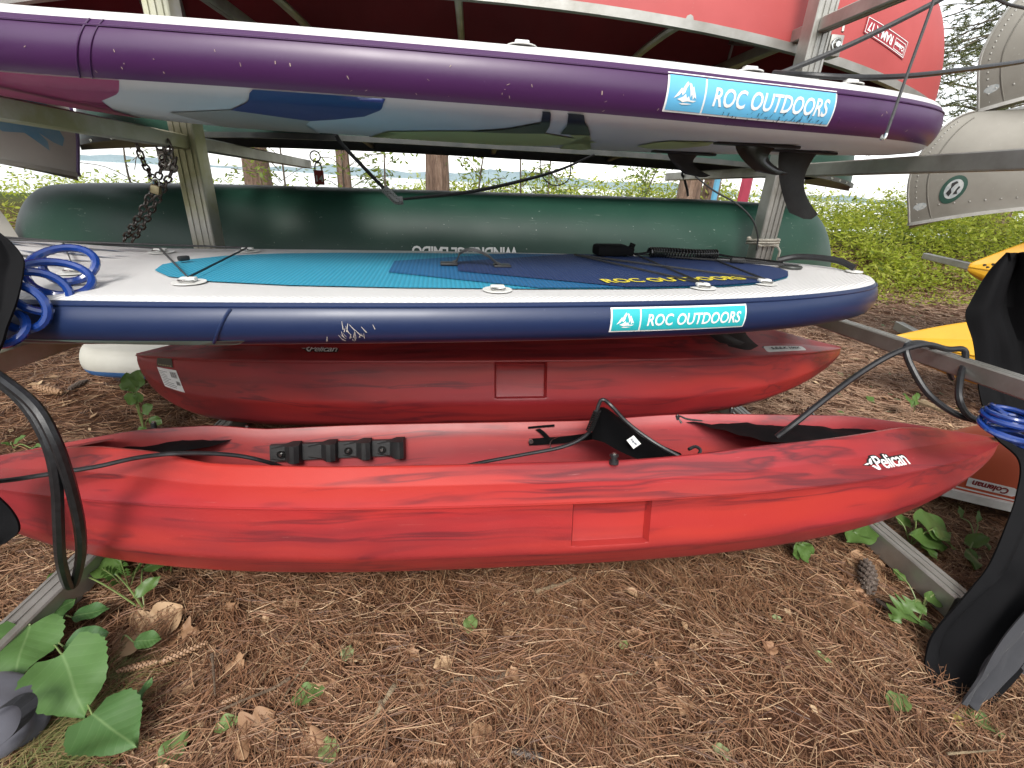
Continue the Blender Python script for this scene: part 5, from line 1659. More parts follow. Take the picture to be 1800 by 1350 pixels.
ch = thing('chain', 'steel chain hanging from the arm beside the stained post down behind the navy board', 'chain')
def link_mesh(L=0.030, wd=0.020, r=0.0036):
    pts = []
    for k in range(14):
        a = 2 * math.pi * k / 14
        x = (L - wd) / 2 * (1 if math.cos(a) > 0 else -1) + wd / 2 * math.cos(a)
        pts.append((x, wd / 2 * math.sin(a), 0))
    bm = bmesh.new(); add(bm, tube(pts, r, 5, closed=True, spline=False))
    return finish(bm, 'link', 60)
LM_ = link_mesh()
LM_.materials.append(M['chain_steel'])
def chain_run(pts, pitch=0.0235):
    pts = catmull(pts, 20)
    acc, last, i = 0.0, pts[0], 0
    flip = False
    prev = pts[0]
    for p in pts[1:]:
        if (p - last).length >= pitch:
            mid = (p + last) / 2
            t = (p - last).normalized()
            side = t.cross(Vector((0, -1, 0.15))).normalized()
            nn = side.cross(t)
            ang = R(45 + random.uniform(-12, 12)) * (1 if flip else -1)
            s2 = side * math.cos(ang) + nn * math.sin(ang)
            n2 = t.cross(s2)
            o = bpy.data.objects.new('link', LM_)
            o.matrix_world = Matrix(((t.x, s2.x, n2.x, mid.x), (t.y, s2.y, n2.y, mid.y), (t.z, s2.z, n2.z, mid.z), (0, 0, 0, 1)))
            COL.objects.link(o); o.parent = ch
            flip = not flip
            last = p
chain_run([(-1.074, 1.930, 1.197), (-1.075, 1.930, 1.165), (-1.103, 1.930, 1.109), (-1.168, 1.950, 1.024), (-1.250, 1.970, 0.930), (-1.365, 2.020, 0.827)])
chain_run([(-1.214, 2.000, 1.179), (-1.206, 2.000, 1.120), (-1.163, 1.960, 1.068), (-1.119, 1.930, 1.040)])
chain_run([(-1.038, 1.910, 1.137), (-1.061, 1.910, 1.096), (-1.108, 1.930, 1.047), (-1.160, 1.950, 0.992), (-1.236, 1.980, 0.914), (-1.331, 2.020, 0.830)])
chain_run([(-1.083, 1.900, 1.163), (-1.070, 1.900, 1.188), (-1.046, 1.900, 1.193), (-1.045, 1.900, 1.168), (-1.068, 1.900, 1.149)])
pdl = thing('padlock', 'brass padlock joining two strands of the steel chain', 'padlock')
pc = Vector((-1.137, 1.920, 1.030))
mesh('lock_body', box(pc, (0.030, 0.018, 0.032), Matrix.Rotation(0.3, 3, 'Y'), 0.004), M['brass'], pdl)
mesh('shackle', tube([pc + Vector((-0.006, 0, 0.014)), pc + Vector((-0.002, 0, 0.032)), pc + Vector((0.010, 0, 0.036)), pc + Vector((0.018, 0, 0.026)), pc + Vector((0.014, 0, 0.010))], 0.003, 6, 4), M['bright_metal'], pdl)

tgn = thing('number_tag', 'red tag with the number 14 hanging from the far tip of the left arm', 'tag')
tc = Vector((-1.004, 3.450, 1.083))
mesh('tag_plate', merge(box(tc, (0.062, 0.012, 0.088), None, 0.005)), mat('red anodised tag', (0.36, 0.04, 0.035), None, 30, 0.4), tgn)
mesh('shackle', tube([tc + Vector((-0.022, 0, 0.04)), tc + Vector((-0.018, 0, 0.075)), tc + Vector((0, 0, 0.092)), tc + Vector((0.018, 0, 0.075)), tc + Vector((0.022, 0, 0.04))], 0.005, 6, 4), M['chain_steel'], tgn)
mesh('ring', ring(tc + Vector((-0.012, 0, 0.125)), 0.032, 0.005), M['chain_steel'], tgn)
bm = text_bm('14', 0.055, 0.0008)
for v in bm.verts: v.co = tc + Vector((v.co.x, -0.0072, v.co.y - 0.008))
mesh('lettering', bm, M['white_print'], tgn)

# ---------------------------------------------------------------- cloth
def sheet(name, label, cat, left, right, m, cols=26, folds=0.03, nf=3.2, n=8, seed=0, thick=0.006, group=None, parent=None, ph=0.0):
    a = catmull(left, n); b = catmull(right, n)
    rows = []
    for i, (p, q) in enumerate(zip(a, b)):
        s = i / (len(a) - 1)
        r = []
        for k in range(cols + 1):
            t = k / cols
            d = (q - p)
            nrm = Vector((d.y, -d.x, 0))
            nrm = nrm.normalized() if nrm.length > 1e-6 else Vector((0, -1, 0))
            f = folds * math.sin(math.pi * min(1, t * 4)) ** 0 * (math.sin(nf * math.pi * t + 2.2 * s + ph) * min(1, t * 5) + 0.45 * math.sin(nf * 2.3 * math.pi * t - 3.1 * s + ph) * min(1, t * 5) + (0.30 * math.sin(13 * s + 6 * t) + 0.22 * math.sin(23 * s - 14 * t + ph)) * min(1, t * 7))
            r.append(p.lerp(q, t) + nrm * f)
        rows.append(r)
    bm = bmesh.new(); add(bm, loft(rows))
    bmesh.ops.recalc_face_normals(bm, faces=bm.faces)
    bm.normal_update()
    front = list(bm.verts); ff = list(bm.faces)
    edges = [e for e in bm.edges if len(e.link_faces) == 1]
    back = {v: bm.verts.new(v.co - v.normal * thick) for v in front}
    for f in ff:
        bm.faces.new([back[v] for v in reversed(f.verts[:])])
    for e in edges:
        p, q = e.verts
        try: bm.faces.new((p, q, back[q], back[p]))
        except ValueError: pass
    return mesh(name, bm, m, parent, 60), rows

cv = thing('boat_cover', 'black cloth cover with a charcoal band hanging at the right edge down to the needles', 'cover')
sheet('cloth', None, None,
      [(1.679, 1.380, 0.993), (1.643, 1.380, 0.931), (1.612, 1.370, 0.841), (1.605, 1.360, 0.794), (1.650, 1.340, 0.713), (1.684, 1.320, 0.625), (1.696, 1.280, 0.539), (1.731, 1.220, 0.432), (1.754, 1.140, 0.384), (1.705, 1.070, 0.304), (1.619, 1.000, 0.242), (1.525, 0.930, 0.156), (1.410, 0.870, 0.119), (1.267, 0.800, 0.063), (1.218, 0.760, 0.025), (1.191, 0.720, 0.006), (1.182, 0.665, -0.001)],
      [(1.683, 1.300, 1.014), (1.777, 1.280, 0.971), (1.890, 1.270, 0.892), (1.957, 1.260, 0.825), (2.003, 1.240, 0.740), (2.051, 1.220, 0.652), (2.094, 1.200, 0.541), (2.117, 1.160, 0.415), (2.090, 1.100, 0.323), (2.045, 1.050, 0.250), (1.998, 1.000, 0.180), (1.950, 0.960, 0.103), (1.845, 0.900, 0.076), (1.708, 0.840, 0.046), (1.535, 0.775, 0.033), (1.395, 0.710, 0.023), (1.260, 0.655, -0.006)],
      M['black_fabric'], folds=0.022, nf=4.2, parent=cv)
bl = [(1.779, 0.900, 0.201), (1.581, 0.830, 0.151), (1.410, 0.755, 0.104), (1.265, 0.675, 0.066), (1.190, 0.635, 0.024)]
br = [(1.920, 0.900, 0.142), (1.676, 0.820, 0.093), (1.483, 0.745, 0.064), (1.328, 0.675, 0.047), (1.235, 0.632, 0.013)]
sheet('hem_band', None, None, bl, br, M['grey_fabric'], 14, 0.010, 2.6, parent=cv)
sheet('side_panel', None, None, [(1.719, 0.850, 0.113), (1.534, 0.775, 0.066), (1.433, 0.730, 0.043), (1.356, 0.695, 0.025)],
      [(2.002, 0.860, 0.045), (1.848, 0.800, 0.031), (1.699, 0.750, 0.012), (1.544, 0.700, -0.012)], M['grey_fabric'], 14, 0.010, 2.2, parent=cv, seed=3)

cv2 = thing('boat_cover', 'black cloth cover at the left edge hanging behind the blue coiled cable lock', 'cover')
sheet('cloth', None, None,
      [(-0.963, 1.060, 0.983), (-0.927, 1.050, 0.966), (-0.900, 1.040, 0.929), (-0.895, 1.020, 0.897), (-0.896, 0.990, 0.852), (-0.903, 0.960, 0.808), (-0.905, 0.930, 0.771), (-0.960, 0.910, 0.701), (-0.991, 0.890, 0.611), (-0.988, 0.880, 0.510), (-0.960, 0.880, 0.430), (-0.951, 0.870, 0.386), (-0.976, 0.860, 0.361)],
      [(-0.982, 1.040, 0.995), (-0.985, 1.000, 0.967), (-1.002, 0.980, 0.927), (-1.008, 0.960, 0.888), (-1.004, 0.940, 0.850), (-1.014, 0.920, 0.800), (-1.020, 0.900, 0.762), (-1.054, 0.880, 0.701), (-1.103, 0.870, 0.609), (-1.073, 0.860, 0.510), (-1.084, 0.850, 0.434), (-1.074, 0.840, 0.384), (-1.036, 0.830, 0.347)],
      M['black_fabric'], folds=0.006, nf=2.4, parent=cv2)

# grey cloth bag on the ground bottom left
bag = thing('cloth_bag', 'grey cloth bag with a dark strap loop on the ground under the broad leaves', 'bag')
bcx = Vector((-0.985, 0.692, 0.045))
bm = bmesh.new()
bmesh.ops.create_icosphere(bm, subdivisions=4, radius=1.0)
for v in bm.verts:
    c = v.co.copy()
    k = 1 + 0.10 * math.sin(3.1 * c.x + 2 * c.y) + 0.06 * math.sin(7 * c.y - 4 * c.z) + 0.04 * math.sin(9 * c.x + 3)
    v.co = bcx + Vector((c.x * 0.115 * k, c.y * 0.085 * k, max(-0.04, c.z * 0.055 * k)))
mesh('bag_body', bm, M['blue_grey_fabric'], bag, 60)
lp = [(-0.923, 0.650, 0.110), (-0.896, 0.671, 0.120), (-0.872, 0.674, 0.120), (-0.853, 0.659, 0.115), (-0.852, 0.639, 0.100), (-0.864, 0.624, 0.090), (-0.888, 0.620, 0.070)]
lp = catmull(lp, 5)
bm = bmesh.new(); add(bm, loft([[p + Vector((-0.006, -0.012, 0.004)), p + Vector((0.006, 0.012, 0.006))] for p in lp])); bmesh.ops.solidify(bm, geom=bm.faces[:], thickness=0.004)
mesh('strap_loop', bm, M['grey_fabric'], bag, 60)

# ---------------------------------------------------------------- vegetation
def leaf_mesh(name, kind='heart', n=22, cup=0.12, seed=0):
    """unit leaf: base at origin, tip at +y length 1; UV for the veins"""
    rr = np.random.default_rng(seed)
    bm = bmesh.new()
    uvl = bm.loops.layers.uv.new('UVMap')
    rows = []
    ph = rr.uniform(0, 6, 3)
    for i in range(n + 1):
        t = i / n
        if kind == 'heart': w = 0.46 * (math.sin(math.pi * min(1, 0.10 + 0.90 * t) ** 0.72)) ** 1.05 if t < 1 else 0
        elif kind == 'oval': w = 0.34 * math.sin(math.pi * t ** 0.85) ** 0.75
        elif kind == 'narrow': w = 0.19 * math.sin(math.pi * t ** 0.9) ** 0.8
        elif kind == 'lobed': w = 0.36 * math.sin(math.pi * t) ** 0.7 * (0.70 + 0.42 * math.cos(5.2 * 2 * math.pi * t + 0.8))
        elif kind == 'maple': w = 0.50 * math.sin(math.pi * t ** 0.8) ** 0.6 * (0.62 + 0.50 * abs(math.sin(3.1 * math.pi * t)))
        back = -0.11 * (1 - t) ** 4 if kind == 'heart' else 0
        serr = 1 + (0.06 * (i % 2) if kind == 'heart' else 0)
        w = max(0.0, w) * serr
        row = []
        for k in range(7):
            u = k / 3 - 1
            y = t + back * abs(u) ** 1.2 * 1.0
            z = cup * (u * u) * w * 1.2 - 0.10 * (t - 0.35) ** 2 + 0.03 * math.sin(ph[0] + 7 * t + 3 * u) + 0.045 * math.sin(ph[1] + 12 * t) * u * abs(u)
            if kind in ('lobed', 'maple'): z += 0.07 * math.sin(ph[2] + 5 * t) * u + 0.05 * math.sin(9 * t + ph[0])
            row.append((bm.verts.new((u * w, y, z)), (0.5 + 0.5 * u * w / 0.55, t)))
        rows.append(row)
    for i in range(n):
        for k in range(6):
            q = (rows[i][k], rows[i][k + 1], rows[i + 1][k + 1], rows[i + 1][k])
            f = bm.faces.new([a[0] for a in q])
            for lp_, a in zip(f.loops, q):
                lp_[uvl].uv = a[1]
    return finish(bm, name, 180)

def place(o, base, direction, normal, length, width=1.0):
    d = Vector(direction).normalized(); n_ = Vector(normal)
    n_ = (n_ - d * n_.dot(d)).normalized()
    x = d.cross(n_)
    o.matrix_world = Matrix(((x.x * length * width, d.x * length, n_.x * length, base[0]), (x.y * length * width, d.y * length, n_.y * length, base[1]), (x.z * length * width, d.z * length, n_.z * length, base[2]), (0, 0, 0, 1)))

LEAF = {k: [leaf_mesh('leaf', k, seed=s + 10 * i) for s in range(3)] for i, k in enumerate(('heart', 'oval', 'narrow', 'lobed', 'maple'))}

def plant(name, label, leaves, m, stem_to=None, cat='plant', group=None, stem_r=0.0022):
    """leaves: (base, tip, kind, width factor, normal)"""
    root = thing(name, label, cat, group=group)
    for i, (b, t, kind, wf, nr) in enumerate(leaves):
        b, t = Vector(b), Vector(t)
        me = LEAF[kind][i % 3]
        if m.name not in [q.name for q in me.materials if q]:
            me = me.copy(); me.materials.clear(); me.materials.append(m)
        o = bpy.data.objects.new('leaf', me); COL.objects.link(o)
        place(o, b, t - b, nr, (t - b).length, wf)
        o.parent = root
        if stem_to is not None:
            s = Vector(stem_to if not isinstance(stem_to, list) else stem_to[i])
            mid = b.lerp(s, 0.5) + Vector((0, 0, 0.02))
            mesh('stem', tube([b, mid, s], stem_r, 5, 4), M['stem'], root)
    return root

up = (0.1, -0.25, 1)
plant('broad_leaf_plant', 'low plant with big heart shaped leaves at the bottom left corner', [
    ((-1.044, 0.884, 0.085), (-0.982, 0.750, 0.060), 'heart', 1.02, (0.15, -0.1, 1)),
    ((-0.899, 0.791, 0.100), (-0.783, 0.677, 0.055), 'heart', 0.98, (-0.05, -0.3, 1)),
    ((-0.762, 0.673, 0.070), (-0.649, 0.619, 0.050), 'heart', 1.05, (0.2, -0.15, 1)),
    ((-0.936, 0.834, 0.070), (-0.859, 0.867, 0.070), 'oval', 1.1, (0, -0.5, 1)),
    ((-0.794, 0.848, 0.060), (-0.742, 0.863, 0.050), 'oval', 1.25, (0, -0.2, 1)),
    ((-0.716, 0.705, 0.030), (-0.700, 0.757, 0.060), 'narrow', 1.25, (-0.5, -0.3, 1)),
    ((-1.059, 0.918, 0.050), (-1.029, 0.995, 0.050), 'heart', 0.9, (0, -0.1, 1)),
    ((-0.997, 0.933, 0.050), (-0.925, 0.959, 0.050), 'oval', 1.0, (0, -0.1, 1)),
    ((-0.983, 0.796, 0.030), (-0.946, 0.815, 0.040), 'oval', 1.2, (0, -0.1, 1)),
], M['broad_leaf'], [(-1.075, 0.918, 0.000), (-1.016, 0.884, 0.000), (-0.851, 0.752, 0.000), (-1.016, 0.884, 0.000), (-0.870, 0.902, 0.000), (-0.735, 0.716, 0.000), (-1.067, 0.934, 0.000), (-1.045, 0.950, 0.000), (-0.995, 0.832, 0.000)])
plant('weed', 'leafy weed on a long stem under the bow of the front kayak', [
    ((-0.876, 0.982, 0.060), (-0.828, 1.025, 0.090), 'narrow', 1.4, (0.2, -0.3, 1)),
    ((-0.980, 1.072, 0.050), (-1.068, 1.118, 0.060), 'oval', 1.0, (0.2, -0.3, 1)),
    ((-0.924, 1.092, 0.050), (-0.857, 1.113, 0.060), 'oval', 0.9, (0.2, -0.3, 1)),
    ((-1.124, 1.097, 0.050), (-1.137, 1.037, 0.050), 'oval', 1.0, (0.2, -0.3, 1)),
], M['weed'], (-0.867, 0.988, 0.000))
def compound(name, label, spots, m, group=None, cat='plant'):
    """spots: (root, tip, n leaflet pairs, leaflet length)"""
    root = thing(name, label, cat, group=group)
    for (a, b, n, L) in spots:
        a, b = Vector(a), Vector(b)
        mid = a.lerp(b, 0.5) + Vector((0, 0, (b - a).length * 0.14))
        pts = catmull([a, mid, b], 8)
        mesh('stem', tube(pts, 0.0016, 5, spline=False), M['stem'], root)
        bm = bmesh.new()
        for i in range(n):
            f = 0.25 + 0.72 * i / max(1, n - 1)
            j = int(f * (len(pts) - 1)); p = pts[j]; d = (pts[min(j + 1, len(pts) - 1)] - pts[max(0, j - 1)]).normalized()
            sd = d.cross(Vector((0, 0, 1))).normalized()
            l = L * (1 - 0.75 * ((f - 0.4) / 0.6) ** 2 if f > 0.4 else 1)
            for sg in (-1, 1):
                e = (sd * sg + d * 0.55 + Vector((0, 0, -0.15))).normalized()
                q = p + e * l
                w_ = d * l * 0.16
                m_ = p.lerp(q, 0.45)
                add(bm, ([p, m_ - w_ + Vector((0, 0, .003)), q, m_ + w_ + Vector((0, 0, .003))], [(0, 1, 2, 3)]))
        o = mesh('frond', bm, m, root, 180)
        o['kind'] = 'stuff'
    return root
compound('fern', 'small green fern tucked under the keel of the front kayak', [
    ((-0.958, 1.069, 0.010), (-0.956, 1.075, 0.120), 9, 0.03), ((-0.951, 1.069, 0.010), (-0.874, 1.066, 0.120), 9, 0.03), ((-0.874, 1.118, 0.000), (-0.809, 1.070, 0.100), 8, 0.025), ((-0.968, 1.068, 0.000), (-1.003, 1.064, 0.080), 8, 0.03)], M['fern'])
plant('weed', 'small rose leaved sprig beside the sticker end of the rear kayak', [
    ((-1.400, 1.900, 0.228), (-1.408, 1.900, 0.319), 'oval', 1.1, (0.2, -1, 0.5)), ((-1.407, 1.900, 0.255), (-1.455, 1.900, 0.259), 'oval', 1.1, (0.2, -1, 0.5)),
    ((-1.389, 1.900, 0.255), (-1.352, 1.900, 0.332), 'oval', 1.1, (0.2, -1, 0.5)), ((-1.405, 1.900, 0.228), (-1.438, 1.900, 0.169), 'oval', 1.1, (0.2, -1, 0.5)), ((-1.391, 1.900, 0.229), (-1.385, 1.900, 0.181), 'oval', 1.1, (0.2, -1, 0.5)),
    ((-1.371, 1.900, 0.108), (-1.325, 1.900, 0.080), 'oval', 1.2, (0, -0.8, 0.6)), ((-1.392, 1.900, 0.135), (-1.342, 1.900, 0.171), 'oval', 1.2, (0, -0.8, 0.6)), ((-1.421, 1.900, 0.065), (-1.401, 1.900, 0.023), 'oval', 1.2, (0, -0.8, 0.6))], M['weed'], (-1.438, 1.940, 0.000))
plant('weed', 'pale green leaf pair on the needles left of the front kayak bow', [
    ((-1.881, 1.829, 0.020), (-1.837, 1.848, 0.050), 'oval', 0.8, up), ((-1.878, 1.820, 0.020), (-1.897, 1.805, 0.040), 'oval', 0.8, up), ((-1.782, 1.794, 0.020), (-1.734, 1.788, 0.040), 'oval', 0.8, up)], M['weed'], (-1.881, 1.826, 0.000))
plant('weed', 'clump of drooping green leaves beside the right base beam', [
    ((1.574, 1.197, 0.100), (1.730, 1.193, 0.050), 'oval', 1.1, (0.2, -0.4, 1)), ((1.612, 1.164, 0.090), (1.697, 1.131, 0.030), 'oval', 0.9, (0.2, -0.3, 1)),
    ((1.530, 1.160, 0.070), (1.675, 1.140, 0.030), 'narrow', 1.3, (0.1, -0.4, 1)), ((1.545, 1.253, 0.080), (1.611, 1.226, 0.050), 'oval', 1.1, (0.2, -0.4, 1)),
    ((1.577, 1.150, 0.040), (1.592, 1.091, 0.020), 'oval', 0.9, (0.2, -0.4, 1)), ((1.332, 1.178, 0.070), (1.434, 1.182, 0.090), 'oval', 1.1, (0.1, -0.3, 1)), ((1.406, 1.194, 0.080), (1.291, 1.148, 0.060), 'oval', 1.1, (0.1, -0.3, 1))], M['weed'], (1.579, 1.180, 0.000))
plant('weed', 'upright light green leaves between the orange canoe and the black cover', [
    ((1.769, 1.168, 0.020), (1.814, 1.140, 0.070), 'oval', 1.1, (0.2, -0.4, 1)), ((1.826, 1.162, 0.050), (1.811, 1.120, 0.030), 'narrow', 1.4, (0.2, -0.4, 1)),
    ((1.850, 1.268, 0.050), (1.841, 1.285, 0.090), 'narrow', 1.4, (0, -1, 0.3)), ((1.898, 1.248, 0.040), (1.912, 1.270, 0.080), 'narrow', 1.4, (0, -1, 0.3)), ((1.746, 1.130, 0.030), (1.686, 1.050, 0.020), 'narrow', 1.4, (0.2, -0.4, 1))], M['weed'], (1.871, 1.217, 0.000))
plant('weed', 'small toothed weed with a yellowing leaf next to the black cover hem', [
    ((1.301, 0.895, 0.060), (1.199, 0.849, 0.050), 'lobed', 1.1, (0, -0.3, 1)), ((1.301, 0.901, 0.060), (1.308, 0.857, 0.050), 'oval', 1.0, (0, -0.3, 1)), ((1.359, 0.918, 0.050), (1.415, 0.905, 0.040), 'oval', 1.2, (0, -0.3, 1)),
    ((1.292, 0.859, 0.030), (1.303, 0.825, 0.030), 'oval', 1.2, (0, -0.3, 1)), ((1.357, 1.029, 0.050), (1.381, 0.990, 0.030), 'narrow', 1.5, (0, -0.3, 1)), ((1.396, 0.927, 0.050), (1.479, 0.957, 0.050), 'narrow', 1.5, (0, -0.3, 1))], M['weed'], (1.361, 0.911, 0.000))
plant('weed', 'dark green tuft hanging below the stern of the front kayak', [
    ((1.078, 1.107, 0.090), (1.113, 1.080, 0.030), 'narrow', 1.3, (0, -1, 0.3)), ((1.068, 1.107, 0.090), (1.086, 1.093, 0.030), 'narrow', 1.3, (0, -1, 0.3)), ((1.088, 1.106, 0.090), (1.148, 1.107, 0.040), 'narrow', 1.3, (0, -1, 0.3))], M['weed'], (1.155, 1.162, 0.000))
plant('weed', 'thin yellow green seedling behind the stern of the front kayak', [
    ((2.428, 2.120, 0.100), (2.457, 2.221, 0.140), 'narrow', 1.0, (0, -1, 0.5)), ((2.456, 2.142, 0.100), (2.545, 2.224, 0.140), 'narrow', 1.0, (0, -1, 0.5))], M['weed'], (2.602, 2.251, 0.000))

# ---- needle litter: real needles, far too many to count
def needles(n, x0, x1, y0, y1, L=(0.055, 0.105), w=0.0016, lift=0.012, seed=1, name='pine_needles', m='needles'):
    r = np.random.default_rng(seed)
    x = r.uniform(x0, x1, n); y = r.uniform(y0, y1, n)
    flow = 1.5 * np.sin(1.7 * x + 0.8 * y) + 1.2 * np.sin(3.1 * y - 2.2 * x + 1.0) + 0.7 * np.sin(7.3 * x + 5.1 * y)
    a = flow + r.normal(0, 0.75, n)
    a = np.where(r.random(n) < 0.3, r.uniform(0, 6.28, n), a)
    # a third of them lie in matted bundles; thin patches are left between
    nb = n // 3
    c = r.integers(nb, n, max(1, nb // 16))
    pick = c[r.integers(0, len(c), nb)]
    x[:nb] = x[pick] + r.normal(0, 0.016, nb); y[:nb] = y[pick] + r.normal(0, 0.016, nb); a[:nb] = a[pick] + r.normal(0, 0.28, nb)
    dens = np.sin(4.1 * x + 1.3 * y + 0.5) * np.sin(3.3 * y - 1.9 * x + 1.1) + 0.5 * np.sin(9 * x + 7 * y)
    keep = r.random(n) < np.clip(0.86 + 0.28 * dens, 0.35, 1.0)
    x, y, a = x[keep], y[keep], a[keep]; n = len(x)
    l = r.uniform(L[0], L[1], n)
    bend = r.normal(0, 0.35, n)
    gz = np.array([gh(px, py) for px, py in zip(x, y)])
    z0 = gz + r.uniform(0.000, lift, n) + 0.003
    pit = r.normal(0, 0.07, n)
    V = np.zeros((n, 6, 3))
    px, py, pz = x.copy(), y.copy(), z0
    ang = a.copy()
    tw = r.uniform(-0.5, 0.5, n)
    for k in range(3):
        ww = w * (1.0, 1.0, 0.5)[k]
        sx, sy = -np.sin(ang) * ww / 2, np.cos(ang) * ww / 2
        V[:, 2 * k, 0] = px + sx; V[:, 2 * k, 1] = py + sy; V[:, 2 * k, 2] = pz + tw * ww
        V[:, 2 * k + 1, 0] = px - sx; V[:, 2 * k + 1, 1] = py - sy; V[:, 2 * k + 1, 2] = pz - tw * ww
        px = px + np.cos(ang) * l / 2; py = py + np.sin(ang) * l / 2
        pz = np.maximum(gz + 0.002, pz + np.sin(pit) * l / 2)
        ang = ang + bend
    F = np.zeros((n, 2, 4), dtype=np.int32)
    b = (np.arange(n) * 6)[:, None]
    F[:, 0] = b + np.array([0, 1, 3, 2]); F[:, 1] = b + np.array([2, 3, 5, 4])
    return fast_mesh(name, V.reshape(-1, 3), F.reshape(-1, 4), M[m])

def fast_mesh(name, V, F, m):
    me = bpy.data.meshes.new(name)
    k = F.shape[1]
    me.vertices.add(len(V)); me.vertices.foreach_set('co', V.astype(np.float32).ravel())
    me.loops.add(F.size); me.loops.foreach_set('vertex_index', F.astype(np.int32).ravel())
    me.polygons.add(len(F)); me.polygons.foreach_set('loop_start', np.arange(0, F.size, k, dtype=np.int32))
    me.polygons.foreach_set('loop_total', np.full(len(F), k, dtype=np.int32))
    me.update(calc_edges=True)
    o = link(name, me, m)
    o['kind'] = 'stuff'
    return o
needles(115000, -1.7, 2.0, 0.35, 1.9, seed=2, w=0.0015, lift=0.022)
needles(40000, -4.2, -0.6, 1.7, 4.6, w=0.0021, L=(0.06, 0.12), seed=3)
needles(55000, 1.2, 5.2, 1.7, 4.6, w=0.0021, L=(0.06, 0.12), seed=4, m='needles_sunlit')
needles(45000, -6, 9.5, 4.4, 7.2, w=0.005, L=(0.08, 0.16), lift=0.02, seed=5, m='needles_sunlit')

def flakes(n, x0, x1, y0, y1, s, m, seed, name, lift=0.014):
    r = np.random.default_rng(seed)
    x = r.uniform(x0, x1, n); y = r.uniform(y0, y1, n)
    gz = np.array([gh(a, b) for a, b in zip(x, y)]) + r.uniform(0.004, lift, n)
    a = r.uniform(0, 6.28, n); l = r.uniform(s[0], s[1], n); wd = l * r.uniform(0.25, 0.7, n)
    tilt = r.normal(0, 0.25, n); tilt2 = r.normal(0, 0.3, n)
    V = np.zeros((n, 4, 3))
    for k, (u, v) in enumerate(((-1, 0), (0.1, -1), (1, 0.15), (-0.1, 1))):
        dx = u * l / 2; dy = v * wd / 2
        V[:, k, 0] = x + np.cos(a) * dx - np.sin(a) * dy
        V[:, k, 1] = y + np.sin(a) * dx + np.cos(a) * dy
        V[:, k, 2] = gz + np.sin(tilt) * dx + np.sin(tilt2) * dy + (0.1 * l if k == 1 else 0)
    F = (np.arange(n) * 4)[:, None] + np.array([[0, 1, 2, 3]])
    return fast_mesh(name, V.reshape(-1, 3), F, M[m])
flakes(900, -1.6, 1.9, 0.4, 1.9, (0.008, 0.028), 'chips', 21, 'bark_litter')
flakes(2600, -5, 6, 1.8, 6.5, (0.015, 0.05), 'chips', 22, 'bark_litter')
flakes(500, 1.2, 6, 2.2, 6.5, (0.02, 0.07), 'weed', 23, 'green_litter')

# ---- grass tuft at the very bottom left
def blades(n, c, spread, L, m, seed, name, w=0.0022, lean=None):
    r = np.random.default_rng(seed)
    V = np.zeros((n, 8, 3))
    x = c[0] + r.normal(0, spread[0], n); y = c[1] + r.normal(0, spread[1], n); z = np.array([gh(a, b) for a, b in zip(x, y)])
    a = r.normal(lean if lean is not None else 0, 0.7, n) if lean is not None else r.uniform(0, 6.28, n)
    l = r.uniform(L[0], L[1], n)
    for k in range(4):
        t = k / 3
        out = l * (0.25 * t + 0.6 * t * t); hh = l * (0.55 * t - 0.33 * t * t)
        px = x + np.cos(a) * out; py = y + np.sin(a) * out; pz = z + hh + 0.004
        ww = w * (1 - 0.85 * t)
        V[:, 2 * k] = np.stack([px - np.sin(a) * ww, py + np.cos(a) * ww, pz], 1)
        V[:, 2 * k + 1] = np.stack([px + np.sin(a) * ww, py - np.cos(a) * ww, pz], 1)
    F = np.zeros((n, 3, 4), dtype=np.int32)
    b = (np.arange(n) * 8)[:, None]
    for k in range(3):
        F[:, k] = b + np.array([0, 1, 3, 2]) + 2 * k
    return fast_mesh(name, V.reshape(-1, 3), F.reshape(-1, 4), M[m])
gc = (-0.858, 0.638, 0.000)
blades(420, (gc[0], gc[1]), (0.055, 0.05), (0.08, 0.17), 'grass', 31, 'grass', 0.0014, 0.5)
gc = (-0.834, 0.797, 0.000)
blades(120, (gc[0], gc[1]), (0.025, 0.015), (0.07, 0.12), 'grass', 32, 'grass', 0.001, 0.5)

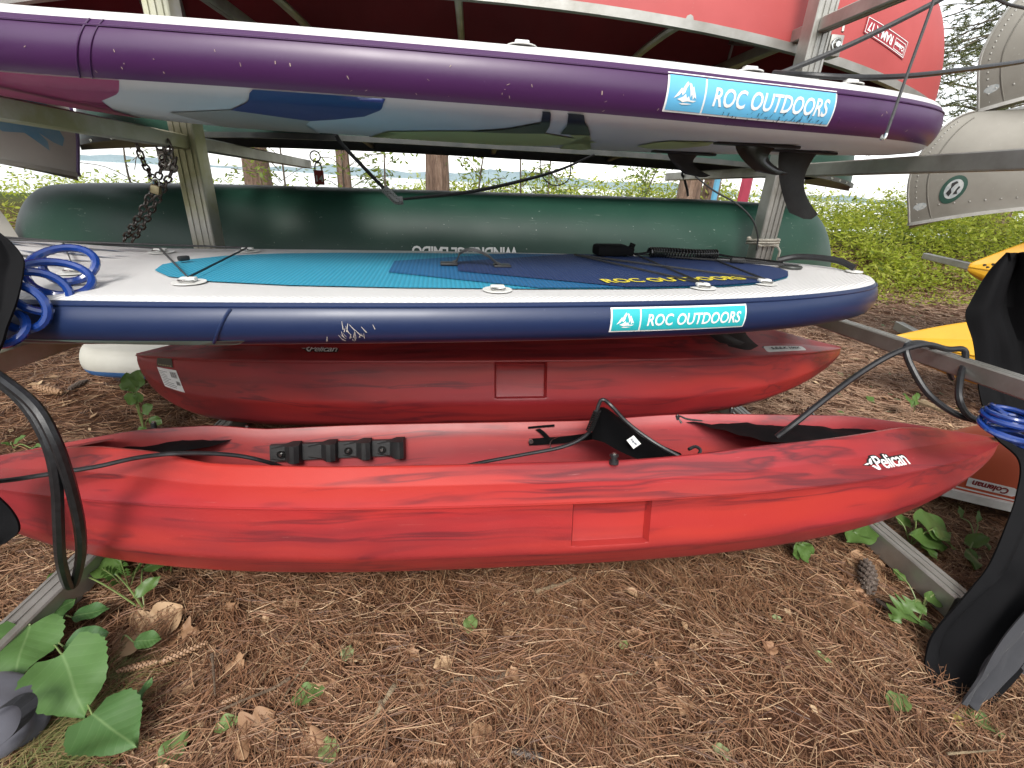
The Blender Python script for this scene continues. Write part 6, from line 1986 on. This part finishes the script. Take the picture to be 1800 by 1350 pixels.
# ---- things lying on the needles
def litter(name, label, cat, me, m, base, ang, length, wf=1.0, group=None, tilt=(0, 0), z=0.012):
    q = me.copy() if (len(me.materials) and me.materials[0] != m) else me
    if len(q.materials) == 0: q.materials.append(m)
    elif q.materials[0] != m: q.materials[0] = m
    o = bpy.data.objects.new(name, q); COL.objects.link(o)
    d = Vector((math.cos(ang), math.sin(ang), tilt[0]))
    place(o, (base[0], base[1], gh(base[0], base[1]) + z), d, (tilt[1], tilt[1] * 0.4, 1), length, wf)
    return tag(o, label, cat, group)
SC = 0.00150
def on(u): return u
dl_ = [
    ((-0.866, 0.863, 0.020), 0.9, 0.16, 'maple', 'large curled brown dead leaf beside the small oval green leaf'),
    ((-0.798, 0.905, 0.020), 0.1, 0.11, 'lobed', 'pointed brown dead leaf behind the small oval green leaf'),
    ((-0.317, 0.696, 0.020), 1.45, 0.085, 'lobed', 'light brown lobed dead leaf with a pale crumpled leaf at its left'),
    ((-0.290, 0.642, 0.020), -2.3, 0.075, 'maple', 'pale tan dead leaf below the light brown lobed one'),
    ((1.239, 1.039, 0.020), 0.2, 0.12, 'maple', 'broad tan dead leaf lying beside the dark pine cones'),
    ((1.190, 1.052, 0.020), -1.2, 0.10, 'lobed', 'torn tan dead leaf left of the dark pine cones'),
    ((1.395, 1.086, 0.030), 2.9, 0.13, 'oval', 'long curled tan dead leaf under the right base beam'),
    ((1.117, 0.932, 0.020), -0.4, 0.07, 'maple', 'small tan dead leaf below the torn one by the dark cones'),
    ((-0.838, 0.663, 0.020), 0.3, 0.10, 'maple', 'brown crumpled dead leaf between grass tuft and round green leaf'),
    ((-0.482, 0.619, 0.020), 0.8, 0.10, 'maple', 'dull brown dead leaf at the bottom edge left of the middle'),
]
for (b, a, L, k, lb) in dl_:
    litter('dead_leaf', lb, 'leaf', LEAF[k][1 if k == 'maple' else 0], M['dead_leaf'], b, a, L, 1.0, 'dead leaves on the needles', (random.uniform(-0.05, 0.12), random.uniform(-0.25, 0.25)))
rd = np.random.default_rng(77)
LITTLE = [leaf_mesh('leaf', 'lobed', 8, 0.3, 91), leaf_mesh('leaf', 'oval', 6, 0.5, 92), leaf_mesh('leaf', 'maple', 8, 0.4, 93)]
cnt = 0
while cnt < 46:
    u = rd.uniform(200, 1640); v = rd.uniform(1010, 1345)
    # picks spots on the open needle bed only
    x = (u - 900) / 900 * 1.0; y = 0.50 + (1345 - v) / 335 * 0.52
    if abs(x) > 0.95: continue
    litter('dead_leaf', 'small dry tan leaf lying on the open pine needles', 'leaf', LITTLE[cnt % 3], M['dead_leaf'], (x, y, 0), rd.uniform(0, 6.28), rd.uniform(0.022, 0.05), 1.0, 'small dry leaves on the needle bed', (rd.uniform(-0.1, 0.25), rd.uniform(-0.4, 0.4)), 0.014)
    cnt += 1
gl = [
    ((0.007, 0.870, 0.020), 1.3, 0.055, 'oval', 'pale green fallen leaf standing beside a dark pine cone'),
    ((-0.296, 0.807, 0.020), 1.4, 0.045, 'oval', 'light green fallen leaf right of the long double pine cone'),
    ((-0.392, 0.718, 0.020), 0.25, 0.075, 'oval', 'ragged pale green fallen leaf beside the light brown dead leaf'),
    ((-0.538, 0.671, 0.020), 0.2, 0.055, 'oval', 'dark green crumpled fallen leaf near the bottom left'),
    ((0.891, 0.876, 0.020), 2.6, 0.030, 'oval', 'tiny pointed light green leaf on open needles below the kayak stern'),
    ((0.913, 0.784, 0.020), -0.8, 0.05, 'narrow', 'slim green and yellow fallen leaf on needles left of the black cover'),
    ((1.014, 0.640, 0.020), 0.3, 0.07, 'oval', 'pale green curled leaf below left of the black cover corner'),
    ((1.195, 0.635, 0.020), -0.9, 0.085, 'oval', 'large pale green leaf sticking out from under the black cover hem'),
    ((1.759, 1.102, 0.030), 1.0, 0.04, 'oval', 'little green leaf on needles near the orange canoe'),
    ((0.563, 0.545, 0.020), 2.4, 0.045, 'oval', 'dull green leaf at the bottom edge right of the middle'),
    ((-0.268, 0.582, 0.020), 1.9, 0.06, 'oval', 'pale green leaf cut by the bottom edge left of the middle'),
    ((-0.608, 0.600, 0.020), 1.2, 0.07, 'oval', 'pale crumpled green leaf at the bottom edge near the round leaf'),
    ((0.403, 0.813, 0.020), 0.6, 0.03, 'oval', 'small torn green leaf right of the curved twig'),
]
for (b, a, L, k, lb) in gl:
    litter('fallen_leaf', lb, 'leaf', LEAF[k][2], M['green_leaf'], b, a, L, 1.0, None, (random.uniform(0, 0.25), random.uniform(-0.3, 0.3)), 0.015)
litter('fallen_leaf', 'yellow fallen leaf beside the large pale green leaf by the cover hem', 'leaf', LEAF['narrow'][1], M['yellow_leaf'], (1.133, 0.615, 0.020), -0.15, 0.065, 1.5)

def twig(label, pts, r, m, knots=0.25):
    o = mesh('twig', tube([Vector(p) for p in pts], lambda t: r * (1 - 0.45 * t) * (1 + knots * math.sin(t * 17) * 0.5), 7, 5), M[m])
    return tag(o, label, 'twig')
twig('short thick pale twig lying just in front of the front kayak', [(0.201, 0.997, 0.022), (0.244, 1.009, 0.026), (0.281, 1.021, 0.025), (0.333, 1.049, 0.022)], 0.0085, 'twig_pale')
twig('curved brown twig with a knob end in the middle of the needle bed', [(0.106, 0.760, 0.022), (0.080, 0.745, 0.024), (0.018, 0.746, 0.022), (-0.029, 0.743, 0.022), (-0.074, 0.717, 0.020), (-0.124, 0.705, 0.018)], 0.0075, 'twig')
twig('pale split twig crossing a dark one below the curved twig', [(-0.162, 0.735, 0.030), (-0.183, 0.693, 0.028), (-0.202, 0.660, 0.025), (-0.220, 0.641, 0.022)], 0.0062, 'twig_pale')
twig('dark upright twig crossed by the pale split one', [(-0.189, 0.700, 0.030), (-0.173, 0.667, 0.022), (-0.162, 0.624, 0.020), (-0.152, 0.574, 0.018)], 0.0062, 'twig')
twig('thin pale forked twig left of the curved twig', [(-0.378, 0.827, 0.022), (-0.393, 0.777, 0.022), (-0.407, 0.725, 0.020)], 0.0032, 'twig_pale')
twig('long slender brown twig below the double pine cone', [(-0.409, 0.768, 0.022), (-0.439, 0.745, 0.022), (-0.493, 0.723, 0.020), (-0.542, 0.698, 0.020)], 0.0042, 'twig')
twig('thin bent grey twig right of the middle on the needles', [(0.439, 0.751, 0.022), (0.410, 0.742, 0.022), (0.377, 0.751, 0.022), (0.340, 0.748, 0.020)], 0.0028, 'twig_pale')
twig('straight cream straw lying right of centre near the bottom', [(1.054, 0.535, 0.022), (1.101, 0.534, 0.024), (1.174, 0.536, 0.022)], 0.0028, 'twig_pale')
twig('brown stick beside the double pine cone pointing at the bottom edge', [(-0.617, 0.837, 0.022), (-0.588, 0.785, 0.022), (-0.562, 0.736, 0.020)], 0.0035, 'twig')
twig('broken cream board splinter behind the stern of the front kayak', [(2.666, 2.295, 0.050), (2.694, 2.205, 0.050), (2.749, 2.087, 0.050)], 0.02, 'twig_pale')

def cone_mesh(seed, L=1.0, W=0.22, rows_=13, per=7):
    r = np.random.default_rng(seed)
    bm = bmesh.new()
    add(bm, tube([(0, 0, 0), (0, L * 0.5, 0), (0, L, 0)], lambda t: W * 0.30 * math.sin(math.pi * (0.12 + 0.80 * t)) , 6, 4))
    for i in range(rows_ * per):
        t = 0.03 + 0.93 * i / (rows_ * per)
        a = i * 2.39996
        rad = W * 0.5 * math.sin(math.pi * (0.16 + 0.74 * t)) ** 0.8
        y = t * L
        s = L * 0.075 * (1.1 - 0.4 * t)
        c_, s_ = math.cos(a), math.sin(a)
        o = Vector((c_, 0, s_)); sd = Vector((-s_, 0, c_)); ax = Vector((0, 1, 0))
        p0 = o * rad * 0.3 + ax * y
        tip = o * rad * 1.05 + ax * (y + s * 1.05)
        m_ = o * rad * 0.85 + ax * (y + s * 0.35)
        th = ax * s * 0.22 + o * s * 0.1
        vs = [p0, m_ - sd * s * 0.62, tip, m_ + sd * s * 0.62, m_ - ax * s * 0.25 + o * s * 0.05]
        add(bm, (vs, [(0, 1, 2, 3), (0, 4, 1), (1, 4, 2), (2, 4, 3), (3, 4, 0)]))
    return finish(bm, 'cone', 30)
CONE = [cone_mesh(1), cone_mesh(2, W=0.27, rows_=11)]
CONE_D = cone_mesh(3, W=0.36, rows_=11)
def cone(label, a, b, me, m, z=0.02):
    a, b = Vector(a), Vector(b)
    root = thing('pine_cone', label, 'pine cone', group='pine cones on the needles')
    q = me
    if len(q.materials) == 0: q.materials.append(m)
    elif q.materials[0] != m:
        q = me.copy(); q.materials[0] = m
    o = bpy.data.objects.new('cone_scales', q); COL.objects.link(o)
    a.z = z; b.z = z
    place(o, a, b - a, (0.2, 0.1, 1), (b - a).length, 1.0)
    o.parent = root
    return root
cone('long pine cone ending at the dry curled leaf, left half of the double cone', (-0.729, 0.825, 0.020), (-0.813, 0.803, 0.020), CONE[0], M['cone'])
cone('long pine cone right half of the double cone by the broad leaves', (-0.730, 0.821, 0.020), (-0.644, 0.873, 0.020), CONE[0], M['cone'])
cone('flat brown pine cone partly sunk in needles above the slender twig', (-0.549, 0.723, 0.012), (-0.487, 0.751, 0.012), CONE[0], M['cone'], 0.008)
cone('small pine cone left of the light green fallen leaf', (-0.300, 0.870, 0.020), (-0.245, 0.851, 0.020), CONE[1], M['cone'], 0.014)
cone('dark pine cone beside the standing pale green leaf', (-0.044, 0.933, 0.020), (-0.004, 0.845, 0.020), CONE[0], M['cone_dark'], 0.014)
cone('brown pine cone above the curved twig', (-0.145, 0.786, 0.020), (-0.085, 0.724, 0.020), CONE[1], M['cone'], 0.018)
cone('pine cone half hidden right below the curved twig', (0.110, 0.719, 0.020), (0.162, 0.680, 0.020), CONE[1], M['cone'], 0.008)
cone('pale pine cone cut by the bottom edge below the dark upright twig', (-0.016, 0.574, 0.020), (-0.104, 0.584, 0.020), CONE[1], M['cone'], 0.02)
cone('open pine cone at the bottom edge near the middle', (0.167, 0.575, 0.020), (0.096, 0.590, 0.020), CONE_D, M['cone_dark'], 0.018)
cone('pine cone between the pale twig and the dark upright twig', (-0.179, 0.669, 0.020), (-0.184, 0.626, 0.020), CONE[1], M['cone'], 0.008)
cone('dark open pine cone with pale scale tips, upper of the pair right of the kayak', (1.222, 0.958, 0.030), (1.319, 1.087, 0.030), CONE_D, M['cone_dark'], 0.028)
cone('dark open pine cone lower of the pair, nearer the weed with a yellowing leaf', (1.233, 0.944, 0.030), (1.249, 0.895, 0.030), CONE_D, M['cone_dark'], 0.022)
for i, (a, b) in enumerate((( (-2.063, 2.333, 0.020), (-2.247, 2.398, 0.020)), ((-2.062, 2.369, 0.020), (-2.055, 2.496, 0.020)), ((-1.636, 1.742, 0.020), (-1.747, 1.764, 0.020)))):
    cone(['pale pine cone behind the left arm, nearest the arm', 'dark pine cone behind the left arm beside the pale one', 'pine cone behind the thick black cable on the left'][i], a, b, CONE[i % 2], M['cone' if i != 1 else 'cone_dark'], 0.02)

# ---------------------------------------------------------------- background: undergrowth, saplings, pines
def leaf_cloud(r, pts, s, fl=0.6):
    """one folded leaf (two triangles-quads) at each of pts"""
    n = len(pts)
    d = r.normal(0, 1, (n, 3)); d[:, 2] *= fl; d /= np.linalg.norm(d, axis=1)[:, None]
    u = np.cross(d, r.normal(0, 1, (n, 3)) * 0.6 + np.array([0, 0, 1.0])); u /= np.linalg.norm(u, axis=1)[:, None] + 1e-9
    nn = np.cross(d, u)
    L = r.uniform(s[0], s[1], n)[:, None]
    w = L * r.uniform(0.26, 0.42, n)[:, None]
    V = np.zeros((n, 4, 3))
    V[:, 0] = pts; V[:, 1] = pts + d * L * 0.45 + u * w * 0.5 + nn * L * 0.08; V[:, 2] = pts + d * L; V[:, 3] = pts + d * L * 0.45 - u * w * 0.5 + nn * L * 0.08
    return V

def cloud_mesh(name, V, m):
    n = len(V)
    F = (np.arange(n) * 4)[:, None] + np.array([[0, 1, 2, 3]])
    return V.reshape(-1, 3), F

def undergrowth(n, x0, x1, y0, y1, hmax, s, seed, clump=900):
    r = np.random.default_rng(seed)
    cx_ = r.uniform(x0, x1, clump); cy_ = r.uniform(y0, y1, clump) 
    ch_ = hmax * (0.30 + 0.70 * smooth_np(y0, y0 + 1.8, cy_)) * r.uniform(0.35, 1.15, clump)
    k = r.integers(0, clump, n)
    t = r.random(n) ** 0.6
    x = cx_[k] + r.normal(0, 0.17, n); y = cy_[k] + r.normal(0, 0.17, n)
    gz = np.array([gh(a, b) for a, b in zip(x, y)])
    z = gz + ch_[k] * t * (1 - 0.3 * np.minimum(1, ((x - cx_[k]) ** 2 + (y - cy_[k]) ** 2) / 0.1))
    return leaf_cloud(r, np.stack([x, y, z], 1), s, 0.5)
def smooth_np(a, b, x):
    t = np.clip((x - a) / (b - a), 0, 1)
    return t * t * (3 - 2 * t)
U = np.concatenate([undergrowth(70000, 1.0, 12.5, 6.0, 9.6, 0.80, (0.035, 0.11), 41, 620), undergrowth(15000, -9.5, -1.0, 6.0, 9.4, 0.40, (0.035, 0.10), 42, 480),
                    undergrowth(15000, -1.2, 1.4, 6.4, 9.4, 0.62, (0.035, 0.11), 46, 200), undergrowth(5000, 3.0, 9.0, 5.2, 6.2, 0.22, (0.03, 0.06), 43, 140), undergrowth(4000, -6.5, -3.0, 4.4, 6.0, 0.25, (0.03, 0.06), 44, 90)])
V_, F_ = cloud_mesh('undergrowth', U, None)
fast_mesh('undergrowth', V_, F_, M['shrub'])

def trunk_geo(x, y, r, h, lean=(0, 0), wob=0.03, seed=0, sides=14, n=10):
    q = np.random.default_rng(seed)
    pts = []
    for i in range(n + 1):
        t = i / n
        pts.append((x + lean[0] * t + wob * math.sin(3 * t + seed), y + lean[1] * t + wob * math.cos(2.3 * t + seed * 2), gh(x, y) - 0.1 + h * t))
    return tube(pts, lambda t: r * (1 - 0.55 * t) + r * 0.5 * math.exp(-t * h * 3.0), sides, 4)

def tufts(r, centers, n, L, w=0.004):
    """sprays of needles: thin triangles round each centre"""
    k = np.repeat(np.arange(len(centers)), n)
    d = r.normal(0, 1, (len(k), 3)); d[:, 2] = d[:, 2] * 0.55 + 0.05; d /= np.linalg.norm(d, axis=1)[:, None]
    u = np.cross(d, r.normal(0, 1, (len(k), 3))); u /= np.linalg.norm(u, axis=1)[:, None] + 1e-9
    l = r.uniform(L * 0.6, L, len(k))[:, None]
    p = centers[k]
    V = np.zeros((len(k), 3, 3))
    V[:, 0] = p - u * w; V[:, 1] = p + u * w; V[:, 2] = p + d * l
    F = (np.arange(len(k)) * 3)[:, None] + np.array([[0, 1, 2]])
    return V.reshape(-1, 3), F

def tree(name, label, x, y, r, h, crown, m_tr, m_cr, seed, cat='tree', lean=(0, 0), group=None):
    root = thing(name, label, cat, group=group)
    mesh('trunk', trunk_geo(x, y, r, h, lean, seed=seed), m_tr, root, 60)
    o = fast_mesh('crown', crown[0], crown[1], m_cr)
    del o['kind']
    o.parent = root
    return root

def pine_crown(x, y, z0, z1, rad, nb, seed, tuft=10, L=0.17, nper=5):
    q = np.random.default_rng(seed)
    cs = []
    for i in range(nb):
        z = z0 + (z1 - z0) * q.random()
        a = q.uniform(0, 6.28); R_ = rad * (1 - 0.6 * (z - z0) / (z1 - z0)) * q.uniform(0.6, 1)
        for k in range(nper * 2):
            f = (k + 1) / (nper * 2)
            cs.append((x + math.cos(a) * R_ * f + q.normal(0, 0.10 * f + .03), y + math.sin(a) * R_ * f + q.normal(0, 0.10 * f + .03), z - 0.35 * f * f + q.normal(0, 0.07)))
    return tufts(q, np.array(cs), tuft, L, 0.006)

trees = [  # x, y, radius, height, label
    (-2.85, 7.0, 0.165, 9.0, 'furrowed pine trunk left of the number tag, widest at the left'),
    (-1.73, 7.0, 0.090, 7.5, 'narrow dark pine trunk right of the number tag'),
    (-0.47, 7.0, 0.165, 9.5, 'thick reddish pine trunk in the middle behind the lower green canoe'),
    (3.25, 7.3, 0.17, 9.0, 'pine trunk beside the far arm tip left of the ribbed post'),
    (3.72, 7.6, 0.13, 8.0, 'pine trunk right behind the red upright board'),
]
for i, (x, y, r_, h_, lb) in enumerate(trees):
    tree('pine_tree', lb, x, y, r_, h_, pine_crown(x, y, 6.0, h_ + 0.3, 1.7, 26, 60 + i, 10, 0.2, 4), M['bark_pine'], M['pine_green'], i + 1, 'pine tree', group='pine trunks by the lake')

# pine whose low boughs hang into the top right corner
def bough_tree():
    q = np.random.default_rng(90)
    x, y = 9.6, 8.4
    root = thing('pine_tree', 'pine with low green boughs against the white sky behind the aluminium canoes', 'pine tree')
    mesh('trunk', trunk_geo(x, y, 0.22, 9.0, seed=9), M['bark_pine'], root, 60)
    cs = []
    for i in range(46):
        z = q.uniform(2.2, 6.6); a = math.pi + q.normal(0, 0.6); R_ = q.uniform(1.6, 4.4)
        pts = []
        for k in range(26):
            f = (k + 1) / 26
            p = Vector((x + math.cos(a) * R_ * f, y + math.sin(a) * R_ * f, z + 0.9 * f - 1.3 * f * f + 0.10 * math.sin(9 * f + i)))
            pts.append(p)
            if f > 0.25:
                for _ in range(3):
                    cs.append(p + Vector((q.normal(0, 0.24 * (1.2 - f) + 0.10), q.normal(0, 0.24 * (1.2 - f) + 0.10), q.normal(-0.02, 0.12))))
        mesh('branch', tube(pts[::3], lambda t: 0.020 * (1 - 0.85 * t), 5, 3), M['bark_thin'], root, 60)
    v, f = tufts(q, np.array([tuple(c) for c in cs]), 13, 0.13, 0.006)
    o = fast_mesh('crown', v, f, M['pine_green']); del o['kind']; o.parent = root
bough_tree()

# leafy saplings between the trunks
sap = [(-2.25, 6.2, 'leafy sapling just right of the number tag'), (-1.45, 6.0, 'leafy sapling between the narrow dark trunk and the hanging cord'), (-0.95, 5.8, 'leafy sapling left of the thick reddish trunk'), (0.1, 6.0, 'slender sapling right of the thick reddish trunk'),
       (0.62, 6.2, 'slender sapling below the drooping wire loop'), (1.1, 6.4, 'sapling in bright leaf right of the drooping wire loop'), (2.3, 6.6, 'light green sapling left of the far arm tip'), (-4.1, 6.6, 'thin leafed sapling behind the chain')]
for i, (x, y, lb) in enumerate(sap):
    q = np.random.default_rng(120 + i)
    h = q.uniform(1.5, 2.2)
    cs = []
    root = thing('sapling', lb, 'sapling', group='saplings behind the racks')
    g0 = gh(x, y)
    geos = [tube([(x, y, g0 - 0.05), (x + q.normal(0, .05), y, g0 + h * 0.5), (x + q.normal(0, .12), y + q.normal(0, .1), g0 + h)], lambda t: 0.018 * (1 - 0.75 * t), 6, 5)]
    mesh('trunk', geos[0], M['bark_thin'], root, 60)
    br = []
    for b in range(14):
        z = g0 + q.uniform(0.25, 0.95) * h; a = q.uniform(0, 6.28); L = q.uniform(0.25, 0.55)
        e = Vector((x + math.cos(a) * L, y + math.sin(a) * L, z + L * 0.25))
        br.append(tube([(x, y, z - 0.06), (Vector((x, y, z)) + e) / 2 + Vector((0, 0, 0.03)), e], 0.005, 4, 3))
        for k in range(34 if i != 7 else 8):
            f = q.uniform(0.3, 1.05)
            cs.append((x + math.cos(a) * L * f + q.normal(0, 0.07), y + math.sin(a) * L * f + q.normal(0, 0.07), z - 0.06 + (L * 0.25 + .06) * f + q.normal(0, 0.06)))
    mesh('branch', merge(*br), M['bark_thin'], root, 60)
    Vc = leaf_cloud(q, np.array(cs), (0.05, 0.10), 0.6)
    v, f = cloud_mesh('c', Vc, None)
    o = fast_mesh('crown', v, f, M['sapling_leaf']); del o['kind']; o.parent = root

# narrow boards standing beyond the far arm tip
for (x, w_, c_, lb, nm) in ((3.92, 0.17, (0.30, 0.03, 0.06), 'narrow crimson board standing on end beside the far pine trunks', 'upright_board'), (3.48, 0.09, (0.10, 0.30, 0.45), 'narrow pale blue board standing on end between two far pine trunks', 'upright_board')):
    g0 = gh(x, 7.0)
    rows = []
    for k in range(15):
        t = k / 14
        ww = w_ * (0.35 + 0.65 * math.sin(math.pi * min(1, 0.12 + t * 0.8)) ** 0.6) / 2
        if t > 0.93: ww *= 0.5
        z = g0 + 1.75 * t
        rows.append([(x - ww, 7.0, z), (x - ww * 0.6, 6.97, z), (x + ww * 0.6, 6.97, z), (x + ww, 7.0, z), (x + ww * 0.6, 7.03, z), (x - ww * 0.6, 7.03, z)])
    o = loft_mesh(nm, rows, mat(nm + ' paint', c_, None, 8, 0.45), None, 40, True)
    tag(o, lb, 'board')

# ---------------------------------------------------------------- unseen leafy trees added behind the camera to block the low sky
def shade_proto(seed, h):
    q = np.random.default_rng(seed)
    n = 3600
    d = q.normal(0, 1, (n, 3)); d /= np.linalg.norm(d, axis=1)[:, None]
    rr = q.random(n)[:, None] ** 0.45
    c = d * rr * np.array([1.9, 1.9, h * 0.46]) + np.array([0, 0, h * 0.56])
    c[:, 0] += 0.4 * np.sin(c[:, 2] * 1.7 + seed); c[:, 1] += 0.4 * np.cos(c[:, 2] * 1.3)
    V, F = cloud_mesh('c', leaf_cloud(q, c, (0.16, 0.34), 0.6), None)
    root = thing('added_shade_tree', 'unseen leafy tree added behind the camera to block low sky', 'tree', (0, 0, 0), group='unseen trees added behind the camera for shade')
    t = mesh('trunk', tube([(0, 0, -0.2), (0.1, 0, h * 0.5), (0, 0.05, h * 0.9)], lambda t: 0.16 * (1 - 0.7 * t), 10, 4), M['bark_pine'], root, 60)
    o = fast_mesh('crown', V, F, M['sapling_leaf']); del o['kind']; o.parent = root
    return root
protos = [shade_proto(301, 6.4), shade_proto(302, 7.6)]
spots = []
for i in range(17):
    a = R(-12 + 204 * i / 16)
    dist = 8.2 + 1.6 * math.sin(i * 2.4)
    spots.append((-math.cos(a) * dist * 1.15, -math.sin(a) * dist - 1.0))
for i, (x, y) in enumerate(spots):
    p = protos[i % 2]
    if i < 2:
        o = p
    else:
        o = p.copy(); COL.objects.link(o)
        for c in list(p.children):
            k = c.copy(); COL.objects.link(k); k.parent = o
    o.location = (x, y, 0); o.rotation_euler = (0, 0, i * 1.9); o.scale = (1, 1, 0.46)
# unseen tall trees added beside the racks; their crowns cut light from above
def tall_proto(seed):
    q = np.random.default_rng(seed)
    n = 3000
    cl = q.normal(0, 1, (60, 3)) * np.array([1.7, 1.7, 0.8]) + np.array([0, 0, 7.6])
    c = cl[q.integers(0, 60, n)] + q.normal(0, 0.42, (n, 3))
    V, F = cloud_mesh('c', leaf_cloud(q, c, (0.14, 0.30), 0.5), None)
    root = thing('added_tall_tree', 'unseen tall tree added beside the racks to cut light from above', 'tree', (0, 0, 0), group='tall trees added to shade the racks')
    mesh('trunk', tube([(0, 0, -0.2), (0.1, 0, 3.5), (0, 0.05, 7.5)], lambda t: 0.2 * (1 - 0.7 * t), 12, 4), M['bark_pine'], root, 60)
    o = fast_mesh('crown', V, F, M['sapling_leaf']); del o['kind']; o.parent = root
    return root
tp = tall_proto(401)
for i, (x, y) in enumerate(((-5.2, -0.6), (6.9, 0.6))):
    o = tp
    if i:
        o = tp.copy(); COL.objects.link(o)
        for c in list(tp.children):
            k = c.copy(); COL.objects.link(k); k.parent = o
    o.location = (x, y, 0); o.rotation_euler = (0, 0, i * 2.1)
